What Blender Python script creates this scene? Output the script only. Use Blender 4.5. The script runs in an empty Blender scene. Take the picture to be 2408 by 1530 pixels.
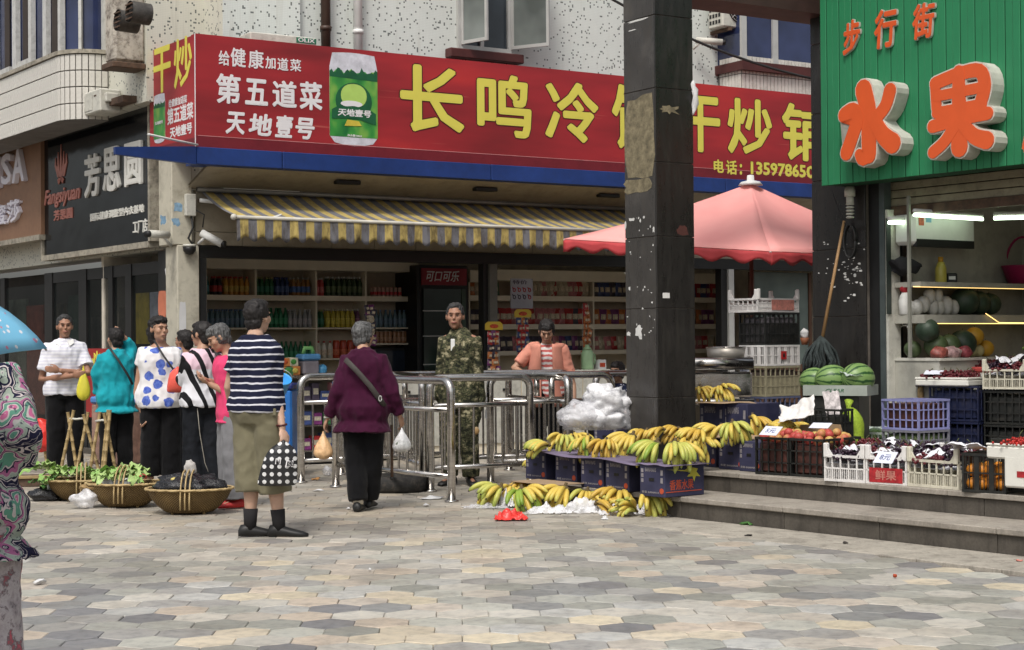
import bpy, math, random
from mathutils import Vector, Matrix, noise as mnoise
random.seed(11)
RNG = random.Random(5)
C = bpy.context.scene
COL = C.collection
PI = math.pi

# ---------------------------------------------------------------- camera
F, CX, CY, EYE = 3890.0, 1204.0, 765.0, 1.34
pitch = math.atan(40 / F)
roll = math.radians(0.45)
RC = Matrix.Rotation(math.radians(90) + pitch, 3, 'X') @ Matrix.Rotation(-roll, 3, 'Z')
cd = bpy.data.cameras.new('camera')
cam = bpy.data.objects.new('camera', cd)
COL.objects.link(cam)
cd.sensor_width = 36
cd.lens = F / 2408 * 36
cd.clip_start = 0.05
cd.clip_end = 2000
cam.matrix_world = Matrix.Translation((0, 0, EYE)) @ RC.to_4x4()
C.camera = cam

# ---------------------------------------------------------------- sky, sun, exposure
SUN_EL, SUN_AZ = math.radians(56), math.radians(196)      # azimuth clockwise from +Y
w = bpy.data.worlds.new("World")
C.world = w
w.use_nodes = True
nt = w.node_tree
bg = nt.nodes['Background']
sky = nt.nodes.new('ShaderNodeTexSky')
sky.sky_type = 'NISHITA'
sky.sun_disc = False
sky.sun_elevation = SUN_EL
sky.sun_rotation = SUN_AZ
sky.air_density = 1.2
sky.dust_density = 5.0
sky.ozone_density = 1.0
hs = nt.nodes.new('ShaderNodeHueSaturation')
hs.inputs['Saturation'].default_value = 0.35
nt.links.new(sky.outputs[0], hs.inputs['Color'])
nt.links.new(hs.outputs[0], bg.inputs['Color'])
bg.inputs['Strength'].default_value = 0.10
sd = bpy.data.lights.new('sun', 'SUN')
sd.energy = 1.5
sd.angle = math.radians(14)
sd.color = (1.0, 0.955, 0.89)
sun = bpy.data.objects.new('sun', sd)
COL.objects.link(sun)
sdir = Vector((math.sin(SUN_AZ) * math.cos(SUN_EL), math.cos(SUN_AZ) * math.cos(SUN_EL), math.sin(SUN_EL)))
sun.rotation_euler = sdir.to_track_quat('Z', 'Y').to_euler()
sun.location = sdir * 30
C.view_settings.view_transform = 'Standard'
C.view_settings.look = 'None'
C.view_settings.exposure = 0.5
C.view_settings.gamma = 1.0
C.view_settings.use_curve_mapping = False
C.cycles.max_bounces = 8
C.cycles.diffuse_bounces = 6
C.cycles.glossy_bounces = 3
C.cycles.transparent_max_bounces = 8
C.cycles.caustics_reflective = False
C.cycles.caustics_refractive = False

# ---------------------------------------------------------------- geometry of the place
def ray(u, v):
 return RC @ Vector(((u - CX) / F, -(v - CY) / F, -1))
def G(u, v, z=0.0):                      # the spot at height z seen at u, v
 d = ray(u, v)
 t = (z - EYE) / d.z
 return Vector((d.x * t, d.y * t, z))
def D(u, v, Y):                          # the spot Y metres away
 d = ray(u, v)
 t = Y / d.y
 return Vector((d.x * t, Y, EYE + d.z * t))
class Frame:
 """a vertical wall plane: x along it, y into the building, z up"""
 def __init__(s, ox, oy, ang, oz=0):
  s.o = Vector((ox, oy, oz)); s.a = ang
  s.ex = Vector((math.cos(ang), math.sin(ang), 0)); s.ey = Vector((-math.sin(ang), math.cos(ang), 0))
 def pt(s, u, v, y=0.0):              # local x, z of the spot seen at u, v on the plane y
  d = ray(u, v); c = Vector((0, 0, EYE))
  t = (y - (c - s.o).dot(s.ey)) / d.dot(s.ey)
  p = c + d * t - s.o
  return (p.dot(s.ex), p.z)
 def w(s, x, y, z=0):
  return s.o + s.ex * x + s.ey * y + Vector((0, 0, z))
 def loc(s, p):
  q = Vector(p) - s.o
  return (q.dot(s.ex), q.dot(s.ey), q.z)
FA = Frame(-3.53, 17.98, math.atan2(.54, .841))            # snack shop front
FL = Frame(-3.53, 17.98, math.atan2(-.8192, .5736))        # side street front
FG = Frame(2.82, 15.5, math.atan2(-.809, .588))            # fruit shop front
SA = math.radians(-52.4)                                   # direction of the steps

# ---------------------------------------------------------------- mesh builder
class MB:
 def __init__(s): s.v = []; s.f = []; s.m = []; s.sm = []
 def add(s, vs, fs, mi=0, smooth=False, M=None):
  b = len(s.v)
  s.v += [tuple(M @ Vector(p)) for p in vs] if M is not None else [tuple(p) for p in vs]
  s.f += [tuple(i + b for i in f) for f in fs]
  s.m += [mi] * len(fs); s.sm += [smooth] * len(fs)
  return s
 def box(s, x0, x1, y0, y1, z0, z1, mi=0, M=None):
  v = [(x0, y0, z0), (x1, y0, z0), (x1, y1, z0), (x0, y1, z0), (x0, y0, z1), (x1, y0, z1), (x1, y1, z1), (x0, y1, z1)]
  return s.add(v, [(0, 3, 2, 1), (4, 5, 6, 7), (0, 1, 5, 4), (1, 2, 6, 5), (2, 3, 7, 6), (3, 0, 4, 7)], mi, False, M)
 def bbox(s, x0, x1, y0, y1, z0, z1, b=.01, mi=0, M=None):   # bevelled box
  v = [];
  for sx, X0 in ((-1, x0), (1, x1)):
   for sy, Y0 in ((-1, y0), (1, y1)):
    for sz, Z0 in ((-1, z0), (1, z1)):
     v += [(X0 - sx * b, Y0 - sy * b, Z0), (X0 - sx * b, Y0, Z0 - sz * b), (X0, Y0 - sy * b, Z0 - sz * b)]
  c = lambda sx, sy, sz: 3 * (4 * sx + 2 * sy + sz)
  f = []
  for k in (0, 1):
   a = [c(0, 0, k), c(1, 0, k), c(1, 1, k), c(0, 1, k)]; f.append(tuple(a if k else a[::-1]))
   a = [c(0, k, 0) + 1, c(1, k, 0) + 1, c(1, k, 1) + 1, c(0, k, 1) + 1]; f.append(tuple(a[::-1] if k else a))
   a = [c(k, 0, 0) + 2, c(k, 1, 0) + 2, c(k, 1, 1) + 2, c(k, 0, 1) + 2]; f.append(tuple(a if k else a[::-1]))
   for j in (0, 1):
    f.append((c(0, k, j), c(1, k, j), c(1, k, j) + 1, c(0, k, j) + 1))
    f.append((c(k, 0, j), c(k, 1, j), c(k, 1, j) + 2, c(k, 0, j) + 2))
    f.append((c(k, j, 0) + 1, c(k, j, 1) + 1, c(k, j, 1) + 2, c(k, j, 0) + 2))
    for l in (0, 1): f.append((c(k, j, l), c(k, j, l) + 1, c(k, j, l) + 2))
  return s.add(v, f, mi, False, M)
 def loft(s, rings, caps=True, mi=0, smooth=True, M=None, closed=True):
  n = len(rings[0]); v = [p for r in rings for p in r]; f = []
  for i in range(len(rings) - 1):
   for j in range(n if closed else n - 1):
    k = (j + 1) % n
    f.append((i * n + j, i * n + k, (i + 1) * n + k, (i + 1) * n + j))
  if caps and closed:
   f.append(tuple(range(n))[::-1]); f.append(tuple((len(rings) - 1) * n + j for j in range(n)))
  return s.add(v, f, mi, smooth, M)
 def tube(s, pts, r, n=8, caps=True, mi=0, M=None, smooth=True, flat=1.0, up=(0, 0, 1)):
  pts = [Vector(p) for p in pts]; N = len(pts)
  rs = r if isinstance(r, (list, tuple)) else [r] * N
  rings = []; prev = None
  for i, p in enumerate(pts):
   t = (pts[min(i + 1, N - 1)] - pts[max(i - 1, 0)]).normalized()
   if prev is None:
    a = Vector(up)
    if abs(a.dot(t)) > .95: a = Vector((1, 0, 0))
    x = t.cross(a).normalized()
   else:
    x = (prev - t * prev.dot(t)).normalized()
   y = t.cross(x); prev = x
   rings.append([p + (x * math.cos(2 * PI * k / n) + y * flat * math.sin(2 * PI * k / n)) * rs[i] for k in range(n)])
  return s.loft(rings, caps, mi, smooth, M)
 def lathe(s, prof, n=16, mi=0, M=None, smooth=True, caps=True):
  rings = [[(r * math.cos(2 * PI * k / n), r * math.sin(2 * PI * k / n), z) for k in range(n)] for r, z in prof]
  return s.loft(rings, caps, mi, smooth, M)
 def ell(s, c, r, mi=0, nu=12, nv=8, M=None, smooth=True):
  R = r if isinstance(r, (tuple, list)) else (r, r, r)
  v = []; f = []
  for i in range(1, nv):
   th = PI * i / nv
   for j in range(nu):
    ph = 2 * PI * j / nu
    v.append((c[0] + R[0] * math.sin(th) * math.cos(ph), c[1] + R[1] * math.sin(th) * math.sin(ph), c[2] + R[2] * math.cos(th)))
  t = len(v); v += [(c[0], c[1], c[2] + R[2]), (c[0], c[1], c[2] - R[2])]
  for j in range(nu):
   k = (j + 1) % nu
   f.append((t, j, k))
   for i in range(nv - 2): f.append((i * nu + j, (i + 1) * nu + j, (i + 1) * nu + k, i * nu + k))
   f.append(((nv - 2) * nu + j, t + 1, (nv - 2) * nu + k))
  return s.add(v, f, mi, smooth, M)
 def prism(s, poly, y0, y1, mi=0, M=None):           # polygon in x,z swept along y
  n = len(poly)
  v = [(x, y0, z) for x, z in poly] + [(x, y1, z) for x, z in poly]
  f = [tuple(range(n)), tuple(range(2 * n - 1, n - 1, -1))] + [(j, n + j, n + (j + 1) % n, (j + 1) % n) for j in range(n)]
  return s.add(v, f, mi, False, M)
 def grid(s, fn, nu, nv, mi=0, smooth=True, M=None):   # fn(a,b), a,b in 0..1
  v = [fn(i / nu, j / nv) for j in range(nv + 1) for i in range(nu + 1)]
  f = [(j * (nu + 1) + i, j * (nu + 1) + i + 1, (j + 1) * (nu + 1) + i + 1, (j + 1) * (nu + 1) + i) for j in range(nv) for i in range(nu)]
  return s.add(v, f, mi, smooth, M)
 def mesh(s, name='mesh', mats=()):
  me = bpy.data.meshes.new(name)
  me.from_pydata(s.v, [], s.f)
  me.polygons.foreach_set('material_index', s.m)
  me.polygons.foreach_set('use_smooth', s.sm)
  for m in (mats if isinstance(mats, (list, tuple)) else [mats]): me.materials.append(m)
  me.update()
  return me
 def jit(s, amp, sc=6.0, seed=0.0):
  out = []
  for p in s.v:
   q = Vector(p) * sc + Vector((seed, seed * .7, -seed))
   d = mnoise.noise_vector(q)
   out.append((p[0] + d.x * amp, p[1] + d.y * amp, p[2] + d.z * amp))
  s.v = out
  return s
 def build(s, name, mats, parent=None, loc=None, rot=None, label=None):
  return obj(name, s.mesh(name, mats), parent, loc, rot, label)

def obj(name, me, parent=None, loc=None, rot=None, label=None):
 o = bpy.data.objects.new(name, me); COL.objects.link(o)
 if parent is not None: o.parent = parent
 if loc is not None: o.location = loc
 if rot is not None: o.rotation_euler = rot if isinstance(rot, (tuple, list)) else (0, 0, rot)
 if label: o['label'] = label
 return o
def tag(o, label, cat, group=None):
 o['label'] = label; o['category'] = cat
 if group: o['group'] = group
 return o
def thing(name, label, cat, loc=(0, 0, 0), rot=0, group=None):
 o = obj(name, None, None, loc, rot)
 o.empty_display_size = .1
 return tag(o, label, cat, group)
def at(fr, name, label, cat, x=0, y=0, z=0, rot=0, group=None):       # a thing standing in a wall frame
 return thing(name, label, cat, fr.w(x, y, z), fr.a + rot, group)
def struct(o, kind='structure'):
 o['kind'] = kind; return o
def kids(o): return [c for c in COL.objects if c.parent == o]
def copy_tree(o, kin, loc=None, rot=None, label=None, scale=None):    # kin: list of (child, parent_index) flattened
 r = o.copy(); COL.objects.link(r)
 if loc is not None: r.location = loc
 if rot is not None: r.rotation_euler = rot if isinstance(rot, (tuple, list)) else (0, 0, rot)
 if label: r['label'] = label
 if scale: r.scale = (scale,) * 3
 for c in kin:
  d = c.copy(); COL.objects.link(d); d.parent = r
 return r
def T(x=0, y=0, z=0): return Matrix.Translation((x, y, z))
def RZ(a): return Matrix.Rotation(a, 4, 'Z')
def RX(a): return Matrix.Rotation(a, 4, 'X')
def RY(a): return Matrix.Rotation(a, 4, 'Y')
def SC(x, y, z): return Matrix.Diagonal((x, y, z, 1))

# ---------------------------------------------------------------- materials
def hexc(h, k=1.0):
 c = []
 for i in (0, 2, 4):
  x = int(h[i:i + 2], 16) / 255
  c.append((x / 12.92 if x < .04045 else ((x + .055) / 1.055) ** 2.4) * k)
 return tuple(c)
MATS = {}
class NT:
 def __init__(s, m): s.t = m.node_tree; s.n = s.t.nodes; s.l = s.t.links; s.b = s.n['Principled BSDF']
 def new(s, typ, **kw):
  n = s.n.new('ShaderNode' + typ)
  for k, v in kw.items(): setattr(n, k, v)
  return n
 def link(s, a, b): s.l.new(a, b)
 def val(s, n, i, x):
  if hasattr(x, 'is_linked') or isinstance(x, bpy.types.NodeSocket): s.l.new(x, n.inputs[i])
  else: n.inputs[i].default_value = x
 def math(s, op, a, b=None, clamp=False):
  n = s.new('Math', operation=op, use_clamp=clamp); s.val(n, 0, a)
  if b is not None: s.val(n, 1, b)
  return n.outputs[0]
 def noise(s, vec, scale, detail=3, rough=.55, out=0):
  n = s.new('TexNoise'); s.val(n, 'Scale', scale); s.val(n, 'Detail', detail); s.val(n, 'Roughness', rough)
  if vec is not None: s.link(vec, n.inputs['Vector'])
  return n.outputs[out]
 def ramp(s, fac, stops, interp='LINEAR'):
  n = s.new('ValToRGB'); r = n.color_ramp; r.interpolation = interp
  while len(r.elements) < len(stops): r.elements.new(.5)
  for e, (p, c) in zip(r.elements, stops):
   e.position = p; e.color = (*c, 1) if len(c) == 3 else c
  s.link(fac, n.inputs[0]); return n.outputs[0]
 def mix(s, fac, a, b, blend='MIX'):
  n = s.new('Mix', data_type='RGBA', blend_type=blend)
  s.val(n, 0, fac)
  for i, x in ((6, a), (7, b)):
   if isinstance(x, bpy.types.NodeSocket): s.l.new(x, n.inputs[i])
   else: n.inputs[i].default_value = (*x, 1)
  return n.outputs[2]
 def coord(s, which='Object'):
  return s.new('TexCoord').outputs[which]
 def mapping(s, vec, scale=(1, 1, 1), loc=(0, 0, 0), rot=(0, 0, 0)):
  n = s.new('Mapping'); s.link(vec, n.inputs[0])
  n.inputs['Scale'].default_value = scale; n.inputs['Location'].default_value = loc; n.inputs['Rotation'].default_value = rot
  return n.outputs[0]
 def sep(s, vec):
  n = s.new('SeparateXYZ'); s.link(vec, n.inputs[0]); return n.outputs
 def bump(s, h, strength=.3, dist=.01):
  n = s.new('Bump'); n.inputs['Strength'].default_value = strength; n.inputs['Distance'].default_value = dist
  s.link(h, n.inputs['Height']); s.link(n.outputs[0], s.b.inputs['Normal'])
 def color(s, c): s.val(s.b, 'Base Color', c if isinstance(c, bpy.types.NodeSocket) else (*c, 1))
def newmat(name, rough=.6, metal=0.0, spec=.5):
 m = bpy.data.materials.new(name); m.use_nodes = True
 n = NT(m); n.b.inputs['Roughness'].default_value = rough; n.b.inputs['Metallic'].default_value = metal
 n.b.inputs['Specular IOR Level'].default_value = spec
 return m, n
def mat(name, c, rough=.6, metal=0.0, var=.18, sc=5.0, bump=0.0, bsc=30.0, spec=.4, dirt=0.0, dirtc=(.05, .045, .035), alpha=1.0, trans=0.0, sheen=0):
 """plain material with uneven tone, optional dirt patches and fine relief"""
 if name in MATS: return MATS[name]
 if isinstance(c, str): c = hexc(c)
 m, n = newmat(name, rough, metal, spec)
 v = n.coord()
 f = n.noise(v, sc, 4, .6)
 lo = tuple(x * (1 - var) for x in c); hi = tuple(min(1, x * (1 + var)) for x in c)
 col = n.ramp(f, [(.3, lo), (.7, hi)])
 if dirt > 0:
  d = n.noise(v, sc * 2.3 + .7, 6, .7)
  k = n.ramp(d, [(.48, (0, 0, 0)), (.68, (dirt,) * 3)])
  col = n.mix(k, col, dirtc)
 n.color(col)
 if bump > 0: n.bump(n.noise(v, bsc, 3, .6), bump, .01)
 if alpha < 1: n.b.inputs['Alpha'].default_value = alpha
 if trans > 0: n.b.inputs['Transmission Weight'].default_value = trans
 if sheen: n.b.inputs['Sheen Weight'].default_value = sheen * .3
 MATS[name] = m
 return m
def emis(name, c, s):
 m, n = newmat(name); n.color(c); n.b.inputs['Emission Color'].default_value = (*c, 1); n.b.inputs['Emission Strength'].default_value = s
 MATS[name] = m; return m

# ---------------------------------------------------------------- lettering
_tc = {}
def glyphs(text, bold=0.0, depth=0.0, shear=0.0, res=3):
 key = (text, bold, depth, shear)
 if key in _tc: return _tc[key]
 cu = bpy.data.curves.new('t', 'FONT'); cu.body = text; cu.size = 1; cu.offset = bold; cu.extrude = depth / 2
 cu.resolution_u = res; cu.shear = shear
 o = bpy.data.objects.new('t', cu); COL.objects.link(o)
 dg = bpy.context.evaluated_depsgraph_get()
 me = bpy.data.meshes.new_from_object(o.evaluated_get(dg))
 vs = [tuple(v.co) for v in me.vertices]; fs = [tuple(p.vertices) for p in me.polygons]
 bpy.data.objects.remove(o); bpy.data.curves.remove(cu); bpy.data.meshes.remove(me)
 _tc[key] = (vs, fs)
 return vs, fs
def letter(text, x0, x1, z0, z1, y, bold=0.0, depth=.004, shear=0.0, fit=None, skew=0.0):
 """a mesh of text filling x0..x1, z0..z1, back at y, front at y-depth; bold: stroke growth in em; fit: growth that the box refers to"""
 vs, fs = glyphs(text, 0.0, 1.0, shear, 2)
 if not vs: return MB()
 q = bold if fit is None else fit
 ax, bx = min(v[0] for v in vs) - q, max(v[0] for v in vs) + q; az, bz = min(v[1] for v in vs) - q, max(v[1] for v in vs) + q
 sx = (x1 - x0) / (bx - ax); sz = (z1 - z0) / (bz - az)
 mb = MB()
 dirs = [(0, 0)] + ([(math.cos(k * PI / 4 + .2), math.sin(k * PI / 4 + .2)) for k in range(8)] if bold > 0 else [])
 for k, (dx, dy) in enumerate(dirs):
  e = min(.0003, depth * .03) * k
  out = [(x0 + (v[0] + dx * bold - ax) * sx, y - (v[2] + .5) * (depth - e) , z0 + (v[1] + dy * bold - az) * sz + skew * (v[0] - ax) * sx) for v in vs]
  mb.add(out, fs)
 return mb
def px_letter(fr, text, u0, v0, u1, v1, y, mats, parent, name='lettering', bold=.0, depth=.004, outline=None, shear=0.0, label=None, skew=0.0):
 """lettering whose box has its left-top near u0,v0 and right-bottom near u1,v1 on the plane y of a frame"""
 x0, za = fr.pt(u0, v0, y); x1, zb = fr.pt(u1, v1, y)
 z1, z0 = za, zb
 mb = letter(text, x0, x1, z0, z1, y, bold, depth, shear, skew=skew)
 ms = [mats] if not isinstance(mats, list) else mats
 if outline:
  k = letter(text, x0, x1, z0, z1, y + depth * .25, bold + outline, depth * .5, shear, fit=bold, skew=skew)
  b = len(mb.v); mb.v += k.v; mb.f += [tuple(i + b for i in f) for f in k.f]; mb.m += [1] * len(k.f); mb.sm += k.sm
 return mb.build(name, ms, parent, label=label)
# ================================================================= THE SETTING
# ---- ground: a sheet, hexagonal pavers on it
m_joint = mat('paver_joint', (.15, .13, .11), .9, var=.3, sc=9)
MBg = MB()
MBg.add([(-400, -60, -.022), (400, -60, -.022), (400, 700, -.022), (-400, 700, -.022)], [(0, 1, 2, 3)])
ground = MBg.build('ground', m_joint)
struct(ground)
def paver_mat(name, use_obj):
 m, n = newmat(name, .62, 0, .35)
 if use_obj: base = n.new('ObjectInfo').outputs['Color']
 else: base = n.new('VertexColor', layer_name='tint').outputs['Color']
 g = n.new('NewGeometry').outputs['Position']
 f = n.noise(g, 14, 5, .65)
 c = n.mix(.75, base, n.ramp(f, [(.25, (.52, .52, .54)), (.5, (1, 1, 1)), (.8, (1.25, 1.2, 1.12))]), 'MULTIPLY')
 f3 = n.noise(n.mapping(g, (1, 1, 1), rot=(0, 0, .5)), .55, 4, .6)
 c = n.mix(.6, c, n.ramp(f3, [(.34, (.62, .59, .54)), (.62, (1.04, 1.04, 1.04))]), 'MULTIPLY')
 f2 = n.noise(g, 3.1, 6, .75)
 c = n.mix(n.ramp(f2, [(.50, (0, 0, 0)), (.74, (.6, .6, .6))]), c, (.16, .14, .12))
 n.color(c)
 n.bump(n.noise(g, 60, 4, .7), .25, .004)
 return m
PM1, PM2 = paver_mat('paver_stone', True), paver_mat('paver_stone_far', False)
PAL = [(.56, .55, .52), (.60, .58, .54), (.53, .54, .54), (.62, .56, .46), (.58, .51, .44), (.50, .51, .48), (.42, .43, .41), (.38, .38, .38), (.29, .30, .31), (.235, .24, .26), (.58, .53, .48), (.66, .60, .48), (.34, .35, .33), (.50, .47, .43)]
PW = [10, 8, 8, 4, 6, 8, 9, 6, 5, 3, 7, 3, 6, 9]
def hexmesh(sx, seed):
 r = random.Random(seed)
 b = .004; pts = []
 s_ = .1485 - .0014
 for k in range(6):
  a = PI / 6 + k * PI / 3
  pts.append((s_ * math.cos(a) + r.uniform(-.0015, .0015), s_ * math.sin(a) + r.uniform(-.0015, .0015)))
 v = [(x * (1 - .03), y * (1 - .03), 0) for x, y in pts] + [(x, y, -b) for x, y in pts] + [(x, y, -.03) for x, y in pts]
 f = [tuple(range(6))] + [(6 + j, 6 + (j + 1) % 6, (j + 1) % 6, j) for j in range(6)] + [(12 + j, 12 + (j + 1) % 6, 6 + (j + 1) % 6, 6 + j) for j in range(6)]
 return v, f
HEXM = []
for k in range(4):
 b_ = MB(); b_.add(*hexmesh(0, k)); HEXM.append(b_)
HEXME = [b_.mesh('paver', PM1) for b_ in HEXM]
P_A = G(1690, 1226); P_B = G(2408, 1322)         # edge of the stone border strip before the steps
sdv = (P_B - P_A).normalized()
snv = Vector((sdv.y, -sdv.x, 0))
if snv.y > 0: snv = -snv
strip_w = .62
def in_pavers(x, y):
 p = Vector((x, y, 0)) - P_A
 return p.dot(snv) > strip_w - .1 or p.dot(sdv) < -.35
rot = math.radians(1.8); cr, sr = math.cos(rot), math.sin(rot)
cells = []
W_, H_ = .257, .297 * .75
for j in range(-12, 100):
 for i in range(-52, 34):
  x = (i + (.5 if j % 2 else 0)) * W_; y = 6.4 + j * H_
  X, Y = x * cr - y * sr, x * sr + y * cr
  if not in_pavers(X, Y) or Y < 4.2 or Y > 26: continue
  if abs(X) > .40 * Y + .5: continue
  cells.append((Y, X))
cells.sort()
def inview(X, Y):
 return abs(X) < .318 * Y + .1 and 7.25 < Y
vis = [c for c in cells if inview(c[1], c[0])]
near = set(vis[:300])
far = MB(); cols = []
for (Y, X) in cells:
 r = random.Random(int(X * 977) * 31 + int(Y * 1013))
 c = list(r.choices(PAL, PW)[0])
 nz = mnoise.noise(Vector((X * .7, Y * .7, 3)))
 if nz > .1 and r.random() < .6: c = list(r.choices(PAL[6:10] + [PAL[12]])[0])
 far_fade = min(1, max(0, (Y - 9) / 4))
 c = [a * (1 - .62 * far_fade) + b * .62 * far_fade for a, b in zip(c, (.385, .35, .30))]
 k = r.uniform(.84, 1.0); c = [c[0] * k * .96, c[1] * k * .94, c[2] * k * .90]
 tx, ty = r.gauss(0, .006), r.gauss(0, .006); dz = r.uniform(-.003, .003)
 if r.random() < .035: ty = r.uniform(.02, .04) * r.choice((-1, 1)); dz = .002
 if (Y, X) in near:
  o = obj('paver', HEXME[r.randrange(4)], ground, (X, Y, dz), (tx, ty, rot + r.choice((0, PI / 3, PI))))
  o.color = (*c, 1)
 else:
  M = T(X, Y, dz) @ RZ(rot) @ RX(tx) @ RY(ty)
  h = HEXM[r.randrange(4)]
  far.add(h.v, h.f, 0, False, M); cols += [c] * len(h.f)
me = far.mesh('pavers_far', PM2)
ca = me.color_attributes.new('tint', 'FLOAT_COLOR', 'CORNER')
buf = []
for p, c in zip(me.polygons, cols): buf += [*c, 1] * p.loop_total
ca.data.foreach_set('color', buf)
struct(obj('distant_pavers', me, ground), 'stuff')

# ---- stone border strip and steps
def stone(name, c, dirt=.7):
 m, n = newmat(name, .7, 0, .3)
 g = n.new('NewGeometry').outputs['Position']
 f = n.noise(g, 3.0, 6, .7)
 c1 = n.ramp(f, [(.25, tuple(x * .6 for x in c)), (.5, c), (.75, tuple(x * 1.25 for x in c))])
 st = n.noise(n.mapping(g, (7, 7, .9)), 1.4, 5, .7)
 c1 = n.mix(n.ramp(st, [(.5, (0, 0, 0)), (.7, (dirt,) * 3)]), c1, (.035, .03, .026))
 sp = n.noise(g, 55, 2, .8)
 c1 = n.mix(.5, c1, n.ramp(sp, [(.35, (.75, .75, .75)), (.65, (1.2, 1.2, 1.2))]), 'MULTIPLY')
 n.color(c1); n.bump(f, .3, .01)
 return m
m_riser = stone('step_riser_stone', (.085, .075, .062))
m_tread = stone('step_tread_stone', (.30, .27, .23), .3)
m_strip = stone('border_strip_stone', (.36, .33, .28), .45)
sang = math.atan2(sdv.y, sdv.x)
Q = G(1575, 1215); Q2 = G(2408, 1309)
SDIR = (Q2 - Q).normalized(); SANG = math.atan2(SDIR.y, SDIR.x)
FS = Frame(Q.x, Q.y, SANG)               # x along the steps toward the right, y inward
steps = obj('stone_steps', None, None, FS.o, FS.a); struct(steps)
LX0, LX1 = -1.75, 6.5
bs = FS.pt(2055, 1214, 0); STEP1 = .16
TREAD = FS.loc(G(2055, 1191, STEP1))[1]; STEP2 = .315
mbm = MB(); mbm.box(LX0, LX1, .03, TREAD + .1, -.02, STEP1 - .04); mbm.box(LX0 + .15, LX1, TREAD + .03, 8, -.02, STEP2 - .035)
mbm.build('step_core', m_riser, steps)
x = LX0
rr = random.Random(3)
k = 0
while x < LX1:                             # riser slabs and tread slabs, one by one
 L = rr.uniform(.85, 1.15)
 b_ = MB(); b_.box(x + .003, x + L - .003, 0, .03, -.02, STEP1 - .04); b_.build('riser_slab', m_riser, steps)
 b_ = MB(); b_.bbox(x + .002, x + L - .002, -.022, TREAD + .028, STEP1 - .04, STEP1 + rr.uniform(0, .002), .006); b_.build('tread_slab', m_tread, steps)
 x += L
x = LX0 + .15
while x < LX1:
 L = rr.uniform(.85, 1.2)
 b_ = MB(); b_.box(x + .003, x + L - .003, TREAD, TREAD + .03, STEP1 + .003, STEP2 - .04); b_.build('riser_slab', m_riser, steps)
 x += L
x = LX0 + .15;
for row, (ya, yb) in enumerate(((TREAD - .02, TREAD + .40), (TREAD + .404, TREAD + 1.2), (TREAD + 1.204, TREAD + 2.0), (TREAD + 2.004, TREAD + 2.8), (TREAD + 2.804, 6))):
 x = LX0 + .15 - row * .2 + .4 * (row > 0)
 while x < LX1:
  L = rr.uniform(.8, 1.0)
  b_ = MB(); b_.bbox(x + .002, x + L - .002, ya, yb, STEP2 - .035, STEP2 + rr.uniform(0, .0015), .004); b_.build('platform_slab', m_tread, steps)
  x += L
PZ = STEP2
def PG(u, v): return G(u, v, PZ)         # a spot on the platform
x = -.6; j = 0
while x < 6:
 L = rr.uniform(.55, .75)
 for yy in (0, 1):
  y0 = -.30 * yy - .01
  b_ = MB(); b_.bbox(x + .003 + yy * .2, x + L - .003 + yy * .2, y0 - .295, y0, -.03, .001 + rr.uniform(0, .003), .004)
  b_.build('border_slab', m_strip, ground).matrix_local = Matrix.Translation(FS.o) @ RZ(FS.a)
 x += L

# ================================================================= SNACK SHOP BUILDING (front A)
def mosaic(name, base, dens=.062, warm=0.0):
 m, n = newmat(name, .35, 0, .5)
 v = n.coord()
 s = n.sep(v)
 t = .0195
 comb = n.new('CombineXYZ');
 sx = n.math('ADD', s[0], n.math('MULTIPLY', s[1], 1.0))
 n.link(n.math('FLOOR', n.math('DIVIDE', sx, t)), comb.inputs[0]); n.link(n.math('FLOOR', n.math('DIVIDE', s[2], t)), comb.inputs[1])
 wn = n.new('TexWhiteNoise'); n.link(comb.outputs[0], wn.inputs[0])
 dark = n.math('GREATER_THAN', wn.outputs['Value'], 1 - dens)
 big = n.noise(v, 1.1, 5, .65)
 c = n.ramp(big, [(.25, tuple(x * .86 for x in base)), (.6, base)])
 st = n.noise(n.mapping(v, (5, 5, .5)), 1.5, 5, .7)
 c = n.mix(n.ramp(st, [(.55, (0, 0, 0)), (.8, (.35 + warm,) * 3)]), c, (.32, .28, .20))
 c = n.mix(n.math('MULTIPLY', dark, .88), c, (.06, .075, .07))
 gx = n.math('LESS_THAN', n.math('FRACT', n.math('DIVIDE', sx, t)), .12); gz = n.math('LESS_THAN', n.math('FRACT', n.math('DIVIDE', s[2], t)), .12)
 c = n.mix(n.math('MULTIPLY', n.math('MAXIMUM', gx, gz), .35), c, (.35, .36, .34))
 n.color(c)
 return m
m_mos = mosaic('mosaic_tile', (.72, .76, .72)); m_mosw = mosaic('mosaic_tile_weathered', (.66, .65, .56), .07, .2)
m_cream = mat('cream_plaster', (.42, .385, .30), .75, var=.12, sc=1.6, dirt=.35, dirtc=(.12, .10, .07), bump=.15)
m_creamp = mat('cream_panel', (.34, .30, .23), .6, var=.12, sc=2.4, dirt=.3, dirtc=(.1, .08, .06))
m_black = mat('black_metal', (.012, .012, .012), .45, var=.3, sc=3)
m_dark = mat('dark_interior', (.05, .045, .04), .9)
m_pipe_b = mat('brown_pipe', (.06, .035, .025), .5)
m_pipe_w = mat('white_pipe', (.74, .74, .72), .4, var=.06)
m_alu = mat('aluminium_frame', (.52, .52, .50), .4, .3, var=.1)
m_cable = mat('black_cable', (.02, .02, .02), .6)
m_white = mat('white_plastic', (.68, .68, .66), .45, var=.07)
m_ivory = mat('ivory_plastic', (.55, .54, .48), .5, var=.1, dirt=.3)
m_rust = mat('rusty_metal', (.10, .06, .04), .8, var=.4, sc=12, dirt=.5)
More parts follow.
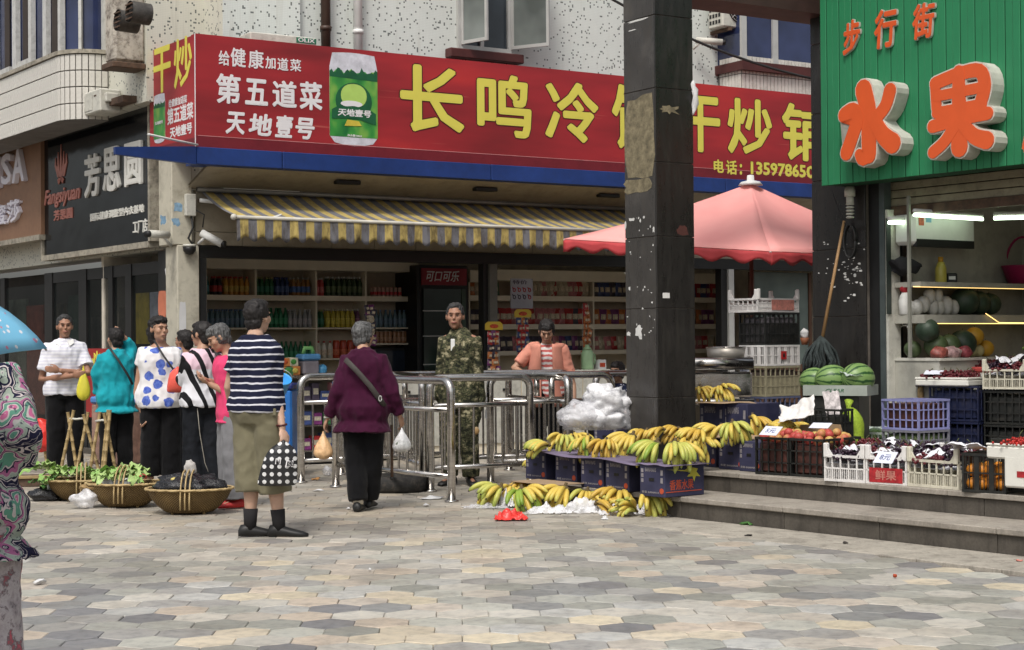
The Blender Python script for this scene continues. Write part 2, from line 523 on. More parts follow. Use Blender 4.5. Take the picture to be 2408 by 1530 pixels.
def glassmat(name, c=(.03, .04, .05), rough=.06):
 m, n = newmat(name, rough, 0, .6)
 v = n.coord(); f = n.noise(v, 1.2, 3)
 n.color(n.ramp(f, [(.35, tuple(x * .6 for x in c)), (.7, tuple(x * 1.5 for x in c))])); return m
m_glassd = glassmat('dark_window_glass'); m_glassb = glassmat('blue_window_glass', (.025, .035, .09)); m_glassg = glassmat('dirty_window_glass', (.16, .18, .17), .15)

bA = thing('shop_building', 'corner building with white speckled mosaic upper wall above the red snack shop sign', 'building', FA.o, FA.a)
SZB, SZT = 3.41, 4.60                    # red sign bottom, top
XR = 11.0
# upper wall: chamfer at corner, first stretch stands .12 proud
xw = FA.pt(522, 60, -.05)[0]; xw2 = FA.pt(700, 60, 0)[0]
def upper():
 mb = MB()
 H2 = 9.0; z0 = 3.02
 mb.box(xw2, XR, 0, .25, z0, H2)                     # main
 mb.box(xw, xw2 - .002, -.07, .25, z0, H2)
 return mb.build('upper_wall', m_mos, bA)
upper()
xa = FA.pt(522, 60, -.05)[0]
mb = MB(); mb.add([(xa, -.07, 3.0), (xa - .04, 1.75, 3.0), (xa - .04, 1.75, 9), (xa, -.07, 9)], [(0, 1, 2, 3)])
mb.build('corner_wall', m_mosw, bA)
# pipes
for u, r, m_, nm in ((765, .055, m_pipe_b, 'drain_pipe'), (841, .052, m_pipe_w, 'drain_pipe')):
 x, z = FA.pt(u, 60, -.08)
 mb = MB(); mb.tube([(x, -.09, 3.6), (x, -.09, 9)], r, 12)
 for zz in (4.9, 6.6): mb.tube([(x, -.09, zz), (x, -.09, zz + .05)], r * 1.2, 12)
 mb.build(nm, m_, bA, label=('brown' if u == 765 else 'white') + ' drain pipe')
# middle window with open casements and brown sill
wx0, _ = FA.pt(1078, 60, 0); wx1, _ = FA.pt(1190, 60, 0); _, wz = FA.pt(1130, 112, 0)
wn = obj('window', None, bA)
mb = MB(); mb.box(wx0, wx1 + .02, -.012, -.004, wz, wz + 1.5); mb.build('pane', m_glassd, wn)
mb = MB()
for x in (wx0 - .03, (wx0 + wx1) / 2 - .06, wx1): mb.box(x, x + .05, -.05, 0, wz, wz + 1.5)
mb.box(wx0 - .03, wx1 + .05, -.05, 0, wz - .05, wz); mb.build('frame', m_alu, wn)
def casement(x, ang, wdt, name='casement'):
 M = T(x, -.05, wz) @ RZ(ang)
 mb = MB()
 for a, b_, c_, d_ in ((0, .035, 0, 1.5), (wdt - .035, wdt, 0, 1.5), (.035, wdt - .035, 0, .04), (.035, wdt - .035, .62, .65), (.035, wdt - .035, 1.45, 1.5)):
  mb.box(a, b_, -.015, .015, c_, d_, 0, M)
 mb.box(.035, wdt - .035, -.004, .004, .04, 1.45, 1, M)
 mb.build(name, [m_alu, m_glassg], wn)
casement(wx1 + .05, -math.radians(62), .52); casement(wx0 + .02, -math.radians(75), .42)
sx0, sz1 = FA.pt(1058, 108, -.12); sx1, sz0 = FA.pt(1231, 140, -.12)
mb = MB(); mb.bbox(sx0, sx1, -.14, .0, sz1 - .13, sz1 - .02, .01); mb.build('window_sill', mat('maroon_sill', (.075, .02, .018), .5), bA)
# shop recess: lintel, tile panels, soffit
LZ0, LZ1 = 2.29, 2.42
XRS = 9.6
xf0 = FA.pt(471, 700, -.03)[0]; mb = MB(); mb.box(xf0, XRS, -.03, .12, LZ0, LZ1); mb.box(xf0, FA.pt(486, 700, -.03)[0], -.03, .04, 0, LZ0 - .002); mb.build('shop_front_frame', m_black, bA)
for k in range(18):                        # cream tile panels above the opening
 x = .10 + k * .55
 if x > XRS: break
 w_ = .546
 b_ = MB(); b_.bbox(x, x + w_, -.012, .05, LZ1 + .004, LZ1 + .15, .004); b_.build('wall_panel', m_creamp, bA)
 b_ = MB(); b_.bbox(x, x + w_, -.012, .05, LZ1 + .156, 3.03, .004); b_.build('wall_panel', m_creamp, bA)
mb = MB(); mb.add([(.0, .0, 3.034), (XRS, .0, 3.034), (XRS, -.66, 3.25), (.0, -.66, 3.25)], [(0, 1, 2, 3)])
mb.add([(.0, .0, 3.06), (XRS, .0, 3.06), (XRS, -.66, 3.28), (.0, -.66, 3.28)], [(3, 2, 1, 0)]); mb.build('soffit', m_creamp, bA)
for u, v in ((825, 412), (1150, 433), (1440, 447)):
 x, z = FA.pt(u, v, -.5)
 b_ = MB(); b_.bbox(x - .15, x + .15, -.46, -.36, 3.125, 3.17, .008, M=T(0, 0, 0)); b_.build('soffit_bracket', m_black, bA)
# corner column: upper beam block, lower post
cx0, _ = FA.pt(418, 800, -.05); cx1, _ = FA.pt(470, 800, -.05)
m_col = mat('column_paint', (.50, .47, .38), .7, var=.12, sc=2, dirt=.45, dirtc=(.12, .10, .07))
mb = MB(); mb.bbox(cx0 + .0, cx1, -.05, .30, 0, 2.418, .01); mb.build('column', m_col, bA)
mb = MB(); mb.bbox(cx0 - .06, FA.pt(452, 500, -.045)[0], -.045, .34, 2.42, 3.4, .01); mb.build('column_head', m_col, bA)
# side wall of the shop building along the side street (behind the sign)
# floor, back wall, ceiling of the shop
mb = MB(); mb.box(.0, XRS + 1, .02, 2.75, -.01, .02); mb.build('shop_floor', mat('shop_floor', (.45, .42, .36), .6), bA)
mb = MB(); mb.box(.0, XRS + 1, 2.72, 2.8, .02, 3.1); mb.box(.60, .64, 1.0, 2.7, .02, 3.1); mb.box(XRS, XRS + .1, .1, 2.7, .02, 3.1); mb.build('shop_wall', mat('shop_inner_wall', (.62, .57, .48), .8), bA)
mb = MB(); mb.box(.6, XRS, .13, 2.7, 2.62, 2.66); mb.build('shop_ceiling', mat('shop_ceiling', (.6, .57, .5), .9), bA)
# doorway divider post in the middle and right hand posts
for u, w_ in ((1145, .12), (1702, .12)):
 x, _ = FA.pt(u, 700, 0)
 mb = MB(); mb.box(x - w_ / 2, x + w_ / 2, -.02, .1, 0, LZ0 - .002); mb.build('shop_post', m_black, bA)
x, _ = FA.pt(1153, 700, -.04); mb = MB(); mb.box(x - .02, x + .09, -.06, -.022, 0, LZ0 - .002); mb.build('shop_post', mat('grey_post', (.12, .115, .10), .5), bA)
x, _ = FA.pt(1716, 700, -.04); mb = MB(); mb.box(x - .03, x + .06, -.06, -.022, 0, LZ0 - .002); mb.build('shop_post', m_alu, bA)
# right bay: blue windows above white ribbed tile apron
bx0, _ = FA.pt(1746, 180, -.5);
bay = obj('bay_window', None, bA)
m_wtile = mat('white_wall_tile', (.62, .60, .55), .35, var=.1, sc=3, dirt=.35, dirtc=(.2, .17, .12))
m_wtile2 = mat('white_wall_tile_grout', (.16, .15, .14), .8)
_, bz = FA.pt(1820, 165, -.5)
mb = MB(); mb.box(bx0, bx0 + 3.2, -.48, -.01, 3.6, bz - .05); mb.build('apron', m_wtile2, bay)
mbt = MB();
for r_ in range(4):
 for k in range(42):
  x = bx0 + .006 + k * .062
  mbt.box(x, x + .052, -.49, -.479, 4.12 + r_ * .24, 4.12 + r_ * .24 + .228)
 for k in range(7):
  y = -.475 + k * .062
  mbt.box(bx0 - .01, bx0 + .001, y, y + .052, 4.12 + r_ * .24, 4.12 + r_ * .24 + .228)
for f_ in (0,):
 o = mbt.build('tile', m_wtile, bay); struct(o, 'stuff')
mb = MB(); mb.box(bx0 - .05, bx0 + 3.2, -.56, 0, bz - .05 + .002, bz + .07); mb.build('sill', mat('maroon_sill', (.075, .02, .018), .5), bay)
mb = MB(); mb.box(bx0, bx0 + 3.2, -.46, -.42, bz + .072, bz + 2); mb.box(bx0 + .0, bx0 + .04, -.42, 0, bz + .072, bz + 2); mb.build('pane', m_glassb, bay)
mb = MB()
for x in (bx0 - .01, bx0 + .0 + FA.pt(1818, 100, -.5)[0] - bx0, bx0 + 1.9): mb.box(x, x + .09, -.50, -.465, bz + .072, bz + 2)
mb.build('frame', m_alu, bay)

# ---- red sign of the snack shop
m_red, n_ = newmat('red_banner_print', .42, 0, .35)
v_ = n_.coord(); s_ = n_.sep(v_)
f_ = n_.noise(n_.mapping(v_, (.45, 1, 2.0)), 1.1, 3, .5)
c_ = n_.ramp(f_, [(.3, (.20, .018, .022)), (.5, (.33, .024, .03)), (.68, (.46, .032, .032))])
st_ = n_.noise(n_.mapping(v_, (1.3, 1, 26)), 1.0, 1, .3)
c_ = n_.mix(n_.ramp(st_, [(.74, (0, 0, 0)), (.80, (.35, .35, .35))]), c_, (.62, .18, .14))
n_.color(c_)
m_redd = mat('dark_red_print', (.155, .012, .02), .45, var=.15)
m_yel = mat('yellow_letter', (.68, .62, .10), .5, var=.03); m_yout = mat('letter_outline', (.07, .008, .008), .6)
m_wlet = mat('white_letter', (.75, .73, .74), .5, var=.03)
m_blue = mat('blue_sheet_metal', (.016, .045, .19), .42, .15, var=.22, sc=2, dirt=.25, dirtc=(.02, .03, .07))
SY = -.70
_, zt = FA.pt(462, 77, SY); _, zb = FA.pt(462, 345, SY)
sx0 = FA.pt(460, 200, SY)[0]
signA = at(FA, 'shop_sign', 'long red sign with big yellow characters and a green drink can over the snack shop', 'sign')
SXR = 9.4
mb = MB(); mb.box(sx0, SXR, SY, SY + .12, SZB, SZT); mb.build('board', m_red, signA)
mb = MB(); mb.box(sx0, SXR, SY - .003, SY - .0005, SZB, SZB + .12); mb.build('lower_band', m_redd, signA)
mb = MB(); mb.box(sx0 + .02, SXR, SY - .004, SY - .002, SZB + .118, SZB + .124); mb.build('band_line', mat('band_line_pink', (.52, .22, .22), .5), signA)
def sgn(text, u0, v0, u1, v1, m_=None, bold=.02, outline=None, y=SY - .001, depth=.004, **k):
 ms = [m_ or m_yel, m_yout] if outline else (m_ or m_yel)
 return px_letter(FA, text, u0, v0, u1, v1, y, ms, signA, 'letter', bold, depth, outline, **k)
B1 = .026
for ch, u0, v0, u1, v1 in (('长', 940, 148, 1092, 318), ('鸣', 1121, 170, 1250, 328), ('冷', 1281, 188, 1408, 340), ('饮', 1438, 196, 1560, 360), ('干', 1600, 222, 1694, 362), ('炒', 1710, 228, 1816, 368), ('铺', 1838, 240, 1950, 384)):
 sgn(ch, u0, v0, u1, v1, bold=B1, outline=.018)
for ch, u0, v0, u1, v1 in (('给', 514, 119, 540, 156), ('健', 542, 112, 578, 160), ('康', 584, 117, 620, 164), ('加', 624, 133, 648, 164), ('道', 652, 136, 678, 168), ('菜', 682, 139, 708, 170)):
 sgn(ch, u0, v0, u1, v1, m_wlet, .018)
for ch, u0, v0, u1, v1 in (('第', 508, 172, 566, 247), ('五', 576, 184, 630, 250), ('道', 640, 188, 698, 256), ('菜', 704, 191, 758, 262)):
 sgn(ch, u0, v0, u1, v1, m_wlet, .028)
for ch, u0, v0, u1, v1 in (('天', 530, 262, 576, 318), ('地', 584, 266, 640, 322), ('壹', 646, 270, 690, 326), ('号', 694, 276, 740, 330)):
 sgn(ch, u0, v0, u1, v1, m_wlet, .034, shear=.12)
sgn('电', 1678, 375, 1702, 408, bold=.03, outline=.03); sgn('话', 1707, 377, 1733, 412, bold=.03, outline=.03); sgn(':', 1739, 386, 1745, 412, bold=.03, outline=.03)
sgn('13597865', 1765, 380, 1895, 419, bold=.035, outline=.03); sgn('0', 1896, 390, 1916, 421, bold=.035, outline=.03)
# green drink can printed on the sign
m_gcan, n_ = newmat('can_green_print', .35, 0, .5)
v_ = n_.coord(); f_ = n_.noise(n_.mapping(v_, (3, 1, 2)), 1.6, 2)
n_.color(n_.ramp(f_, [(.3, (.012, .15, .035)), (.5, (.05, .29, .05)), (.7, (.26, .46, .08))]))
m_can1 = mat('can_dark_green', (.012, .10, .04), .4); m_can2 = mat('can_silver_print', (.60, .60, .66), .35, var=.2, sc=12); m_apple = mat('can_apple_green', (.42, .62, .14), .5, var=.1); m_can3 = mat('can_yellow_print', (.62, .5, .06), .5)
def can_print(fr, parent, u0, v0, u1, v1, y, big=True, **kw):
 x0, z1 = fr.pt(u0, v0, y); x1, z0 = fr.pt(u1, v1, y)
 _, z1b = fr.pt(u1, v0, y)
 w_, h_ = x1 - x0, z1 - z0
 P = lambda a, b_: (x0 + a * w_, z0 + b_ * h_)
 can = obj('can_picture', None, parent)
 mb = MB()
 top = [(.06 + .88 * t, .985 + .015 * math.sin(PI * t)) for t in [i / 8 for i in range(9)]]
 sil = top + [(1.0, .83), (1.0, .10), (.90, .03)] + [(.90 - .8 * t, .03 - .03 * math.sin(PI * t)) for t in [i / 8 for i in range(1, 8)]] + [(.10, .03), (0, .10), (0, .83)]
 mb.prism([P(*p) for p in sil][::-1], y - .003, y - .0005); mb.build('can_body', m_can2, can)
 mb = MB(); wav = [(1 - t, .80 + .02 * math.sin(t * 25) + .01 * math.sin(t * 61)) for t in [i / 24 for i in range(25)]]
 mb.prism([P(0.0, .095), P(1.0, .095)] + [P(*p) for p in wav], y - .005, y - .0035); mb.build('can_label', m_gcan, can)
 mb = MB(); mb.prism([P(0, .73), P(1, .71)] + [P(p[0], p[1] + .02 * math.sin(p[0] * 40)) for p in wav], y - .0065, y - .0055); mb.build('can_forest', m_can1, can)
 if big:
  mb = MB(); mb.prism([P(.5 + .38 * math.cos(a), .48 + .20 * math.sin(a)) for a in [2 * PI * i / 24 for i in range(24)]], y - .0065, y - .0055); mb.build('can_ring', m_can1, can)
  mb = MB(); mb.prism([P(.5 + .27 * math.cos(a), .54 + .135 * math.sin(a) * (1 + .06 * math.cos(2 * a))) for a in [2 * PI * i / 24 for i in range(24)]], y - .008, y - .007); mb.build('can_apple', m_apple, can)
  mb = MB(); mb.prism([P(.45 + .23 * math.cos(a), .45 + .035 * math.sin(a)) for a in [2 * PI * i / 16 for i in range(16)]], y - .0095, y - .0085); mb.build('can_apple_slice', m_wlet, can)
  mb = MB(); mb.prism([P(.04, .28), P(.5, .30), P(.96, .24), P(.96, .36), P(.82, .40), P(.5, .43), P(.14, .41), P(.04, .38)], y - .0095, y - .0085); mb.build('can_ribbon', m_can1, can)
 lz = (.315, .395) if big else (.38, .45)
 x_a, z_a = P(.16, lz[0]); x_b, z_b = P(.86, lz[1])
 letter('天地壹号', x_a, x_b, z_a, z_b, y - .0098, .03, .002, .1).build('can_lettering', m_wlet, can)
 if big:
  x_a, z_a = P(.28, .055); x_b, z_b = P(.66, .095)
  mb = MB(); mb.prism([P(.3, .21), P(.66, .22), P(.6, .27), P(.36, .28)], y - .0095, y - .0085); mb.build('can_badge', m_can3, can)
  letter('净含量330ml', *[P(.36, 0)[0], P(.66, 0)[0]], P(0, .10)[1], P(0, .125)[1], y - .0065, .02, .002).build('can_lettering', m_wlet, can)
can_print(FA, signA, 774, 120, 888, 348, SY)
# the sign's short left face (its own board, round the corner)
mb = MB();
dB = FL.ex * -1
cornr = FA.w(sx0, SY)
FB = Frame(cornr.x, cornr.y, FL.a)
xl = FB.pt(352, 200, 0)[0]
side = thing('side_sign', 'narrow red end face of the corner sign with two yellow characters above a green can', 'sign', FB.o, FB.a)
mb = MB(); mb.box(xl, -.001, 0.0, .1, SZB, SZT - .01); mb.build('board', m_red, side)
mb = MB(); mb.box(-.018, -.0012, -.004, -.0005, SZB, SZT); mb.build('edge_strip', m_wlet, side)
mb = MB(); mb.box(xl, -.02, -.003, -.0005, SZB, SZB + .10); mb.build('lower_band', m_redd, side)
for ch, u0, v0, u1, v1 in (('干', 361, 118, 402, 212), ('炒', 409, 96, 452, 198)):
 x0, za = FB.pt(u0, v0, 0); x1, zb_ = FB.pt(u1, v1, 0)
 letter(ch, x0, x1, zb_, za, -.001, .02, .003).build('letter', m_yel, side)
for tx_, u0, v0, u1, v1, bd in (('给健康加道菜', 397, 236, 440, 242, .015), ('第五道菜', 394, 257, 455, 279, .025), ('天地壹号', 400, 301, 452, 313.5, .03)):
 x0, za = FB.pt(u0, v0, 0); x1, zb_ = FB.pt(u1, v1, 0)
 letter(tx_, x0, x1, zb_, za, -.001, bd, .003).build('letter', m_wlet, side)
can_print(FB, side, 362, 226, 389, 334, -.001, False)
# blue sheet-metal eave under the sign
eave = at(FA, 'blue_eave', 'long blue sheet metal eave running below the red snack shop sign', 'awning')
ex0 = FA.pt(388, 360, SY - .03)[0]
xs = [sx0 - .02]
for u in (660, 1150, 1700): xs.append(FA.pt(u, 400, SY)[0])
xs.append(SXR)
for a_, b_ in zip(xs, xs[1:]):
 mb = MB(); mb.bbox(a_ + .004, b_ - .004, SY - .05, SY + .25, SZB - .185, SZB - .003, .006); mb.build('sheet', m_blue, eave)
mb = MB(); P0 = sx0 - .024
pv = [(P0, SY - .06, SZB - .19), (P0, SY - .06, SZB - .002), (P0, SY + .02, SZB - .002), (P0, SY + .02, SZB - .19)]
e1 = FA.loc(D(272, 363, 16.5)); e2 = FA.loc(D(271, 346, 16.5))
pv += [(e1[0], e1[1] - .0, e1[2]), (e2[0], e2[1], e2[2]), (e2[0], e2[1] + .06, e2[2]), (e1[0], e1[1] + .06, e1[2])]
mb.add(pv, [(0, 1, 5, 4), (1, 2, 6, 5), (2, 3, 7, 6), (3, 0, 4, 7), (4, 5, 6, 7), (3, 2, 1, 0)]); mb.build('bent_end', m_blue, eave)
mb = MB(); mb.tube([(P0 + .02, SY - .05, SZB + .015), (P0 - .3, SY - .1, SZB + .05), (e2[0] * .6 + P0 * .4, e2[1] * .6 + (SY - .06) * .4, SZB + .07)], .022, 6, flat=.5); mb.build('torn_strip', m_white, eave)

# ---- striped awning
def striped(name, dirt):
 m, n = newmat(name, .8, 0, .15)
 v = n.coord(); s = n.sep(v)
 t = n.math('FRACT', n.math('DIVIDE', s[0], .19))
 k = n.math('LESS_THAN', t, .5)
 c = n.mix(k, (.17, .17, .185), (.48, .37, .13))
 f = n.noise(n.mapping(v, (9, 9, 3)), 1.5, 5, .7)
 c = n.mix(n.ramp(f, [(.42, (0, 0, 0)), (.66, (dirt,) * 3)]), c, (.06, .045, .03))
 n.color(c); n.bump(f, .4, .02)
 n.b.inputs['Transmission Weight'].default_value = 0
 return m
m_aw1, m_aw2 = striped('awning_canvas', .35), striped('awning_valance_canvas', .75)
aw = at(FA, 'striped_awning', 'yellow and grey striped canvas awning over the snack shop front', 'awning')
AX0 = FA.pt(556, 505, -1.0)[0]; AX1 = 6.3; AX0b = AX0
def awn(a, b_):
 x = AX0 + (AX1 - AX0) * a
 y = -.03 - (.97) * b_
 z = 3.01 - .34 * b_ - .035 * math.sin(PI * b_) + .006 * math.sin(a * 60) * b_
 return (x, y, z)
mb = MB(); mb.grid(awn, 60, 8); o = mb.build('canopy', m_aw1, aw); md = o.modifiers.new('s', 'SOLIDIFY'); md.thickness = .004
def val(a, b_):
 x = AX0 + (AX1 - AX0) * a
 ph = (x - AX0) / .19
 drop = .215 + .028 * math.cos(2 * PI * ph * 1.0)
 y = -1.0 - .012 * math.sin(ph * 2.1) * b_ - .010 * math.sin(ph * 5.3 + 1) * b_
 return (x + .01 * b_ * math.sin(ph), y, 2.655 - drop * b_)
mb = MB(); mb.grid(val, 420, 5); o = mb.build('valance', m_aw2, aw); md = o.modifiers.new('s', 'SOLIDIFY'); md.thickness = .003
mb = MB(); mb.tube([(AX0 - .03, -1.0, 2.665), (AX1 + .03, -1.0, 2.665)], .02, 10); mb.ell((AX0 - .03, -1, 2.665), .034); mb.build('front_bar', mat('awning_bar', (.5, .48, .42), .5), aw)
mb = MB(); mb.tube([(AX0 - .05, -.05, 3.03), (AX1 + .05, -.05, 3.03)], .03, 10); mb.build('roller', mat('grey_metal', (.25, .24, .22), .5, .5), aw)
for xx in (AX0 + .4, AX1 - .5):
 mb = MB(); mb.tube([(xx, -.04, 2.9), (xx + .45, -.5, 2.78), (xx + .02, -.98, 2.67)], .015, 6); mb.build('folding_arm', m_white, aw)
# brackets, cameras, lights and cables at the column head
def cctv(name, lab, u, v, y, ang, L=.28, tilt=.2, fr=FA, m_=None):
 x, z = fr.pt(u, v, y)
 o = at(fr, name, lab, 'camera', x, y, z, ang)
 mb = MB(); mb.tube([(0, .02, 0), (0, .02 - L * math.cos(tilt), -L * math.sin(tilt))], .042, 14); mb.build('housing', m_ or m_ivory, o)
 mb = MB(); mb.tube([(0, .02 - L * math.cos(tilt), -L * math.sin(tilt)), (0, .0 - L * math.cos(tilt) - .02, -L * math.sin(tilt) - .004)], .036, 14); mb.build('lens', m_black, o)
 mb = MB(); mb.tube([(0, -.05, -.02), (0, .06, -.12)], .016, 8); mb.build('bracket', m_ or m_ivory, o)
 return o
cctv('security_camera', 'white security camera tilted down on the column beside the striped awning', 478, 548, -.10, math.radians(50), .26, .5, m_=m_white)
o = cctv('wall_lamp', 'grey floodlight bracket on the cream column beside the black sign', 392, 553, -.06, math.radians(-70), .26, .0)
o['category'] = 'lamp'
x, z = FA.pt(443, 580, -.07)
o = at(FA, 'dome_camera', 'small black dome camera hanging from the cream column corner', 'camera', x, -.07 - .03, z)
mb = MB(); mb.lathe([(.0, .02), (.07, .02), (.075, -.005)], 14); mb.build('mount', m_ivory, o)
mb = MB(); mb.lathe([(.072, -.005), (.066, -.05), (.04, -.085), (0.0, -.095)], 14); mb.build('dome', m_black, o)
def cable(name, lab, pts, r=.008, m_=None, cat='cable'):
 mb = MB(); mb.tube(pts, r, 6); o = mb.build(name, m_ or m_cable); return tag(o, lab, cat)
def sag(a, b_, s, n=10): return [Vector(a).lerp(Vector(b_), t / n) - Vector((0, 0, s * 4 * (t / n) * (1 - t / n))) for t in range(n + 1)]
x, z = FA.pt(445, 470, -.08)
o = at(FA, 'junction_box', 'dented grey junction box with hanging wires on the column beside the awning', 'box', x, -.05, z)
mb = MB(); mb.bbox(-.05, .07, -.06, 0, -.18, .06, .008); mb.build('case', m_ivory, o)
mb = MB(); mb.tube([(.02, -.03, -.18), (.03, -.06, -.3), (-.02, -.05, -.42), (.04, -.04, -.5)], .012, 6); mb.tube([(.05, -.03, -.1), (.16, -.06, -.16), (.14, -.06, -.3)], .008, 6); mb.build('wire', m_cable, o)
x, z = FA.pt(470, 472, -.12)
o = at(FA, 'fluorescent_tube', 'white unlit tube lamp fixed beneath the left end of the striped awning', 'lamp', x, -.12, z)
mb = MB(); mb.tube([(0, 0, 0), (.42, 0, -.02)], .022, 10); mb.build('tube', m_white, o)
mb = MB(); mb.box(0, .42, .02, .05, -.02, .02); mb.build('holder', m_rust, o)
# ================================================================= SIDE STREET FRONT (L)
bL = thing('side_street_building', 'building along the side street with rounded white tiled balcony above the lingerie shop', 'building', FL.o, FL.a)
x110 = FL.pt(108, 600, 0)[0]
XJ = FL.pt(344, 100, -.28)[0]
mb = MB(); mb.box(-16, XJ, -.28, .5, 4.02, 9); mb.box(-16, -.55, .10, .5, 2.42, 4.018); mb.build('upper_wall', m_mosw, bL)
mb = MB(); mb.box(XJ + .002, -.5, .0, .5, 4.02, 9); mb.build('recessed_wall', m_mosw, bL)
# shop L openings: dark glazed front behind
mb = MB(); mb.box(-16, -1.0, .50, .58, .02, 2.34); mb.box(-.998, -.02, .17, .19, .02, 2.34); mb.build('back_wall', m_dark, bL)
mb = MB(); mb.box(-16, -1.0, .0, .48, -.01, .06); mb.box(-.998, -.02, .0, .165, -.01, .06); mb.build('door_step', m_riser, bL)
gz = 2.30
door = obj('shop_front', None, bL)
def lx(u, y=.12): return FL.pt(u, 700, y)[0]
mb = MB()
for u0, u1 in ((108, 126), (188, 206), (258, 268), (298, 312), (378, 388), (-60, -50), (4, 14)):
 mb.box(lx(u0), lx(u1), .10, .16, .06, gz)
mb.box(lx(108), lx(418), .11, .155, gz - .14, gz - .002); mb.box(lx(108), lx(418), .11, .155, .06, .16); mb.build('frame', m_black, door)
m_gl, n_ = newmat('shop_glass', .05, 0, .5); v_ = n_.coord()
n_.color((.02, .024, .024)); n_.b.inputs['Alpha'].default_value = .38
for u0, u1 in ((126, 188), (206, 258), (268, 298), (312, 378), (14, 108), (-50, 4)):
 mb = MB(); mb.box(lx(u0) + .005, lx(u1) - .005, .125, .135, .16, gz - .14); mb.build('glass_pane', m_gl, door)
# goods seen dimly behind the glass
for u0, u1, z0, z1, c in ((130, 150, .3, 1.9, (.16, .14, .10)), (160, 186, .4, 2.0, (.06, .10, .08)), (208, 240, .7, 1.7, (.10, .09, .08)), (272, 296, .5, 1.8, (.20, .18, .15)), (316, 350, 1.35, 1.95, (.45, .36, .04)), (352, 374, 1.3, 1.95, (.45, .48, .55)), (320, 370, .3, 1.2, (.22, .17, .13)), (20, 60, .5, 2.0, (.14, .17, .13)), (62, 104, .4, 1.5, (.24, .07, .05)), (62, 100, 1.5, 1.9, (.3, .27, .2))):
 yg = .3 if u0 < 300 else .158; mb = MB(); mb.bbox(lx(u0, yg), lx(u1, yg), yg, yg + (.04 if u0 < 300 else .01), z0, z1, .003); mb.build('hanging_goods', mat('goods_%d' % u0, c, .8, var=.3, sc=8), bL)
x0 = lx(205); mb = MB(); mb.box(lx(212), lx(262), .06, .09, .45, 1.30); o = mb.build('red_poster', mat('poster_red', (.30, .02, .02), .5), bL)
xc, zc = FL.pt(228, 862, .05)
mb = MB(); mb.prism([(xc + (.13 if i % 2 else .19) * math.cos(2 * PI * i / 24), zc + (.13 if i % 2 else .19) * math.sin(2 * PI * i / 24)) for i in range(24)][::-1], .045, .055); mb.build('starburst', mat('starburst_yellow', (.60, .55, .08), .5), bL)
letter('全场', xc - .07, xc + .07, zc - .11, zc + .11, .044, .02, .003).build('lettering', mat('poster_red', (.30, .02, .02), .5), bL)
# door posts, stickers on the dark pilaster beside the column
mb = MB(); mb.box(lx(388), lx(419), .04, .165, .0, 2.40); mb.build('dark_pilaster', m_black, bL)
def splotch(fr, parent, name, u0, v0, u1, v1, y, m_, seed, n=14, thick=.003, rag=.3):
 r = random.Random(seed)
 x0, z1 = fr.pt(u0, v0, y); x1, z0 = fr.pt(u1, v1, y)
 P = []
 for i in range(n):
  a = 2 * PI * i / n; k = 1 - r.random() * rag
  c, s = math.cos(a), math.sin(a); q = max(abs(c), abs(s))
  P.append(((x0 + x1) / 2 + (x1 - x0) / 2 * c / q * k, (z0 + z1) / 2 + (z1 - z0) / 2 * s / q * k))
 mb = MB(); mb.prism(P, y - thick, y); return mb.build(name, m_, parent)
m_paper = mat('torn_paper', (.62, .62, .62), .7, var=.1); m_bluep = mat('blue_stencil_paint', (.22, .36, .50), .7, var=.3, sc=20)
splotch(FL, bL, 'torn_poster', 388, 620, 414, 670, .038, m_paper, 5)
splotch(FL, bL, 'torn_poster', 372, 685, 392, 748, .038, mat('salmon_paper', (.50, .16, .09), .6), 6, rag=.05)
splotch(FL, bL, 'torn_poster', 394, 735, 412, 752, .038, m_paper, 8)
for i, (a, b_, c, d) in enumerate(((376, 505, 392, 533), (405, 476, 430, 500), (402, 508, 426, 535))):
 splotch(FA, bA, 'blue_mark', a, b_, c, d, -.0455, m_bluep, i + 3, rag=.5, thick=.001)
splotch(FA, bA, 'paper_notice', 421, 710, 438, 800, -.051, m_paper, 9, thick=.002, rag=.05)
# ---- black sign of the lingerie shop
FK = Frame(*FL.w(0, -.12).xy, FL.a)
kx0 = FK.pt(104, 450, 0)[0]; kx1 = FK.pt(353, 400, 0)[0]; _, kz1 = FK.pt(330, 252, 0); _, kz0 = FK.pt(350, 568, 0)
m_bsign, n_ = newmat('black_glossy_panel', .14, 0, .28); n_.color((.008, .009, .011)); v_ = n_.coord(); n_.bump(n_.noise(v_, 1.6, 2), .25, .03)
m_frame = mat('sign_edge_frame', (.34, .31, .25), .6, var=.3, sc=9, dirt=.6)
ks = thing('black_sign', 'glossy black shop sign with three white characters and a pink crown emblem', 'sign', FK.o, FK.a)
mb = MB(); mb.box(kx0, kx1, 0, .12, kz0, kz1); mb.build('panel', m_bsign, ks)
mb = MB(); mb.box(kx0 - .05, kx1, -.03, .10, kz0 - .07, kz0 - .002); mb.build('bottom_rail', m_frame, ks)
mb = MB(); mb.box(kx0 - .16, kx1 + .02, -.32, .12, kz1 + .002, kz1 + .075); mb.build('top_canopy', m_rust, ks)
for xx in (kx0 - .06, kx1 - .0): mb = MB(); mb.box(xx, xx + .05, -.03, .10, kz0 - .002, kz1); mb.build('edge_post', m_frame, ks)
def kl(t, u0, v0, u1, v1, m_, bold, depth=.03, nm='letter', sh=0.0):
 x0, za = FK.pt(u0, v0, 0); x1, zb_ = FK.pt(u1, v1, 0)
 return letter(t, x0, x1, zb_, za, -.001, bold, depth, sh).build(nm, m_, ks)
m_wl3 = mat('white_channel_letter', (.72, .71, .66), .4, var=.04); m_pink = mat('salmon_letter', (.50, .20, .16), .4, var=.15)
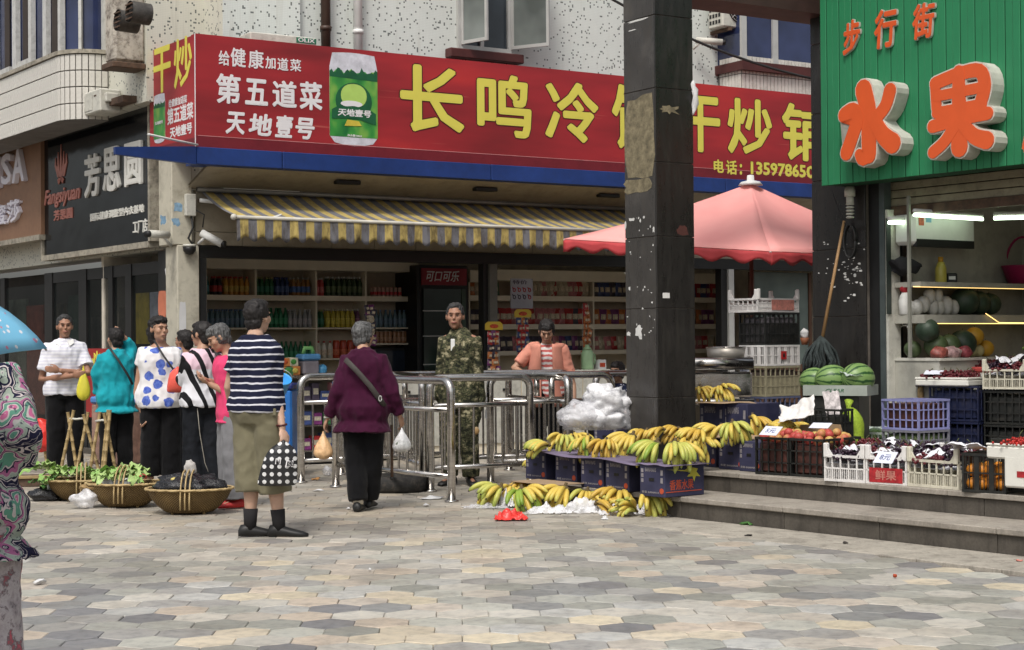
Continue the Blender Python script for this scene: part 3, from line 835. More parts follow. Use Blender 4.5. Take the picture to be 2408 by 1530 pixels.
kl('芳', 203, 368, 239, 460, m_wl3, .025); kl('思', 246, 352, 286, 446, m_wl3, .025); kl('圆', 297, 340, 337, 433, m_wl3, .025)
kl('国际健康调整型内衣基地', 214, 503, 340, 500, m_wl3, .02, .012); kl('工厂店', 314, 520, 348, 546, m_wl3, .02, .012)
kl('Fangsiyuan', 106, 450, 190, 478, m_pink, .02, .015, sh=.3); kl('芳思圆', 128, 496, 172, 513, m_pink, .025, .012)
# crown emblem
x0, z1 = FK.pt(127, 345, 0); x1, z0 = FK.pt(163, 432, 0)
crown = obj('crown_emblem', None, ks)
W2, H2 = x1 - x0, z1 - z0
for k, (a, b_, tip) in enumerate(((.5, .0, 1.0), (.32, .08, .82), (.68, .08, .82), (.14, .25, .70), (.86, .25, .74), (.24, .2, .5), (.76, .2, .5))):
 mb = MB(); ax = x0 + W2 * a
 bx = x0 + W2 * (.5 + (a - .5) * .45)
 mb.prism([(bx - .03, z0 + H2 * .2), (bx + .03, z0 + H2 * .2), (ax + .025, z0 + H2 * (.3 + tip * .3)), (ax, z0 + H2 * tip), (ax - .025, z0 + H2 * (.3 + tip * .3))], -.012, -.001); mb.build('spike', m_pink, crown)
for s_ in (-1, 1):
 mb = MB(); cxx = (x0 + x1) / 2
 mb.tube([(cxx, -.01, z0 + H2 * .18), (cxx + s_ * .07, -.01, z0 + H2 * .05), (cxx + s_ * .09, -.01, z0 + H2 * .14), (cxx + s_ * .05, -.01, z0 + H2 * .17)], .013, 6); mb.build('curl', m_pink, crown)
# ---- brown sign
FN = Frame(*FL.w(0, -.17).xy, FL.a)
nx1 = FN.pt(96, 450, 0)[0]; _, nz1 = FN.pt(60, 303, 0); _, nz0 = FN.pt(60, 558, 0)
bs_ = thing('brown_sign', 'matt brown shop sign with white raised latin letters at the far left', 'sign', FN.o, FN.a)
mb = MB(); mb.box(-13, nx1, 0, .15, nz0, nz1); mb.build('panel', mat('brown_panel', (.27, .15, .09), .55, var=.1, dirt=.15), bs_)
mb = MB(); mb.box(-13, nx1 + .02, -.03, .14, nz0 - .07, nz0 - .002); mb.box(-13, nx1 + .03, -.05, .14, nz1 + .002, nz1 + .06); mb.build('edge_rail', m_frame, bs_)
def nl(t, u0, v0, u1, v1, bold, depth, nm='letter'):
 x0, za = FN.pt(u0, v0, 0); x1, zb_ = FN.pt(u1, v1, 0)
 return letter(t, x0, x1, zb_, za, -.001, bold, depth).build(nm, m_wl4, bs_)
m_wl4 = mat('white_raised_letter', (.78, .76, .84), .4, var=.04)
nl('I', -2, 372, 8, 442, .02, .06); nl('S', 12, 366, 36, 432, .025, .06); nl('A', 38, 356, 66, 426, .025, .06)
nl('蜜', -10, 486, 22, 528, .02, .05); nl('莎', 24, 474, 54, 520, .02, .05)
# ---- rounded balcony with white tiles and sliding windows
FW = FL
def wallx(u, v, y): return FL.pt(u, v, y)
R_ = .42; PRJ = .47
xe = FL.pt(256, 200, -.28)[0]            # where the bay meets the wall
def path(s):                              # arc length from the wall joint -> (x, y), normal
 a = PRJ - R_
 if s < a: return (xe, -.28 - s), (1, 0)
 s -= a; q = R_ * PI / 2
 if s < q:
  t = s / R_
  return (xe - R_ + R_ * math.cos(t), -.28 - a - R_ * math.sin(t)), (math.cos(t), -math.sin(t))
 s -= q
 return (xe - R_ - s, -.28 - a - R_), (0, -1)
bzt0 = 4.69; bzb = 3.93
balc = obj('balcony', None, bL)
LEN = 8.0
N_ = 110
ring = [path(LEN * i / N_) for i in range(N_ + 1)]
mb = MB()
prof = [(0, bzb), (0, bzt0)]
mb.add([(p[0] - n[0] * .01, p[1] - n[1] * .01, z) for p, n in ring for z in (bzb, bzt0)], [(2 * i, 2 * i + 2, 2 * i + 3, 2 * i + 1) for i in range(N_)], smooth=True)
mb.add([(p[0], p[1], z) for p, n in ring for z in (bzt0 + .001,)] + [(xe - .3, -.27, bzt0 + .001), (xe - 7, -.27, bzt0 + .001)], [tuple(range(N_ + 1)) + (N_ + 2, N_ + 1)])
mb.add([(p[0], p[1], bzb) for p, n in ring] + [(xe - .3, -.27, bzb), (xe - 7, -.27, bzb)], [(tuple(range(N_ + 1)) + (N_ + 2, N_ + 1))[::-1]])
mb.build('balcony_core', m_wtile2, balc)
rows = 4; th = (bzt0 - bzb) / rows; tw = .073
tm = MB(); tm.bbox(-tw / 2 + .004, tw / 2 - .004, -.010, 0, .006, th - .006, .003); tme = tm.mesh('tile', m_wtile)
cnt = 0
s_ = .05
while s_ < LEN - .1:
 p, n = path(s_)
 a_ = math.atan2(n[1], n[0]) + PI / 2
 for r_ in range(rows):
  if cnt < 296:
   obj('tile', tme, balc, (p[0], p[1], bzb + r_ * th), a_); cnt += 1
 s_ += tw
# cap and window band above
mb = MB()
mb.add([(p[0] + n[0] * o_, p[1] + n[1] * o_, z) for p, n in ring for o_, z in ((-.1, bzt0 + .004), (.03, bzt0 + .004), (.03, bzt0 + .05), (-.1, bzt0 + .05))],
       [(4 * i + j, 4 * i + 4 + j, 4 * i + 4 + (j + 1) % 4, 4 * i + (j + 1) % 4) for i in range(N_) for j in range(4)]); mb.build('coping', m_frame, balc)
win = obj('window_band', None, bL)
mb = MB(); mb.add([(p[0] - n[0] * .1, p[1] - n[1] * .1, z) for p, n in ring for z in (bzt0 + .05, 7.5)], [(2 * i, 2 * i + 2, 2 * i + 3, 2 * i + 1) for i in range(N_)], smooth=True); mb.build('pane', m_glassb, win)
m_wf = mat('white_window_frame', (.55, .55, .53), .45, var=.1, dirt=.3)
for s_, w_, dz_ in ((.03, .05, 0), (.34, .035, 0), (.70, .08, 0), (1.2, .12, 0), (1.72, .10, .0), (2.3, .14, .0), (3.05, .05, 0), (3.6, .11, 0), (4.3, .06, 0), (5.0, .1, 0), (5.8, .06, 0)):
 p, n = path(s_); a_ = math.atan2(n[1], n[0]) + PI / 2
 mb = MB(); mb.box(-w_ / 2, w_ / 2, .03, .09, bzt0 + .052, 7.5); mb.build('mullion', m_wf, win, (p[0], p[1], 0), a_)
 if s_ > 2:
  mb = MB(); mb.box(0, .5, .05, .09, bzt0 + .052, bzt0 + .15); mb.build('sash_rail', m_wf, win, (p[0], p[1], 0), a_)
for s_ in (.98, 2.02, 2.7, 4.2):
 p, n = path(s_); a_ = math.atan2(n[1], n[0]) + PI / 2
 mb = MB(); mb.box(-.09, .09, .075, .088, bzt0 + .06, 7.5); mb.build('curtain', mat('brown_curtain', (.045, .035, .03), .8), win, (p[0], p[1], 0), a_)
# stained block with two vent pipes, window strip beside it
FV = FL
vx1 = FL.pt(338, 100, -.30)[0]; vx0 = vx1 - .28; vz0 = FL.pt(338, 150, -.30)[1]
blk = thing('vent_block', 'rust stained concrete wall box carrying two black exhaust pipes above the side street', 'wall box', FL.o, FL.a)
m_stain = mat('stained_concrete', (.46, .42, .36), .85, var=.25, sc=4, dirt=.9, dirtc=(.06, .04, .03), bump=.5)
mb = MB(); mb.bbox(vx0, vx1, -.64, -.282, vz0, 7, .03); mb.build('block', m_stain, blk)
mb = MB(); mb.bbox(vx0 - .02, vx1 + .02, -.67, -.282, vz0 - .07, vz0 - .003, .01); mb.build('ledge', m_rust, blk)
for u, v in ((276, 50), (304, 30)):
 x, z = FL.pt(u, v, -.8)
 mb = MB(); mb.tube([(x, -.58, z), (x, -.80, z + .01)], .115, 16, caps=False); mb.tube([(x, -.60, z), (x, -.77, z)], .085, 16); mb.build('exhaust_pipe', mat('sooty_pipe', (.06, .055, .05), .6, var=.5, sc=9, dirt=.6, dirtc=(.01, .01, .01)), blk)
 mb = MB()
 for q in (-.07, -.02, .03, .08): mb.box(x - .08, x + .08, -.81, -.795, z + q, z + q + .015)
 mb.build('grille', m_rust, blk)
sx_ = FL.pt(350, 80, -.01)[0]; sz_ = FL.pt(365, 50, -.01)[1]; sx2 = FL.pt(388, 80, -.01)[0]
mb = MB(); mb.box(sx_, sx2, -.025, -.005, sz_, 7); mb.build('small_window', m_glassd, bL)
mb = MB(); mb.box(sx_ - .03, sx2, -.04, -.003, sz_ - .07, sz_ - .002); mb.box(sx_ - .04, sx_ - .002, -.04, -.003, sz_, 7); mb.build('window_frame', m_wf, bL)
mb = MB(); mb.box(sx_ - .04, sx2, -.02, -.003, sz_ - .6, sz_ - .072); mb.build('grey_panel', mat('grey_render', (.42, .44, .46), .7), bL)
# air conditioner on the ledge
def ac_unit(fr, name, lab, u, v, y, w_=.8, h_=.55, d_=.3, rot=0, fan=True):
 x, z = fr.pt(u, v, y)
 o = at(fr, name, lab, 'air conditioner', x, y, z, rot)
 mb = MB(); mb.bbox(0, w_, 0, d_, 0, h_, .015); mb.build('case', m_ivory, o)
 cx_, cz_ = w_ * .38, h_ * .5; r = h_ * .4
 if not fan:
  mb = MB(); mb.box(.05, w_ * .62, -.006, -.001, .04, h_ - .05); mb.build('cover_plate', m_ivory, o)
  mb = MB(); mb.box(w_ * .7, w_ * .82, -.004, -.001, h_ * .7, h_ * .76); mb.build('badge', m_rust, o)
  mb = MB(); mb.bbox(w_ + .001, w_ + .06, .05, .2, h_ * .4, h_ * .8, .01); mb.build('valve_cover', m_ivory, o)
  return o
 mb = MB(); mb.tube([(cx_, -.012, cz_), (cx_, .0, cz_)], r, 24); mb.build('fan_opening', m_black, o)
 mb = MB()
 for q in (.35, .55, .75, .95): mb.tube([(cx_ + r * q * math.cos(t), -.02, cz_ + r * q * math.sin(t)) for t in [2 * PI * i / 24 for i in range(25)]], .006, 4)
 for t in range(8): mb.tube([(cx_, -.02, cz_), (cx_ + r * math.cos(t * PI / 4), -.02, cz_ + r * math.sin(t * PI / 4))], .006, 4)
 mb.build('grille', m_alu, o)
 for t in range(3):
  mb = MB(); mb.add([(cx_, -.014, cz_), (cx_ + r * .85 * math.cos(t * 2.09), -.016, cz_ + r * .85 * math.sin(t * 2.09)), (cx_ + r * .85 * math.cos(t * 2.09 + .9), -.013, cz_ + r * .85 * math.sin(t * 2.09 + .9))], [(0, 1, 2)]); mb.build('fan_blade', mat('grey_fan', (.2, .2, .19), .5), o)
 mb = MB()
 for i in range(4):
  for j in range(6): mb.box(-.004, 0, .05 + i * .06, .09 + i * .06, .05 + j * h_ * .15, .05 + j * h_ * .15 + .05)
 mb.build('side_vent', m_black, o)['kind'] = 'stuff'
 for q in (.1, w_ - .14):
  mb = MB(); mb.box(q, q + .04, -.02, d_ + .15, -.045, -.003); mb.build('bracket', m_rust, o)
 return o
acl = ac_unit(FL, 'air_conditioner', 'weathered white air conditioner standing on the canopy of the black sign', 190, 276, -.55, .60, .26, .25, fan=False)
acr = ac_unit(FA, 'air_conditioner', 'white air conditioner unit with fan on the mosaic wall right of the dark pillar', 1700, 62, -.38, .8, .56, .3)
ladd = at(FA, 'board_on_sign', 'grey panel with green lettering lying on top of the red sign', 'panel', *[FA.pt(580, 76, SY + .2)[0], SY + .1, SZT])
mb = MB(); mb.bbox(0, .78, 0, .3, .002, .10, .01, M=RX(0)); mb.build('case', m_ivory, ladd)
mb = MB(); mb.box(.54, .78, -.004, -.001, .03, .09); mb.build('green_label', mat('label_green', (.03, .16, .09), .5), ladd)
letter('OLIX', .56, .76, .04, .085, -.0045, .02, .002).build('lettering', m_wlet, ladd)
# cables on facade A
Pa, Pb = D(1390, -30, 17.0), D(1930, 190, 17.5)
cable('overhead_cable', 'black cable crossing the mosaic wall behind the dark pillar', sag(Pa, Pb, .12), .014)
cable('overhead_cable', 'thin wire running down the mosaic wall below the right air conditioner', [FA.w(FA.pt(u, v, -.03)[0], -.03, FA.pt(u, v, -.03)[1]) for u, v in ((1700, 70), (1708, 120), (1722, 190), (1726, 225))], .012)
cable('overhead_cable', 'curved white hose rising beside the air conditioner on the black sign', [FL.w(FL.pt(u, v, -.2)[0], -.2, FL.pt(u, v, -.2)[1]) for u, v in ((270, 250), (282, 205), (294, 190), (302, 210), (300, 240))], .022, m_white, 'hose')
cctv('security_camera', 'white bullet camera on the mosaic wall just right of the dark pillar', 1640, 95, -.15, math.radians(60), .35, .08)
p_ = FA.pt(1634, 175, -.75)

# ================================================================= DARK GRANITE PILLARS AND FRUIT SHOP (front G)
def granite(name, base=(.018, .0165, .0155), gk=.22):
 m, n = newmat(name, .28, 0, .5)
 v = n.coord()
 f = n.noise(v, 2.2, 6, .7)
 c = n.ramp(f, [(.3, tuple(x * .7 for x in base)), (.55, base), (.8, tuple(x * 2.0 for x in base))])
 sp = n.noise(v, 140, 2, .9)
 c = n.mix(n.ramp(sp, [(.62, (0, 0, 0)), (.72, (.35, .35, .35))]), c, (.09, .07, .06))
 g = n.noise(n.mapping(v, (6, 6, 1.2)), 1.6, 6, .75)
 c = n.mix(n.ramp(g, [(.52, (0, 0, 0)), (.75, (gk, gk, gk))]), c, (.085, .075, .055))
 n.color(c)
 n.link(n.ramp(g, [(.35, (.2,) * 3), (.7, (.55,) * 3)]), n.b.inputs['Roughness'])
 n.bump(f, .1, .01)
 return m
m_gran = granite('black_granite'); m_gran_lit = granite('black_granite_lit', (.05, .046, .042), .45)  # lit copy for left faces: brighter light put into its colour, plus grime
m_glue = mat('glue_residue', (.20, .17, .105), .8, var=.45, sc=14, dirt=.5, dirtc=(.05, .04, .03))
m_speck = mat('paint_flake', (.6, .6, .58), .7)
pc = D(1545, 700, 14.2)
FP = Frame(pc.x, pc.y, FA.a)                 # x along A (right face), left face along -B
pil = thing('granite_pillar', 'tall square black granite pillar in the middle with torn paper and glue patches', 'pillar', FP.o, FP.a)
w1 = FP.pt(1634, 700, 0)[0]
w2 = .45
def joints(frx, u, vs): return [frx.pt(u, v, 0)[1] for v in vs]
zs = [PZ] + sorted(joints(FP, 1547, (925, 700, 556, 378, 100 + 205 - 100 * 0, 10))) + [6.4]
zs = [PZ, .85, 1.62, 2.24, 2.88, 3.52, 4.15, 4.8, 6.5]
mb = MB(); mb.box(.01, w1 - .01, .01, w2 - .01, PZ, 6.5); mb.build('core', m_joint, pil)
for i, (a, b_) in enumerate(zip(zs, zs[1:])):
 bb = MB(); bb.bbox(0, w1, -.0, .02, a + .003, b_ - .003, .003); bb.build('granite_slab', m_gran, pil)
 bb = MB(); bb.bbox(-.0, .02, .021, w2, a + .003, b_ - .003, .003); bb.build('granite_slab', m_gran_lit, pil)
 bb = MB(); bb.box(.021, w1, w2 - .02, w2, a + .003, b_ - .003); bb.box(w1 - .02, w1, .021, w2 - .021, a + .003, b_ - .003); bb.build('granite_slab', m_gran, pil)
# marks live on the left face: frame with x from far left edge to the corner
FPL = Frame(pc.x, pc.y, FP.a - PI / 2)
def onleft(name, u0, v0, u1, v1, m_, seed, rag=.35, th=.002, n=14):
 o = splotch(FPL, None, name, u0, v0, u1, v1, 0, m_, seed, n, th, rag)
 o.parent = pil; o.rotation_euler = (0, 0, -PI / 2); return o
onleft('glue_patch', 1466, 232, 1543, 418, m_glue, 2, .12)
onleft('glue_patch', 1466, 425, 1536, 452, m_glue, 3, .25)
rr = random.Random(8)
for i in range(34):
 u = rr.uniform(1466, 1541); v = rr.choice((rr.uniform(505, 600), rr.uniform(600, 740), rr.uniform(740, 790)))
 s_ = rr.uniform(1.5, 5)
 onleft('paint_fleck', u, v, u + s_, v + s_ * rr.uniform(.6, 2.2), m_speck, i, .5, .0015, 7)
for i, (u0, v0, u1, v1) in enumerate(((1476, 514, 1494, 520), (1468, 520, 1474, 542), (1493, 762, 1512, 800), (1474, 780, 1484, 792), (1534, 533, 1540, 548), (1470, 54, 1530, 43), (1474, 74, 1496, 71), (1472, 262, 1540, 249))):
 onleft('torn_paper', u0, v0, u1, v1, m_speck if i != 7 else m_glue, i + 60, .5, .002)
splotch(FP, pil, 'torn_paper', 1548, 245, 1600, 272, 0, m_glue, 77, 16, .003, .6)
splotch(FP, pil, 'sticker', 1558, 689, 1575, 702, 0, m_speck, 5, 8, .001, .03)
splotch(FP, pil, 'faded_print', 1590, 525, 1620, 560, 0, mat('faded_red', (.075, .025, .02), .7), 5, 12, .001, .4)
bagp = at(FP, 'white_paper_bag', 'white and red plastic scrap stuck on the right edge of the tall dark pillar', 'scrap', w1 + .01, 0, FP.pt(1628, 230, 0)[1])
mb = MB(); mb.ell((0.0, .0, 0), (.035, .03, .15), nu=8, nv=8); mb.jit(.04, 14, 3); mb.build('bag', m_paper, bagp)
# second pillar at the corner of the fruit shop
pil2 = thing('granite_pillar', 'black granite corner pillar left of the fruit shop behind the leaning mop', 'pillar', FG.o, FG.a)
W3 = FG.pt(2036, 700, 0)[0]
mb = MB(); mb.box(.01, W3 - .01, .01, .6, PZ, 5.2); mb.build('core', m_joint, pil2)
for a, b_ in ((PZ, .95), (.95, 1.55), (1.55, 2.17), (2.17, 2.82), (2.82, 3.45), (3.45, 4.1), (4.1, 5.2)):
 bb = MB(); bb.bbox(0, W3, 0, .02, a + .003, b_ - .003, .003); bb.build('granite_slab', m_gran, pil2)
 bb = MB(); bb.box(0, .02, .021, .6, a + .003, b_ - .003); bb.build('granite_slab', m_gran_lit, pil2)
rr = random.Random(4)
for i in range(60):
 u = rr.gauss(1995, 18) if i > 20 else rr.uniform(1918, 2030); v = rr.gauss(640, 26) if i > 20 else rr.uniform(560, 690)
 if not 1916 < u < 2030: continue
 s_ = rr.uniform(1.5, 6)
 splotch(FG, pil2, 'paint_fleck', u, v, u + s_ * 1.6, v + s_, 0, m_speck, i, 7, .0015, .5)
# overhead beam between the pillars
bm = at(FP, 'overhead_beam', 'dark brown beam joining the tall pillar to the green fruit shop sign', 'beam')
mb = MB(); zb_ = FP.pt(1800, 16, .02)[1]; mb.box(w1, 2.3, .02, w2, zb_, zb_ + .5); mb.build('beam', mat('dark_brown_panel', (.045, .025, .02), .6, var=.3), bm)
bmr = at(FG, 'arcade_ceiling', 'dark ceiling of the arcade over the fruit shop', 'ceiling', 0, 0, 0)
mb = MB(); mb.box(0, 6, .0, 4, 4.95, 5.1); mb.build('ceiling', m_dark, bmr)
# fruit shop building: header, posts, side wall, back wall
bG = thing('fruit_shop', 'fruit shop with rolled up shutter below the green ribbed sign', 'building', FG.o, FG.a)
m_wallw = mat('painted_shop_wall', (.40, .39, .34), .7, var=.1, sc=2, dirt=.25)
pz0 = FG.pt(2060, 480, .1)[1]
px0 = W3 + .002; px1 = FG.pt(2082, 700, 0)[0]
mb = MB(); mb.box(px0, px1 - .1, .05, .35, PZ, 3.0); mb.build('door_post', m_black, bG)
mb = MB(); mb.box(px1 - .09, px1 - .03, .03, .12, PZ, 3.0); mb.build('door_post', mat('grey_green_metal', (.09, .11, .11), .45, .4), bG)
mb = MB(); mb.box(px1 - .028, px1, .04, .2, PZ, 2.5); mb.build('door_post', m_ivory, bG)
zsh0 = FG.pt(2200, 492, .15)[1]; zsh1 = FG.pt(2200, 420, .15)[1]
RMX = 5.2
for i in range(9):                          # shutter slats
 a = zsh0 + .05 + i * .075
 bb = MB(); bb.bbox(px1 - .08, RMX, .14, .165, a + .004, a + .071, .004); bb.build('shutter_slat', mat('shutter_cream', (.30, .27, .19), .55, var=.15, dirt=.4), bG)
mb = MB(); mb.box(px1 - .08, RMX, .12, .19, zsh0 - .03, zsh0 + .05); mb.build('shutter_bottom_rail', m_rust, bG)
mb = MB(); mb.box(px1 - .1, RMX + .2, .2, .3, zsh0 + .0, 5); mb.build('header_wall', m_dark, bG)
RD = 1.95                                    # room depth
mb = MB(); mb.box(px1 - .06, px1 - .0, .36, RD, PZ, 2.95); mb.build('left_wall', m_wallw, bG)
mb = MB(); mb.box(px1 - .06, RMX + .2, RD, RD + .1, PZ, 2.95); mb.build('back_wall', m_wallw, bG)
mb = MB(); mb.box(RMX, RMX + .1, .3, RD, PZ, 2.95); mb.build('right_wall', m_wallw, bG)
mb = MB(); mb.box(px1 - .06, RMX, .3, RD, 2.72, 2.78); mb.build('ceiling', m_wallw, bG)
# ---- green ribbed sign
FGS = Frame(*FG.w(0, -.35).xy, FG.a)
gx0 = FGS.pt(1930, 300, 0)[0]; _, gz0 = FGS.pt(1935, 438, 0); _, gz1 = FGS.pt(1932, 10, 0)
gz1 = 4.75
gs = thing('green_sign', 'green ribbed metal sign with orange fruit characters above the fruit shop', 'sign', FGS.o, FGS.a)
m_green = mat('green_ribbed_metal', (.022, .20, .085), .5, var=.08, sc=1.5, dirt=.12, dirtc=(.02, .1, .05))
m_greend = mat('green_groove', (.006, .05, .02), .8)
mb = MB(); mb.box(gx0 + .001, gx0 + 4.6, .012, .33, gz0 + .01, gz1); mb.build('backing', m_greend, gs)
pw = .0745; i = 0
while gx0 + i * pw < gx0 + 4.6:
 xx = gx0 + i * pw
 bb = MB(); d_ = .0 if i % 2 == 0 else .006
 bb.bbox(xx + .0025, xx + pw - .0025, d_, .014, gz0, gz1 - .002, .004); bb.build('panel', m_green, gs); i += 1
m_or = mat('orange_letter_face', (.66, .10, .025), .4, var=.05); m_side = mat('letter_side_white', (.55, .54, .48), .5, var=.12, dirt=.2)
def fat(ch, u0, v0, u1, v1, bold, depth, rim=.012, curve=None):
 y = 0
 x0, za = FGS.pt(u0, v0, -depth); x1, zb_ = FGS.pt(u1, v1, -depth)
 lt = obj('letter', None, gs)
 letter(ch, x0, x1, zb_, za, -.002, bold + rim, depth, 0, fit=bold).build('return', m_side, lt)
 letter(ch, x0, x1, zb_, za, -.0025 - depth, bold, .006).build('face', m_or, lt)
 return lt
# hand shaped plump strokes for the two big characters
def plump(ch, u0, v0, u1, v1, strokes, depth=.15):
 x0, za = FGS.pt(u0, v0, -depth); x1, zb_ = FGS.pt(u1, v1, -depth)
 lt = obj('letter', None, gs)
 def mk(grow, yb, yf, nm, m_):
  mb = MB()
  # raster-free union: stroke capsules as prisms, staggered a hair in depth so faces never coincide
  for k, st in enumerate(strokes):
   pts = st[:-1]; wd = st[-1]
   P2 = [Vector((x0 + (x1 - x0) * a, zb_ + (za - zb_) * b_)) for a, b_ in pts]
   # smooth the centre line
   L = []
   for i in range(len(P2) - 1):
    p0 = P2[max(i - 1, 0)]; p1 = P2[i]; p2 = P2[i + 1]; p3 = P2[min(i + 2, len(P2) - 1)]
    for t in (0, .25, .5, .75):
     t2, t3 = t * t, t * t * t
     L.append(.5 * ((2 * p1) + (-p0 + p2) * t + (2 * p0 - 5 * p1 + 4 * p2 - p3) * t2 + (-p0 + 3 * p1 - 3 * p2 + p3) * t3))
   L.append(P2[-1])
   n = len(L); lo, hi = [], []
   for i, p in enumerate(L):
    t = (L[min(i + 1, n - 1)] - L[max(i - 1, 0)]).normalized(); nn = Vector((-t.y, t.x))
    q = i / (n - 1); wv = wd[0] + (wd[1] - wd[0]) * q
    wv = wv * .5 * (x1 - x0) + grow
    hi.append(p + nn * wv); lo.append(p - nn * wv)
   def cap(p, t, wv):
    a0 = math.atan2(t.y, t.x)
    return [p + Vector((math.cos(a0 + s), math.sin(a0 + s))) * wv for s in (PI / 2 * .66, PI / 2 * .33, 0, -PI / 2 * .33, -PI / 2 * .66)]
   te = (L[-1] - L[-2]).normalized(); ts = (L[0] - L[1]).normalized()
   we = (wd[1]) * .5 * (x1 - x0) + grow; ws = wd[0] * .5 * (x1 - x0) + grow
   poly = hi + cap(L[-1], te, we) + lo[::-1] + cap(L[0], ts, ws)
   poly = [(p.x, p.y) for p in poly][::-1]
   mb.prism(poly, yf - k * .0007, yb)
  mb.build(nm, m_, lt)
 mk(.013, -.002, -depth, 'return', m_side)
 mk(0, -depth - .001, -depth - .008, 'face', m_or)
 return lt
plump('水', 1972, 202, 2118, 385, [
 [(.42, .90), (.50, .62), (.50, .30), (.50, .14), (.34, .12), (.22, .14)][:4] + [(.26, .22)],
 [(.50, .16), (.40, .10), (.34, .16), (.20, .14)],
 [(.10, .64), (.24, .68), (.32, .58), (.22, .36), (.13, .20), (.20, .20)],
 [(.85, .84), (.78, .68), (.64, .56), (.19, .17)],
 [(.58, .56), (.72, .36), (.88, .24), (.18, .26)]])
plump('果', 2178, 162, 2338, 360, [
 [(.14, .82), (.16, .55), (.15, .15)],
 [(.14, .82), (.50, .88), (.80, .88), (.88, .72), (.82, .54), (.16, .18)],
 [(.16, .68), (.84, .70), (.13, .13)],
 [(.16, .50), (.84, .52), (.14, .14)],
 [(.50, .90), (.50, .50), (.50, .10), (.17, .24)],
 [(.10, .36), (.50, .40), (.92, .42), (.16, .16)],
 [(.44, .34), (.28, .18), (.10, .08), (.16, .15)],
 [(.56, .34), (.72, .20), (.90, .14), (.16, .22)]])
fat('店', 2402, 170, 2560, 350, .06, .15)
for ch, u0, v0, u1, v1 in (('步', 1982, 52, 2024, 124), ('行', 2056, 28, 2110, 108), ('街', 2146, 14, 2200, 86)):
 x0, za = FGS.pt(u0, v0, -.02); x1, zb_ = FGS.pt(u1, v1, -.02)
 lt = obj('letter', None, gs)
 letter(ch, x0, x1, zb_, za, -.001, .045, .022, .12, fit=.03).build('return', m_side, lt)
 letter(ch, x0, x1, zb_, za, -.024, .03, .004, .12).build('face', m_or, lt)
# ================================================================= INSIDE THE SNACK SHOP
def zA(u, v, y): return FA.pt(u, v, y)[1]
def xA(u, y): return FA.pt(u, 700, y)[0]
m_shelf = mat('shelf_board', (.78, .71, .57), .55, var=.06); m_shback = mat('shelf_back', (.58, .51, .40), .8, var=.1)
YS = 2.0
def shelf_unit(lab, u0, u1, divs, boards, zt, head, zb=.1):
 x0, x1 = xA(u0, YS), xA(u1, YS)
 o = at(FA, 'shelf_unit', lab, 'shelf')
 mb = MB(); mb.box(x0, x1, YS + .36, YS + .38, zb, zt); mb.build('back_panel', m_shback, o)
 mb = MB(); mb.bbox(x0 - .02, x1 + .03, YS - .05, YS + .36, zt - head, zt, .006); mb.build('top_board', m_shelf, o)
 for u in [u0] + divs + [u1]:
  x = xA(u, YS); mb = MB(); mb.box(x - .012, x + .012, YS + .002, YS + .358, zb, zt - head - .002); mb.build('divider', m_shelf, o)
 for ua, ub, z, th in boards:
  mb = MB(); mb.box(xA(ua, YS) + .013, xA(ub, YS) - .013, YS, YS + .357, z - th, z); mb.build('shelf', m_shelf, o)
 return o
z1 = zA(740, 696, YS); z2 = zA(740, 771, YS); z3 = zA(900, 808, YS); z4 = zA(800, 843, YS); z5 = zA(700, 850, YS)
shelf_unit('long cream drinks shelf on the left of the snack shop, four bays wide', 484, 976, [602, 744, 861], [(484, 602, z1, .065), (602, 744, z1, .065), (744, 861, z1, .065), (861, 976, z1, .065), (484, 602, z2, .02), (602, 744, z2, .02), (744, 861, z2, .02), (861, 976, z2, .02), (861, 976, z3, .02), (744, 861, z4, .02), (484, 602, z5, .02), (602, 744, z5, .02), (861, 976, z5 - .2, .02), (744, 861, z5 - .4, .02)], 2.41, .14)
r1 = zA(1300, 697, YS); r2 = zA(1300, 763, YS); r3 = zA(1300, 825, YS)
BR = lambda a, b_: [(a, b_, r1, .07), (a, b_, r2, .07), (a, b_, r3, .06), (a, b_, r3 - .35, .05)]
shelf_unit('narrow snack shelf just right of the red topped drinks fridge', 1104, 1138, [], BR(1104, 1138), 2.31, .16)
shelf_unit('wide snack shelf behind the poster, left of the tall dark pillar', 1160, 1700, [1396, 1570], BR(1160, 1396) + BR(1396, 1570) + BR(1570, 1700), 2.33, .15)
def bottle_mesh(name, body, cap, labc, h=.23, r=.031, kind=0):
 mb = MB()
 if kind == 0: P = [(r * .9, 0), (r, .008), (r, h * .55), (r * .95, h * .66), (r * .45, h * .86), (r * .4, h * .92)]
 elif kind == 1: P = [(r * .92, 0), (r, .006), (r, h * .9), (r * .85, h * .97)]
 else: P = [(r, 0), (r, h * .7), (r * .6, h * .82), (r * .5, h * .9)]
 mb.lathe(P, 10, 0)
 if kind != 1: mb.lathe([(r * .46, h * .9), (r * .46, h)], 8, 1)
 else: mb.lathe([(r * .84, h * .97), (r * .84, h)], 10, 1)
 mb.lathe([(r * 1.02, h * .18), (r * 1.02, h * .50)], 10, 2, caps=False)
 q_ = lambda c: tuple(min(.8, x * 1.15 + .012) for x in c)
 body, cap, labc = q_(body), q_(cap), q_(labc)
 M3 = [mat('bottle_%s' % name, body, .25, var=.1), mat('cap_%s' % name, cap, .4, var=.05), mat('label_%s' % name, labc, .5, var=.35, sc=60)]
 return mb.mesh('bottle', M3)
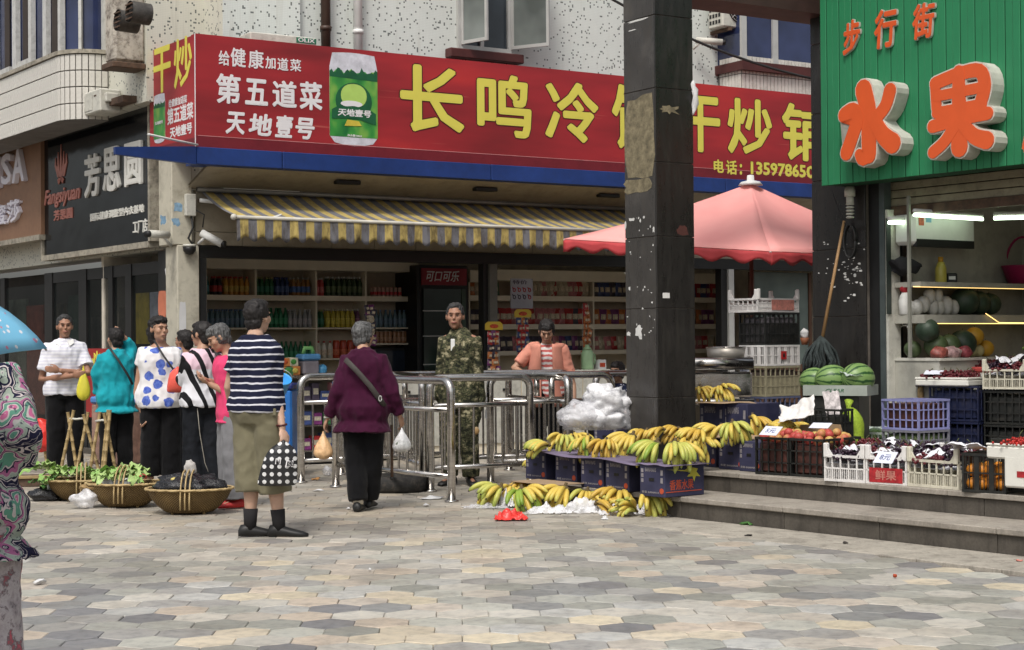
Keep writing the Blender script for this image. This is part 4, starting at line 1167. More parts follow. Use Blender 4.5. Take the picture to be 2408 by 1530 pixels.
BT = {
 'teal': bottle_mesh('teal', (.02, .10, .10), (.3, .5, .5), (.08, .25, .28)),
 'dark': bottle_mesh('dark', (.02, .012, .01), (.35, .02, .02), (.38, .03, .03)),
 'orange': bottle_mesh('orange', (.40, .20, .03), (.35, .03, .015), (.45, .30, .06)),
 'green': bottle_mesh('green', (.015, .09, .03), (.30, .30, .12), (.05, .16, .05)),
 'blue': bottle_mesh('blue', (.015, .03, .10), (.02, .04, .16), (.05, .09, .22)),
 'mix': bottle_mesh('mix', (.25, .12, .03), (.40, .40, .38), (.05, .12, .30)),
 'pink': bottle_mesh('pink', (.42, .06, .06), (.6, .6, .6), (.48, .12, .12)),
 'tea': bottle_mesh('tea', (.03, .06, .02), (.62, .62, .6), (.10, .14, .06), .25),
 'small': bottle_mesh('small', (.45, .30, .25), (.32, .02, .02), (.50, .04, .05), .12, .024, 1),
 'water': bottle_mesh('water', (.10, .16, .19), (.08, .14, .26), (.10, .16, .22)),
 'jade': bottle_mesh('jade', (.01, .12, .05), (.02, .12, .05), (.03, .22, .10), .25),
 'clear': bottle_mesh('clear', (.24, .25, .25), (.35, .35, .38), (.32, .30, .32)),
 'yellow': bottle_mesh('yellow', (.42, .34, .04), (.55, .52, .4), (.50, .42, .05), .24),
 'purple': bottle_mesh('purple', (.10, .03, .08), (.5, .5, .5), (.25, .1, .16), .24),
 'can': bottle_mesh('can', (.28, .14, .07), (.4, .38, .35), (.35, .20, .12), .16, .03, 1),
 'milk': bottle_mesh('milk', (.6, .58, .5), (.42, .05, .04), (.55, .45, .35), .22, .036, 2),
 'red': bottle_mesh('red', (.42, .05, .02), (.42, .08, .03), (.5, .12, .05), .23, .045, 1),
}
ORD = 'first second third fourth fifth sixth seventh eighth ninth tenth eleventh twelfth thirteenth fourteenth fifteenth sixteenth seventeenth eighteenth nineteenth twentieth'.split()
nb = 0
def brow(kind, u0, u1, z, step, lab, deep=2, y0=.07, hh=1):
 global nb
 x = xA(u0, YS) + .02; xe_ = xA(u1, YS) - .02; r = random.Random(int(u0))
 i_ = -1
 while x < xe_:
  i_ += 1
  for d in range(deep):
   if d and r.random() < .25: continue
   o = obj('bottle' if kind != 'can' else 'drink_can', BT[kind], None, FA.w(x + r.uniform(-.004, .004), YS + y0 + d * .075, z + .001), r.uniform(0, 6))
   tag(o, '%s %s, %s row' % (ORD[i_], lab.replace(',', '').replace(' on the', ' from left on the', 1), ('front', 'back')[d]), 'bottle' if kind != 'can' else 'can', lab.split(' on ')[0] if ' on ' in lab else lab); nb += 1
  x += step
brow('teal', 487, 503, z1, .072, 'tall teal bottle on the top shelf')
brow('dark', 506, 530, z1, .07, 'dark cola bottle on the top shelf')
brow('orange', 533, 600, z1, .070, 'orange drink bottle on the top shelf')
brow('green', 606, 652, z1, .066, 'green bottle on the top shelf second bay')
brow('blue', 654, 690, z1, .066, 'navy blue bottle on the top shelf, second bay')
brow('mix', 692, 742, z1, .068, 'orange and blue bottle on the top shelf')
brow('pink', 747, 772, z1, .070, 'pink bottle on the top shelf third bay')
brow('tea', 774, 860, z1, .075, 'dark tea bottle on the top shelf third bay')
brow('small', 884, 950, z1, .062, 'small red yoghurt bottle on the top shelf fourth bay', 2)
brow('water', 488, 600, z2, .066, 'blue water bottle on the second shelf, first bay')
brow('jade', 606, 682, z2, .064, 'bright green soda bottle on the second shelf')
brow('clear', 684, 742, z2, .068, 'clear bottle on the second shelf')
brow('green', 747, 772, z2, .068, 'green bottle on the second shelf, third bay')
brow('yellow', 773, 842, z2, .070, 'yellow bottle on the second shelf')
brow('purple', 843, 860, z2, .066, 'purple bottle on the second shelf')
brow('water', 864, 965, z2, .070, 'dull blue bottle on the second shelf, fourth bay', 1)
brow('can', 868, 970, z3, .064, 'brown drink can on the third shelf', 2)
brow('milk', 750, 790, z4, .082, 'cream bottle on the third shelf', 1)
brow('red', 792, 858, z4, .1, 'orange red juice bottle on the third shelf', 1)
brow('jade', 606, 742, z5, .066, 'bright green soda bottle on the lowest shelf', 1)
brow('water', 488, 600, z5, .066, 'blue water bottle on the lowest shelf', 1)
# packets on the right hand shelves
pk_cols = {'red': (.36, .03, .03), 'pink': (.42, .15, .16), 'orange': (.42, .14, .04), 'dark': (.05, .04, .06), 'blue': (.04, .06, .16), 'cream': (.42, .36, .26), 'purple': (.14, .03, .12), 'green': (.04, .12, .05)}
def pkmesh(c, w_=.13, h_=.2):
 mb = MB()
 mb.grid(lambda a, b_: ((a - .5) * w_, -.03 * math.sin(PI * a) * math.sin(PI * b_) ** .6, b_ * h_), 6, 6, 0)
 mb.grid(lambda a, b_: ((.5 - a) * w_, .03 * math.sin(PI * a) * math.sin(PI * b_) ** .6, b_ * h_), 6, 6, 0)
 mb.grid(lambda a, b_: ((a - .5) * w_ * .55, -.031 - .004 * math.sin(PI * a), (.3 + b_ * .35) * h_), 3, 3, 1)
 return mb.mesh('packet', [mat('packet_' + c, pk_cols[c], .3, var=.4, sc=25), mat('packet_print_' + c, (.5, .42, .3), .4, var=.5, sc=40)])
PKM = {c: pkmesh(c) for c in pk_cols}
for c in PKM: pass
def prow(u0, u1, z, cols, lab, step=.105, sc=1.0, seed=1, deep=1):
 x = xA(u0, YS) + .06; r = random.Random(seed); i_ = -1
 while x < xA(u1, YS) - .04:
  i_ += 1
  for d in range(deep):
   cc_ = r.choice(cols); o = obj('snack_packet', PKM[cc_], None, FA.w(x, YS + .06 + d * .1, z + .002), (r.uniform(-.12, .0), r.uniform(-.12, .12), FA.a + r.uniform(-.3, .3)))
   o.scale = (sc,) * 3
   tag(o, '%s packet, %s from left %s' % (cc_, ORD[i_ % 20], lab.split('packet ')[-1].split('pouch ')[-1]), 'packet', 'packets ' + lab.split('packet ')[-1].split('pouch ')[-1])
  x += step
prow(1162, 1185, r1, ['green', 'dark'], 'green pouch on the top snack shelf, beside the doorway post', .09, .9, 2)
prow(1230, 1395, r1, ['red', 'pink', 'red', 'cream'], 'red snack packet on the top snack shelf, right of the poster', .085, 1.05, 3)
prow(1398, 1560, r1, ['blue', 'dark', 'cream', 'dark'], 'dark blue packet on the top snack shelf, beside the tall pillar', .10, 1.0, 4)
prow(1162, 1395, r2, ['red', 'pink', 'dark', 'red'], 'red snack packet on the second snack shelf, behind the hanging strips', .10, 1.1, 5)
prow(1398, 1690, r2, ['orange', 'red', 'orange', 'purple'], 'orange snack packet on the second snack shelf, beside the tall pillar', .11, 1.05, 6)
prow(1162, 1395, r3, ['dark', 'blue', 'purple', 'pink'], 'dark snack packet on the third snack shelf, behind the woman in pink', .11, 1.0, 7)
prow(1398, 1690, r3, ['cream', 'pink', 'dark', 'red'], 'crumpled pale packet on the third snack shelf, beside the tall pillar', .11, .95, 8)
prow(1575, 1695, r1, ['red', 'purple', 'blue'], 'purple packet on the top snack shelf, right of the tall pillar', .1, 1.05, 9)
prow(1104, 1138, r1, ['orange', 'cream'], 'orange pouch on the narrow shelf beside the fridge, upper board', .08, .9, 10)
prow(1104, 1138, r2, ['red', 'dark'], 'red pouch on the narrow shelf beside the fridge, middle board', .09, 1, 11)
prow(1104, 1138, r3, ['dark', 'purple'], 'dark pouch on the narrow shelf beside the fridge, lower board', .09, 1, 12)
# drinks fridge
YF = 1.75
fx0, fx1 = xA(981, YF), xA(1101, YF); fzt = zA(1040, 625, YF)
fr_ = at(FA, 'drinks_fridge', 'black drinks fridge with a red lettered header beside the drinks shelf', 'fridge')
mb = MB(); mb.bbox(fx0, fx1, YF, YF + .6, .1, fzt, .01); mb.build('cabinet', m_black, fr_)
hz1, hz0 = zA(1040, 632, YF - .02), zA(1040, 671, YF - .02)
mb = MB(); mb.box(xA(990, YF), xA(1096, YF), YF - .02, YF - .002, hz0, hz1); mb.build('header', mat('fridge_header_red', (.28, .015, .03), .4), fr_)
ax, bx = xA(1003, YF - .02), xA(1080, YF - .02)
letter('可口可乐', ax, bx, hz0 + .045, hz1 - .03, YF - .021, .012, .004, .25).build('lettering', m_wlet, fr_)
mb = MB(); mb.box(xA(990, YF) + .02, xA(1096, YF) - .1, YF - .035, YF - .02, .3, hz0 - .05); mb.build('glass_door', glassmat('fridge_glass', (.02, .035, .03), .1), fr_)
mb = MB(); mb.box(xA(1096, YF) - .09, xA(1096, YF) - .03, YF - .04, YF - .02, .3, hz0 - .05); mb.build('door_frame', mat('fridge_frame', (.06, .10, .07), .4), fr_)
for k, zz in enumerate((1.05, 1.42, 1.75)):
 mb = MB(); mb.box(fx0 + .06, fx1 - .14, YF - .038, YF - .0355, zz, zz + .012); mb.build('wire_shelf', m_alu, fr_)
# poster, hanging strips
ph = at(FA, 'price_poster', 'pale grey poster with two rows of red ring pictures hanging in the snack shop', 'poster')
yp = .2; px_0, px_1 = xA(1201, yp), xA(1253, yp); pz1, pz0_ = zA(1225, 656, yp), zA(1225, 726, yp)
mb = MB(); mb.box(px_0, px_1, yp, yp + .006, pz0_, pz1); mb.build('sheet', mat('poster_grey', (.34, .34, .38), .6, var=.1), ph)
for i in range(4):
 for j in range(2):
  cx_, cz_ = px_0 + (px_1 - px_0) * (.16 + .23 * i), pz1 - (pz1 - pz0_) * (.38 + .24 * j)
  mb = MB(); mb.tube([(cx_ + .018 * math.cos(a), yp - .003, cz_ + .022 * math.sin(a)) for a in [2 * PI * t / 10 for t in range(11)]], .006, 4)
  mb.tube([(cx_ - .015, yp - .003, cz_ + .015), (cx_ - .028, yp - .003, cz_ + .035)], .006, 4)
  mb.build('ring_picture', mat('poster_ring_red', (.42, .03, .03), .5) if j == 0 or i == 3 else mat('poster_ring_black', (.08, .06, .08), .5), ph)
letter('特价', px_0 + .03, px_1 - .08, pz1 - .07, pz1 - .02, yp - .001, .02, .002).build('lettering', mat('poster_ring_black', (.08, .06, .08), .5), ph)
def strip(lab, u, v0, v1, y, cols, w_=.16, head=None, n=None, step=.085, seed=1):
 x, zt = FA.pt(u, v0, y); _, zb = FA.pt(u, v1, y)
 o = at(FA, 'snack_strip', lab, 'snack display', x, y, zt)
 r = random.Random(seed)
 z = -.02
 if head:
  hw = w_ * .62
  mb = MB(); mb.prism([(-hw, -.10), (hw, -.10), (hw, -.03), (hw * .7, .0), (-hw * .7, .0), (-hw, -.03)], -.006, .0); mb.build('header_card', mat('header_' + head, {'yellow': (.52, .36, .04), 'dark': (.12, .1, .08)}[head], .5), o)
  mb = MB(); mb.ell((0, -.008, -.055), (hw * .5, .004, .026)); mb.build('header_picture', mat('header_red', (.45, .06, .02), .5, var=.4, sc=50), o)
  z = -.12
 mb = MB(); mb.tube([(-w_ * .4, .01, z), (-w_ * .4, .01, zb - zt)], .004, 4); mb.tube([(w_ * .4, .01, z), (w_ * .4, .01, zb - zt)], .004, 4); mb.build('wire', m_alu, o)
 while z > zb - zt:
  k = -w_ / 2 + .035
  while k < w_ / 2:
   p = obj('packet', PKM[r.choice(cols)], o, (k, r.uniform(-.02, .01), z - .07), (r.uniform(-.3, .1), r.uniform(-.3, .3), r.uniform(-.5, .5)))
   p.scale = (.5, .6, .42)
   k += .055
  z -= step
 return o
strip('wire snack rack with a yellow header card behind the railings, right of the camouflage man', 1161, 757, 872, -.25, ['purple', 'red', 'orange', 'dark'], .20, 'yellow', seed=3)
strip('yellow topped strip of snack packets hanging below the grey poster', 1229, 728, 860, .1, ['orange', 'blue', 'red', 'orange'], .20, 'yellow', seed=4)
strip('strip of orange and red packets hanging beside the tall dark pillar', 1378, 712, 832, .1, ['orange', 'orange', 'red'], .12, None, seed=5)
strip('silver and brown packets hanging in front of the drinks shelf', 868, 716, 806, .3, ['dark', 'cream', 'cream', 'purple'], .10, None, seed=6, step=.05)
# counters
m_steel, n_ = newmat('stainless_steel', .16, 1.0, .5)
v_ = n_.coord(); f_ = n_.noise(n_.mapping(v_, (2, 2, 14)), 3, 4, .6)
n_.color(n_.ramp(f_, [(.3, (.42, .40, .38)), (.7, (.62, .60, .57))])); n_.link(n_.ramp(n_.noise(v_, 9, 4), [(.3, (.10,) * 3), (.7, (.32,) * 3)]), n_.b.inputs['Roughness'])
MATS['stainless_steel'] = m_steel
YC = -.42
cz = zA(770, 879, YC)
dc = at(FA, 'display_counter', 'glass display counter full of colourful packs behind the left railings', 'counter')
c0, c1 = xA(655, YC), xA(905, YC)
mb = MB(); mb.box(c0, c1, YC, YC + .5, .02, .14); mb.build('plinth', m_black, dc)
mb = MB(); mb.box(c0, c1, YC, YC + .5, .96, .99); mb.build('top', m_steel, dc)
mb = MB()
for x in (c0, (c0 + c1) / 2, c1 - .03): mb.box(x, x + .03, YC, YC + .03, .142, .958)
mb.build('frame', m_steel, dc)
for zz in (.142, .42, .69):
 mb = MB(); mb.box(c0 + .03, c1 - .03, YC + .02, YC + .48, zz, zz + .015); mb.build('shelf', m_steel, dc)
mb = MB(); mb.box(c0 + .01, c1 - .01, YC + .485, YC + .5, .142, .958); mb.build('back_panel', m_shelf, dc)
r = random.Random(4)
for lv_, zz in (('lowest', .158), ('middle', .436), ('upper', .706)):
 gi_ = -1
 x = c0 + .08
 while x < c1 - .08:
  c = r.choice(list(pk_cols)); w_ = r.uniform(.08, .16); h_ = r.uniform(.1, .2)
  gi_ += 1; o = at(FA, 'goods_pack', '%s goods pack, %s from left on the %s board of the glass counter' % (c, ORD[gi_], lv_), 'packet', x, YC + .1, zz, 0, 'packs in the display counter')
  mb = MB(); mb.bbox(0, w_, 0, .1, 0, h_, .004); mb.build('carton', mat('carton_' + c, tuple(min(.6, q * 1.6) for q in pk_cols[c]), .4, var=.3, sc=20), o)
  mb = MB(); mb.box(w_ * .15, w_ * .85, -.003, -.001, h_ * .35, h_ * .7); mb.build('printed_label', mat('carton_label', (.55, .5, .38), .5, var=.4, sc=40), o)
  x += w_ + .015
cc = at(FA, 'cabinet_counter', 'long cream cabinet counter with drawers behind the stainless railings', 'counter')
c2, c3 = xA(912, YC), xA(1560, YC)
mb = MB(); mb.box(c2, c3, YC + .02, YC + .5, .02, .955); mb.build('body', m_shelf, cc)
mb = MB(); mb.bbox(c2 - .02, c3, YC - .02, YC + .52, .957, .99, .004); mb.build('top', m_ivory, cc)
x = c2 + .02
while x < c3 - .4:
 for za, zb_ in ((.62, .93), (.14, .6)):
  mb = MB(); mb.bbox(x, x + .43, YC + .002, YC + .018, za, zb_, .004); mb.build('drawer_front', m_ivory, cc)
 mb = MB(); mb.box(x + .17, x + .26, YC - .012, YC, .76, .79); mb.build('drawer_handle', m_black, cc)
 x += .45
def on_counter(name, lab, cat, u, v=870, y=-.2, z=.99):
 x = xA(u, y); return at(FA, name, lab, cat, x, y, z)
r = random.Random(9)
for i, (u, dz, c) in enumerate(((657, 0, 'orange'), (672, 0, 'green'), (688, 0, 'orange'), (664, .1, 'orange'), (684, .1, 'cream'))):
 o = on_counter('snack_box', ['orange snack box at the left on the counter', 'green speckled snack box on the counter', 'orange snack box beside the blue lidded jar', 'orange box stacked upper left on the counter', 'pale box stacked upper right on the counter'][i], 'box', u, z=.99 + dz)
 mb = MB(); mb.bbox(-.05, .06, -.06, .06, 0, .095, .006); mb.jit(.01, 20, i); mb.build('carton', mat('carton_' + c, tuple(min(.6, q * 1.6) for q in pk_cols[c]), .4, var=.3, sc=20), o)
 mb = MB(); mb.ell((0, -.062, .05), (.035, .006, .03)); mb.build('print', mat('print_%d' % (i % 3), [(.5, .1, .03), (.06, .25, .05), (.55, .45, .1)][i % 3], .4, var=.4, sc=50), o)
o = on_counter('plastic_jar', 'clear square jar with a frilled blue lid on the counter', 'jar', 724)
mb = MB(); mb.bbox(-.10, .10, -.09, .09, 0, .16, .02); mb.build('jar', mat('jar_plastic', (.22, .20, .22), .2, var=.2), o)
mb = MB(); mb.bbox(-.115, .115, -.1, .1, .162, .235, .02); mb.build('lid', mat('jar_lid_blue', (.10, .28, .52), .4), o)
mb = MB(); mb.tube([(-.06, 0, .236), (-.045, 0, .30), (.045, 0, .30), (.06, 0, .236)], .014, 6, flat=2); mb.build('handle', mat('jar_handle_green', (.22, .50, .16), .4), o)
o = on_counter('plastic_bag', 'crumpled light blue plastic bag on the counter beside the jar', 'bag', 757)
mb = MB(); mb.ell((0, 0, .05), (.07, .05, .06), nu=14, nv=10); mb.jit(.03, 18, 5); mb.build('bag', mat('light_blue_bag', (.10, .36, .62), .35), o)
o = on_counter('thermos', 'pale green thermos flask on the counter left of the tall pillar', 'flask', 1380)
m_th = mat('thermos_green', (.33, .50, .29), .35)
mb = MB(); mb.lathe([(.072, 0), (.076, .02), (.076, .20), (.06, .245)], 18); mb.build('body', m_th, o)
mb = MB(); mb.lathe([(.058, .247), (.045, .275), (.028, .285), (.026, .31)], 16); mb.build('lid', m_th, o)
mb = MB(); mb.tube([(.074, 0, .06), (.115, 0, .08), (.115, 0, .18), (.074, 0, .2)], .01, 6); mb.build('handle', m_th, o)
o = on_counter('paper_carton', 'small white carton with red print beside the thermos', 'box', 1410)
mb = MB(); mb.bbox(-.06, .06, -.05, .05, 0, .12, .004); mb.build('carton', m_paper, o)
mb = MB(); mb.box(-.04, .04, -.053, -.051, .03, .08); mb.build('print', mat('header_red', (.45, .06, .02), .5), o)
o = on_counter('television', 'dark flat box on the low shelf below the brown cans', 'television', 915, y=YS + .1, z=z5 - .198)
mb = MB(); mb.bbox(-.35, .33, 0, .2, 0, .36, .01); mb.build('housing', m_black, o)
mb = MB(); mb.box(-.31, .24, -.004, -.001, .04, .32); mb.build('screen', glassmat('tv_glass', (.02, .03, .05), .1), o)
# things seen through the right hand gap
o = at(FA, 'glass_partition', 'greenish glass partition behind the red parasol on the right', 'partition')
xa_, xb_ = xA(1772, .3), xA(1900, .3)
mb = MB(); mb.box(xa_, xb_, .3, .32, 1.0, 2.28); mb.build('pane', glassmat('greenish_glass', (.10, .13, .12), .2), o)
mb = MB(); mb.box(xa_ - .06, xa_ - .002, .28, .34, .02, 2.28); mb.box(xb_ + .002, xb_ + .05, .28, .34, .02, 2.28); mb.box(xa_, xb_, .28, .34, .9, .998); mb.build('frame', mat('brown_wood', (.10, .05, .03), .5), o)
o = at(FA, 'wood_cupboard', 'brown cupboard below the glass partition behind the crate tower', 'cupboard')
mb = MB(); mb.bbox(xA(1720, .4), xA(1930, .4), .4, .9, .02, .88, .01); mb.build('body', mat('brown_wood', (.10, .05, .03), .5), o)
mb = MB(); mb.bbox(xA(1725, .4), xA(1760, .4), .38, .398, .1, .85, .004); mb.build('door', m_shelf, o)

# ================================================================= RAILINGS
def railing(lab, a, b_, top=1.02, legs=(True, True), nbal=None):
 a, b_ = Vector(a), Vector(b_)
 d = b_ - a; L = d.length; ang = math.atan2(d.y, d.x)
 o = thing('steel_railing', lab, 'railing', (a.x, a.y, 0), ang, 'stainless queue railings in front of the snack shop')
 R = .036; c = .10
 pts = [(0, 0, .002), (0, 0, top - c)] + [(c - c * math.cos(t), 0, top - c + c * math.sin(t)) for t in (.26, .52, .79, 1.05, 1.31)] + [(c, 0, top), (L - c, 0, top)] + [(L - c + c * math.sin(t), 0, top - c + c * math.cos(t)) for t in (.26, .52, .79, 1.05, 1.31)] + [(L, 0, top - c), (L, 0, .002)]
 mb = MB(); mb.tube(pts, R, 14); mb.build('top_tube', m_steel, o)
 for z, r in ((.77, .023), (.21, .023)):
  mb = MB(); mb.tube([(.03, 0, z), (L - .03, 0, z)], r, 10); mb.build('cross_rail', m_steel, o)
 bm_ = MB(); bm_.tube([(0, 0, .215), (0, 0, .765)], .011, 8, caps=False); me = bm_.mesh('baluster', m_steel)
 n = max(2, int(round(L / .135)))
 for i in range(1, n): obj('baluster', me, o, (L * i / n, 0, 0))
 if L > 1.2:
  mb = MB(); mb.tube([(L * .5, 0, .80), (L * .5, 0, top - .01)], .03, 12); mb.build('stub_post', m_steel, o)
 for x in (0, L):
  mb = MB(); mb.lathe([(.06, .001), (.06, .012), (.04, .02)], 14, M=T(x, 0, 0)); mb.build('base_flange', m_steel, o)
 return o
def gp(u, v): p = G(u, v); return (p.x, p.y, 0)
def dp(u, Y): p = D(u, 800, Y); return (p.x, p.y, 0)
railing('nearest steel railing, ending beside the black tyre right of the woman in purple', gp(1062, 1181), gp(790, 1146))
railing('steel railing behind the woman in purple, starting beside the blue bucket', gp(708, 1136), dp(1110, 17.1))
railing('steel railing with a paper tag on its left post, left of the banana boxes', gp(1154, 1139), dp(1437, 16.1))
railing('steel railing directly in front of the camouflage man', dp(1010, 14.9), dp(1245, 15.35), 1.02)
railing('steel railing that the woman in pink leans on', dp(1105, 16.25), dp(1338, 16.6), 1.03)
railing('steel railing left of the camouflage man receding to the shop', dp(992, 15.3), dp(915, 16.9))
railing('farthest steel railing close to the cream counter', dp(800, 16.9), dp(1000, 17.6), 1.0)
railing('steel railing right of the woman in pink receding to the counter', dp(1335, 15.6), dp(1195, 17.3), 1.0)
railing('short steel railing behind the white plastic bundle', dp(1400, 17.4), dp(1560, 18.0), 1.0)
o = thing('paper_tag', 'small torn white paper tag stuck on the left post of the banana side railing', 'tag', Vector(gp(1154, 1139)) + Vector((-.037, -.02, .62)), .1)
mb = MB(); mb.box(-.012, .012, -.003, 0, 0, .08); mb.box(-.02, .02, -.003, 0, .16, .20); mb.build('paper', m_paper, o)
# tyre lying against the railing
tp = G(930, 1158); o = thing('tyre', 'old black tyre half filled with cement lying flat beside the near railing', 'tyre', (tp.x, tp.y + .12, 0), 0)
m_tyre = mat('tyre_rubber', (.022, .021, .020), .8, var=.3, sc=10, bump=.4, dirt=.4, dirtc=(.12, .10, .08))
mb = MB(); mb.lathe([(.17, .05), (.20, .012), (.26, 0), (.285, .03), (.292, .075), (.285, .12), (.26, .145), (.21, .14), (.175, .10), (.17, .05)], 32, caps=False); mb.build('tread', m_tyre, o)
mb = MB(); mb.lathe([(.0, .10), (.12, .105), (.19, .09)], 24); mb.jit(.012, 12); mb.build('cement_fill', mat('cement', (.24, .23, .20), .9, bump=.5), o)

# ================================================================= FREEZERS AND LEFT BACKGROUND THINGS
fp = D(690, 800, 16.5)
o = thing('blue_freezer', 'tall blue cooler with a white star pattern beside the left railing post', 'cooler', (fp.x - .34, fp.y, 0), 0)
mb = MB(); mb.bbox(0, .32, 0, .5, .05, .88, .02); mb.build('cabinet', mat('cooler_blue', (.03, .16, .48), .35, var=.3, sc=2), o)
mb = MB(); mb.bbox(-.01, .33, -.01, .51, .882, .94, .015); mb.build('lid', mat('cooler_navy', (.02, .03, .14), .4), o)
mb = MB(); mb.prism([(.22 + (.05 if i % 2 else .015) * math.cos(PI * i / 4), .66 + (.09 if i % 2 else .02) * math.sin(PI * i / 4)) for i in range(8)][::-1], -.004, -.001); mb.build('star', m_white, o)
mb = MB(); mb.prism([(.05, .1), (.30, .1), (.22, .40), (.14, .55)], -.004, -.001); mb.build('ice_picture', mat('ice_blue', (.30, .50, .65), .4, var=.3), o)
bp = D(660, 800, 15.9)
o = thing('blue_bucket', 'light blue plastic bucket held up beside the striped shirt man', 'bucket', (bp.x, bp.y, .955), 0)
m_bk = mat('bucket_blue', (.06, .36, .75), .35, var=.05)
M_ = T(0, 0, 0) @ RX(math.radians(30)) @ RY(.25)
mb = MB(); mb.lathe([(.075, -.15), (.10, .0), (.108, .005), (.104, .012), (.095, .0), (.07, -.145), (.0, -.145)], 24, M=M_); mb.build('tub', m_bk, o)
mb = MB(); mb.tube([M_ @ Vector((.105 * math.cos(t), 0, .02 + .09 * math.sin(t))) for t in [PI * i / 10 for i in range(11)]], .004, 5); mb.build('handle', m_alu, o)
mb = MB(); mb.box(-.04, .04, -.11, -.092, -.09, -.05, M=M_); mb.build('sticker', mat('sticker_tan', (.5, .35, .12), .5), o)
o.location.z = 1.0
fp = G(312, 1098)
o = thing('ice_cream_freezer', 'red chest freezer with a white slatted vent behind the group of women', 'freezer', (fp.x, fp.y + .1, 0), .1)
m_fr = mat('freezer_red', (.36, .025, .035), .4)
mb = MB(); mb.bbox(0, .62, 0, .6, .04, .50, .02); mb.build('body', m_fr, o)
mb = MB(); mb.bbox(-.01, .64, -.01, .61, .502, .70, .02); mb.build('top', m_white, o)
mb = MB(); mb.box(.42, .60, -.006, -.001, .10, .42); mb.build('vent_panel', m_white, o)
for i in range(9): mb = MB(); mb.box(.43, .59, -.010, -.007, .12 + i * .032, .135 + i * .032); mb.build('vent_slat', m_alu, o)
mb = MB()
for i in range(7): mb.tube([(.02 + i * .05, -.008, .60 + .03 * math.sin(t * .8 + i)) if False else (.03 + i * .05 + .02 * math.cos(t), -.006, .60 + .04 * math.sin(t)) for t in [k * .7 for k in range(8)]], .005, 4)
mb.build('scroll_print', mat('scroll_grey', (.2, .18, .18), .6), o)
o = thing('freezer', 'white chest freezer with blue rim between the polo man and the teal jacket woman', 'freezer', tuple(D(212, 800, 18.1).xy) + (0,), -.5)
mb = MB(); mb.bbox(0, .42, 0, .4, .04, .70, .02); mb.build('body', mat('freezer_print', (.32, .20, .16), .5, var=.5, sc=6), o)
mb = MB(); mb.bbox(-.01, .43, -.01, .41, .702, .78, .02); mb.build('rim', mat('freezer_blue', (.08, .22, .5), .4), o)
# ---- red market parasol
ap = D(1765, 432, 17.3)
par = thing('red_parasol', 'large faded red market parasol behind the tall dark pillar', 'parasol', (ap.x, ap.y, 0), 0)
c_near = D(1812, 592, 15.7) - Vector((ap.x, ap.y, 0)); c_left = D(1325, 563, 17.0) - Vector((ap.x, ap.y, 0))
apx = Vector((0, 0, ap.z)); c_right = Vector((-c_left.x + .1, -c_left.y + .1, 2.2)); c_far = Vector((-c_near.x, -c_near.y, 2.5))
m_par, n_ = newmat('parasol_red', .75, 0, .2); v_ = n_.coord()
n_.color(n_.ramp(n_.noise(v_, 1.5, 3), [(.3, (.84, .34, .32)), (.7, (.90, .42, .39))])); n_.b.inputs['Subsurface Weight'].default_value = 0
m_pard = mat('parasol_red_edge', (.46, .05, .055), .7)
cs = [c_left, c_near, c_right, c_far]
for i in range(4):
 a, b_ = cs[i], cs[(i + 1) % 4]
 def fn(s, t, a=a, b_=b_):
  e = a.lerp(b_, s); p = apx.lerp(e, t)
  return p - Vector((0, 0, .10 * math.sin(PI * t) * (.4 + .6 * abs(2 * s - 1) * 0) + .05 * (1 - abs(2 * s - 1)) * t * (1 - t) * 4))
 mb = MB(); mb.grid(fn, 14, 10); o = mb.build('canopy_panel', m_par, par); md = o.modifiers.new('s', 'SOLIDIFY'); md.thickness = .003
 def fv(s, t, a=a, b_=b_):
  e = a.lerp(b_, s); L = (b_ - a).length
  return e + (e * .004 if False else Vector((0, 0, -.004))) - Vector((0, 0, t * (.10 + .03 * math.cos(2 * PI * s * L / .34)))) + Vector((e.x, e.y, 0)).normalized() * .012 * math.sin(s * 30) * t
 mb = MB(); mb.grid(fv, 60, 3); o = mb.build('valance', m_pard, par); md = o.modifiers.new('s', 'SOLIDIFY'); md.thickness = .003
 mb = MB(); mb.tube([apx - Vector((0, 0, .03)), (apx.lerp(a, .5)) - Vector((0, 0, .12)), a - Vector((0, 0, .01))], .012, 6); mb.build('rib', m_alu, par)
mb = MB(); mb.tube([(0, 0, .02), (0, 0, ap.z)], .022, 10); mb.build('pole', mat('parasol_pole', (.10, .04, .03), .5), par)
mb = MB(); mb.lathe([(.13, -.02), (.10, .015), (.04, .03), (.035, .085), (.0, .09)], 16, M=T(0, 0, ap.z)); mb.build('cap', m_white, par)
mb = MB(); mb.lathe([(.25, 0), (.25, .06), (.06, .08), (.06, .3)], 16); mb.build('base', m_black, par)

# ================================================================= FRUIT SHOP INTERIOR
FGL = Frame(*FG.w(px1, 0).xy, FG.a + PI / 2)
def xl_(u, y): return FGL.pt(u, 700, y)[0]
sh = at(FGL, 'wall_shelf', 'upper white shelf along the fruit shop walls', 'shelf')
def lshelf(o, u0, v, th, dep, vv=None):
 x0, z = FGL.pt(u0, v, -dep); x0 = max(x0, .12)
 mb = MB(); mb.box(x0, RD - .002, -dep, -.002, z - th, z); mb.build('shelf', m_wallw, o)
 mb = MB(); mb.box(RD - dep, RD - .002, -3.2, -dep - .002, z - th, z); mb.build('shelf', m_wallw, o)
 return z
sz1 = lshelf(sh, 2134, 662, .045, .30)
sh2 = at(FGL, 'wall_shelf', 'middle white shelf carrying dark melons in the fruit shop', 'shelf')
sz2 = lshelf(sh2, 2090, 740, .075, .34)
sh3 = at(FGL, 'fruit_counter', 'white counter with pale front below the melons in the fruit shop', 'counter')
x0, czz = FGL.pt(2088, 852, -.5); x0 = max(x0, .12)
mb = MB(); mb.box(x0, RD - .002, -.5, -.002, PZ, czz); mb.build('cabinet', m_wallw, sh3)
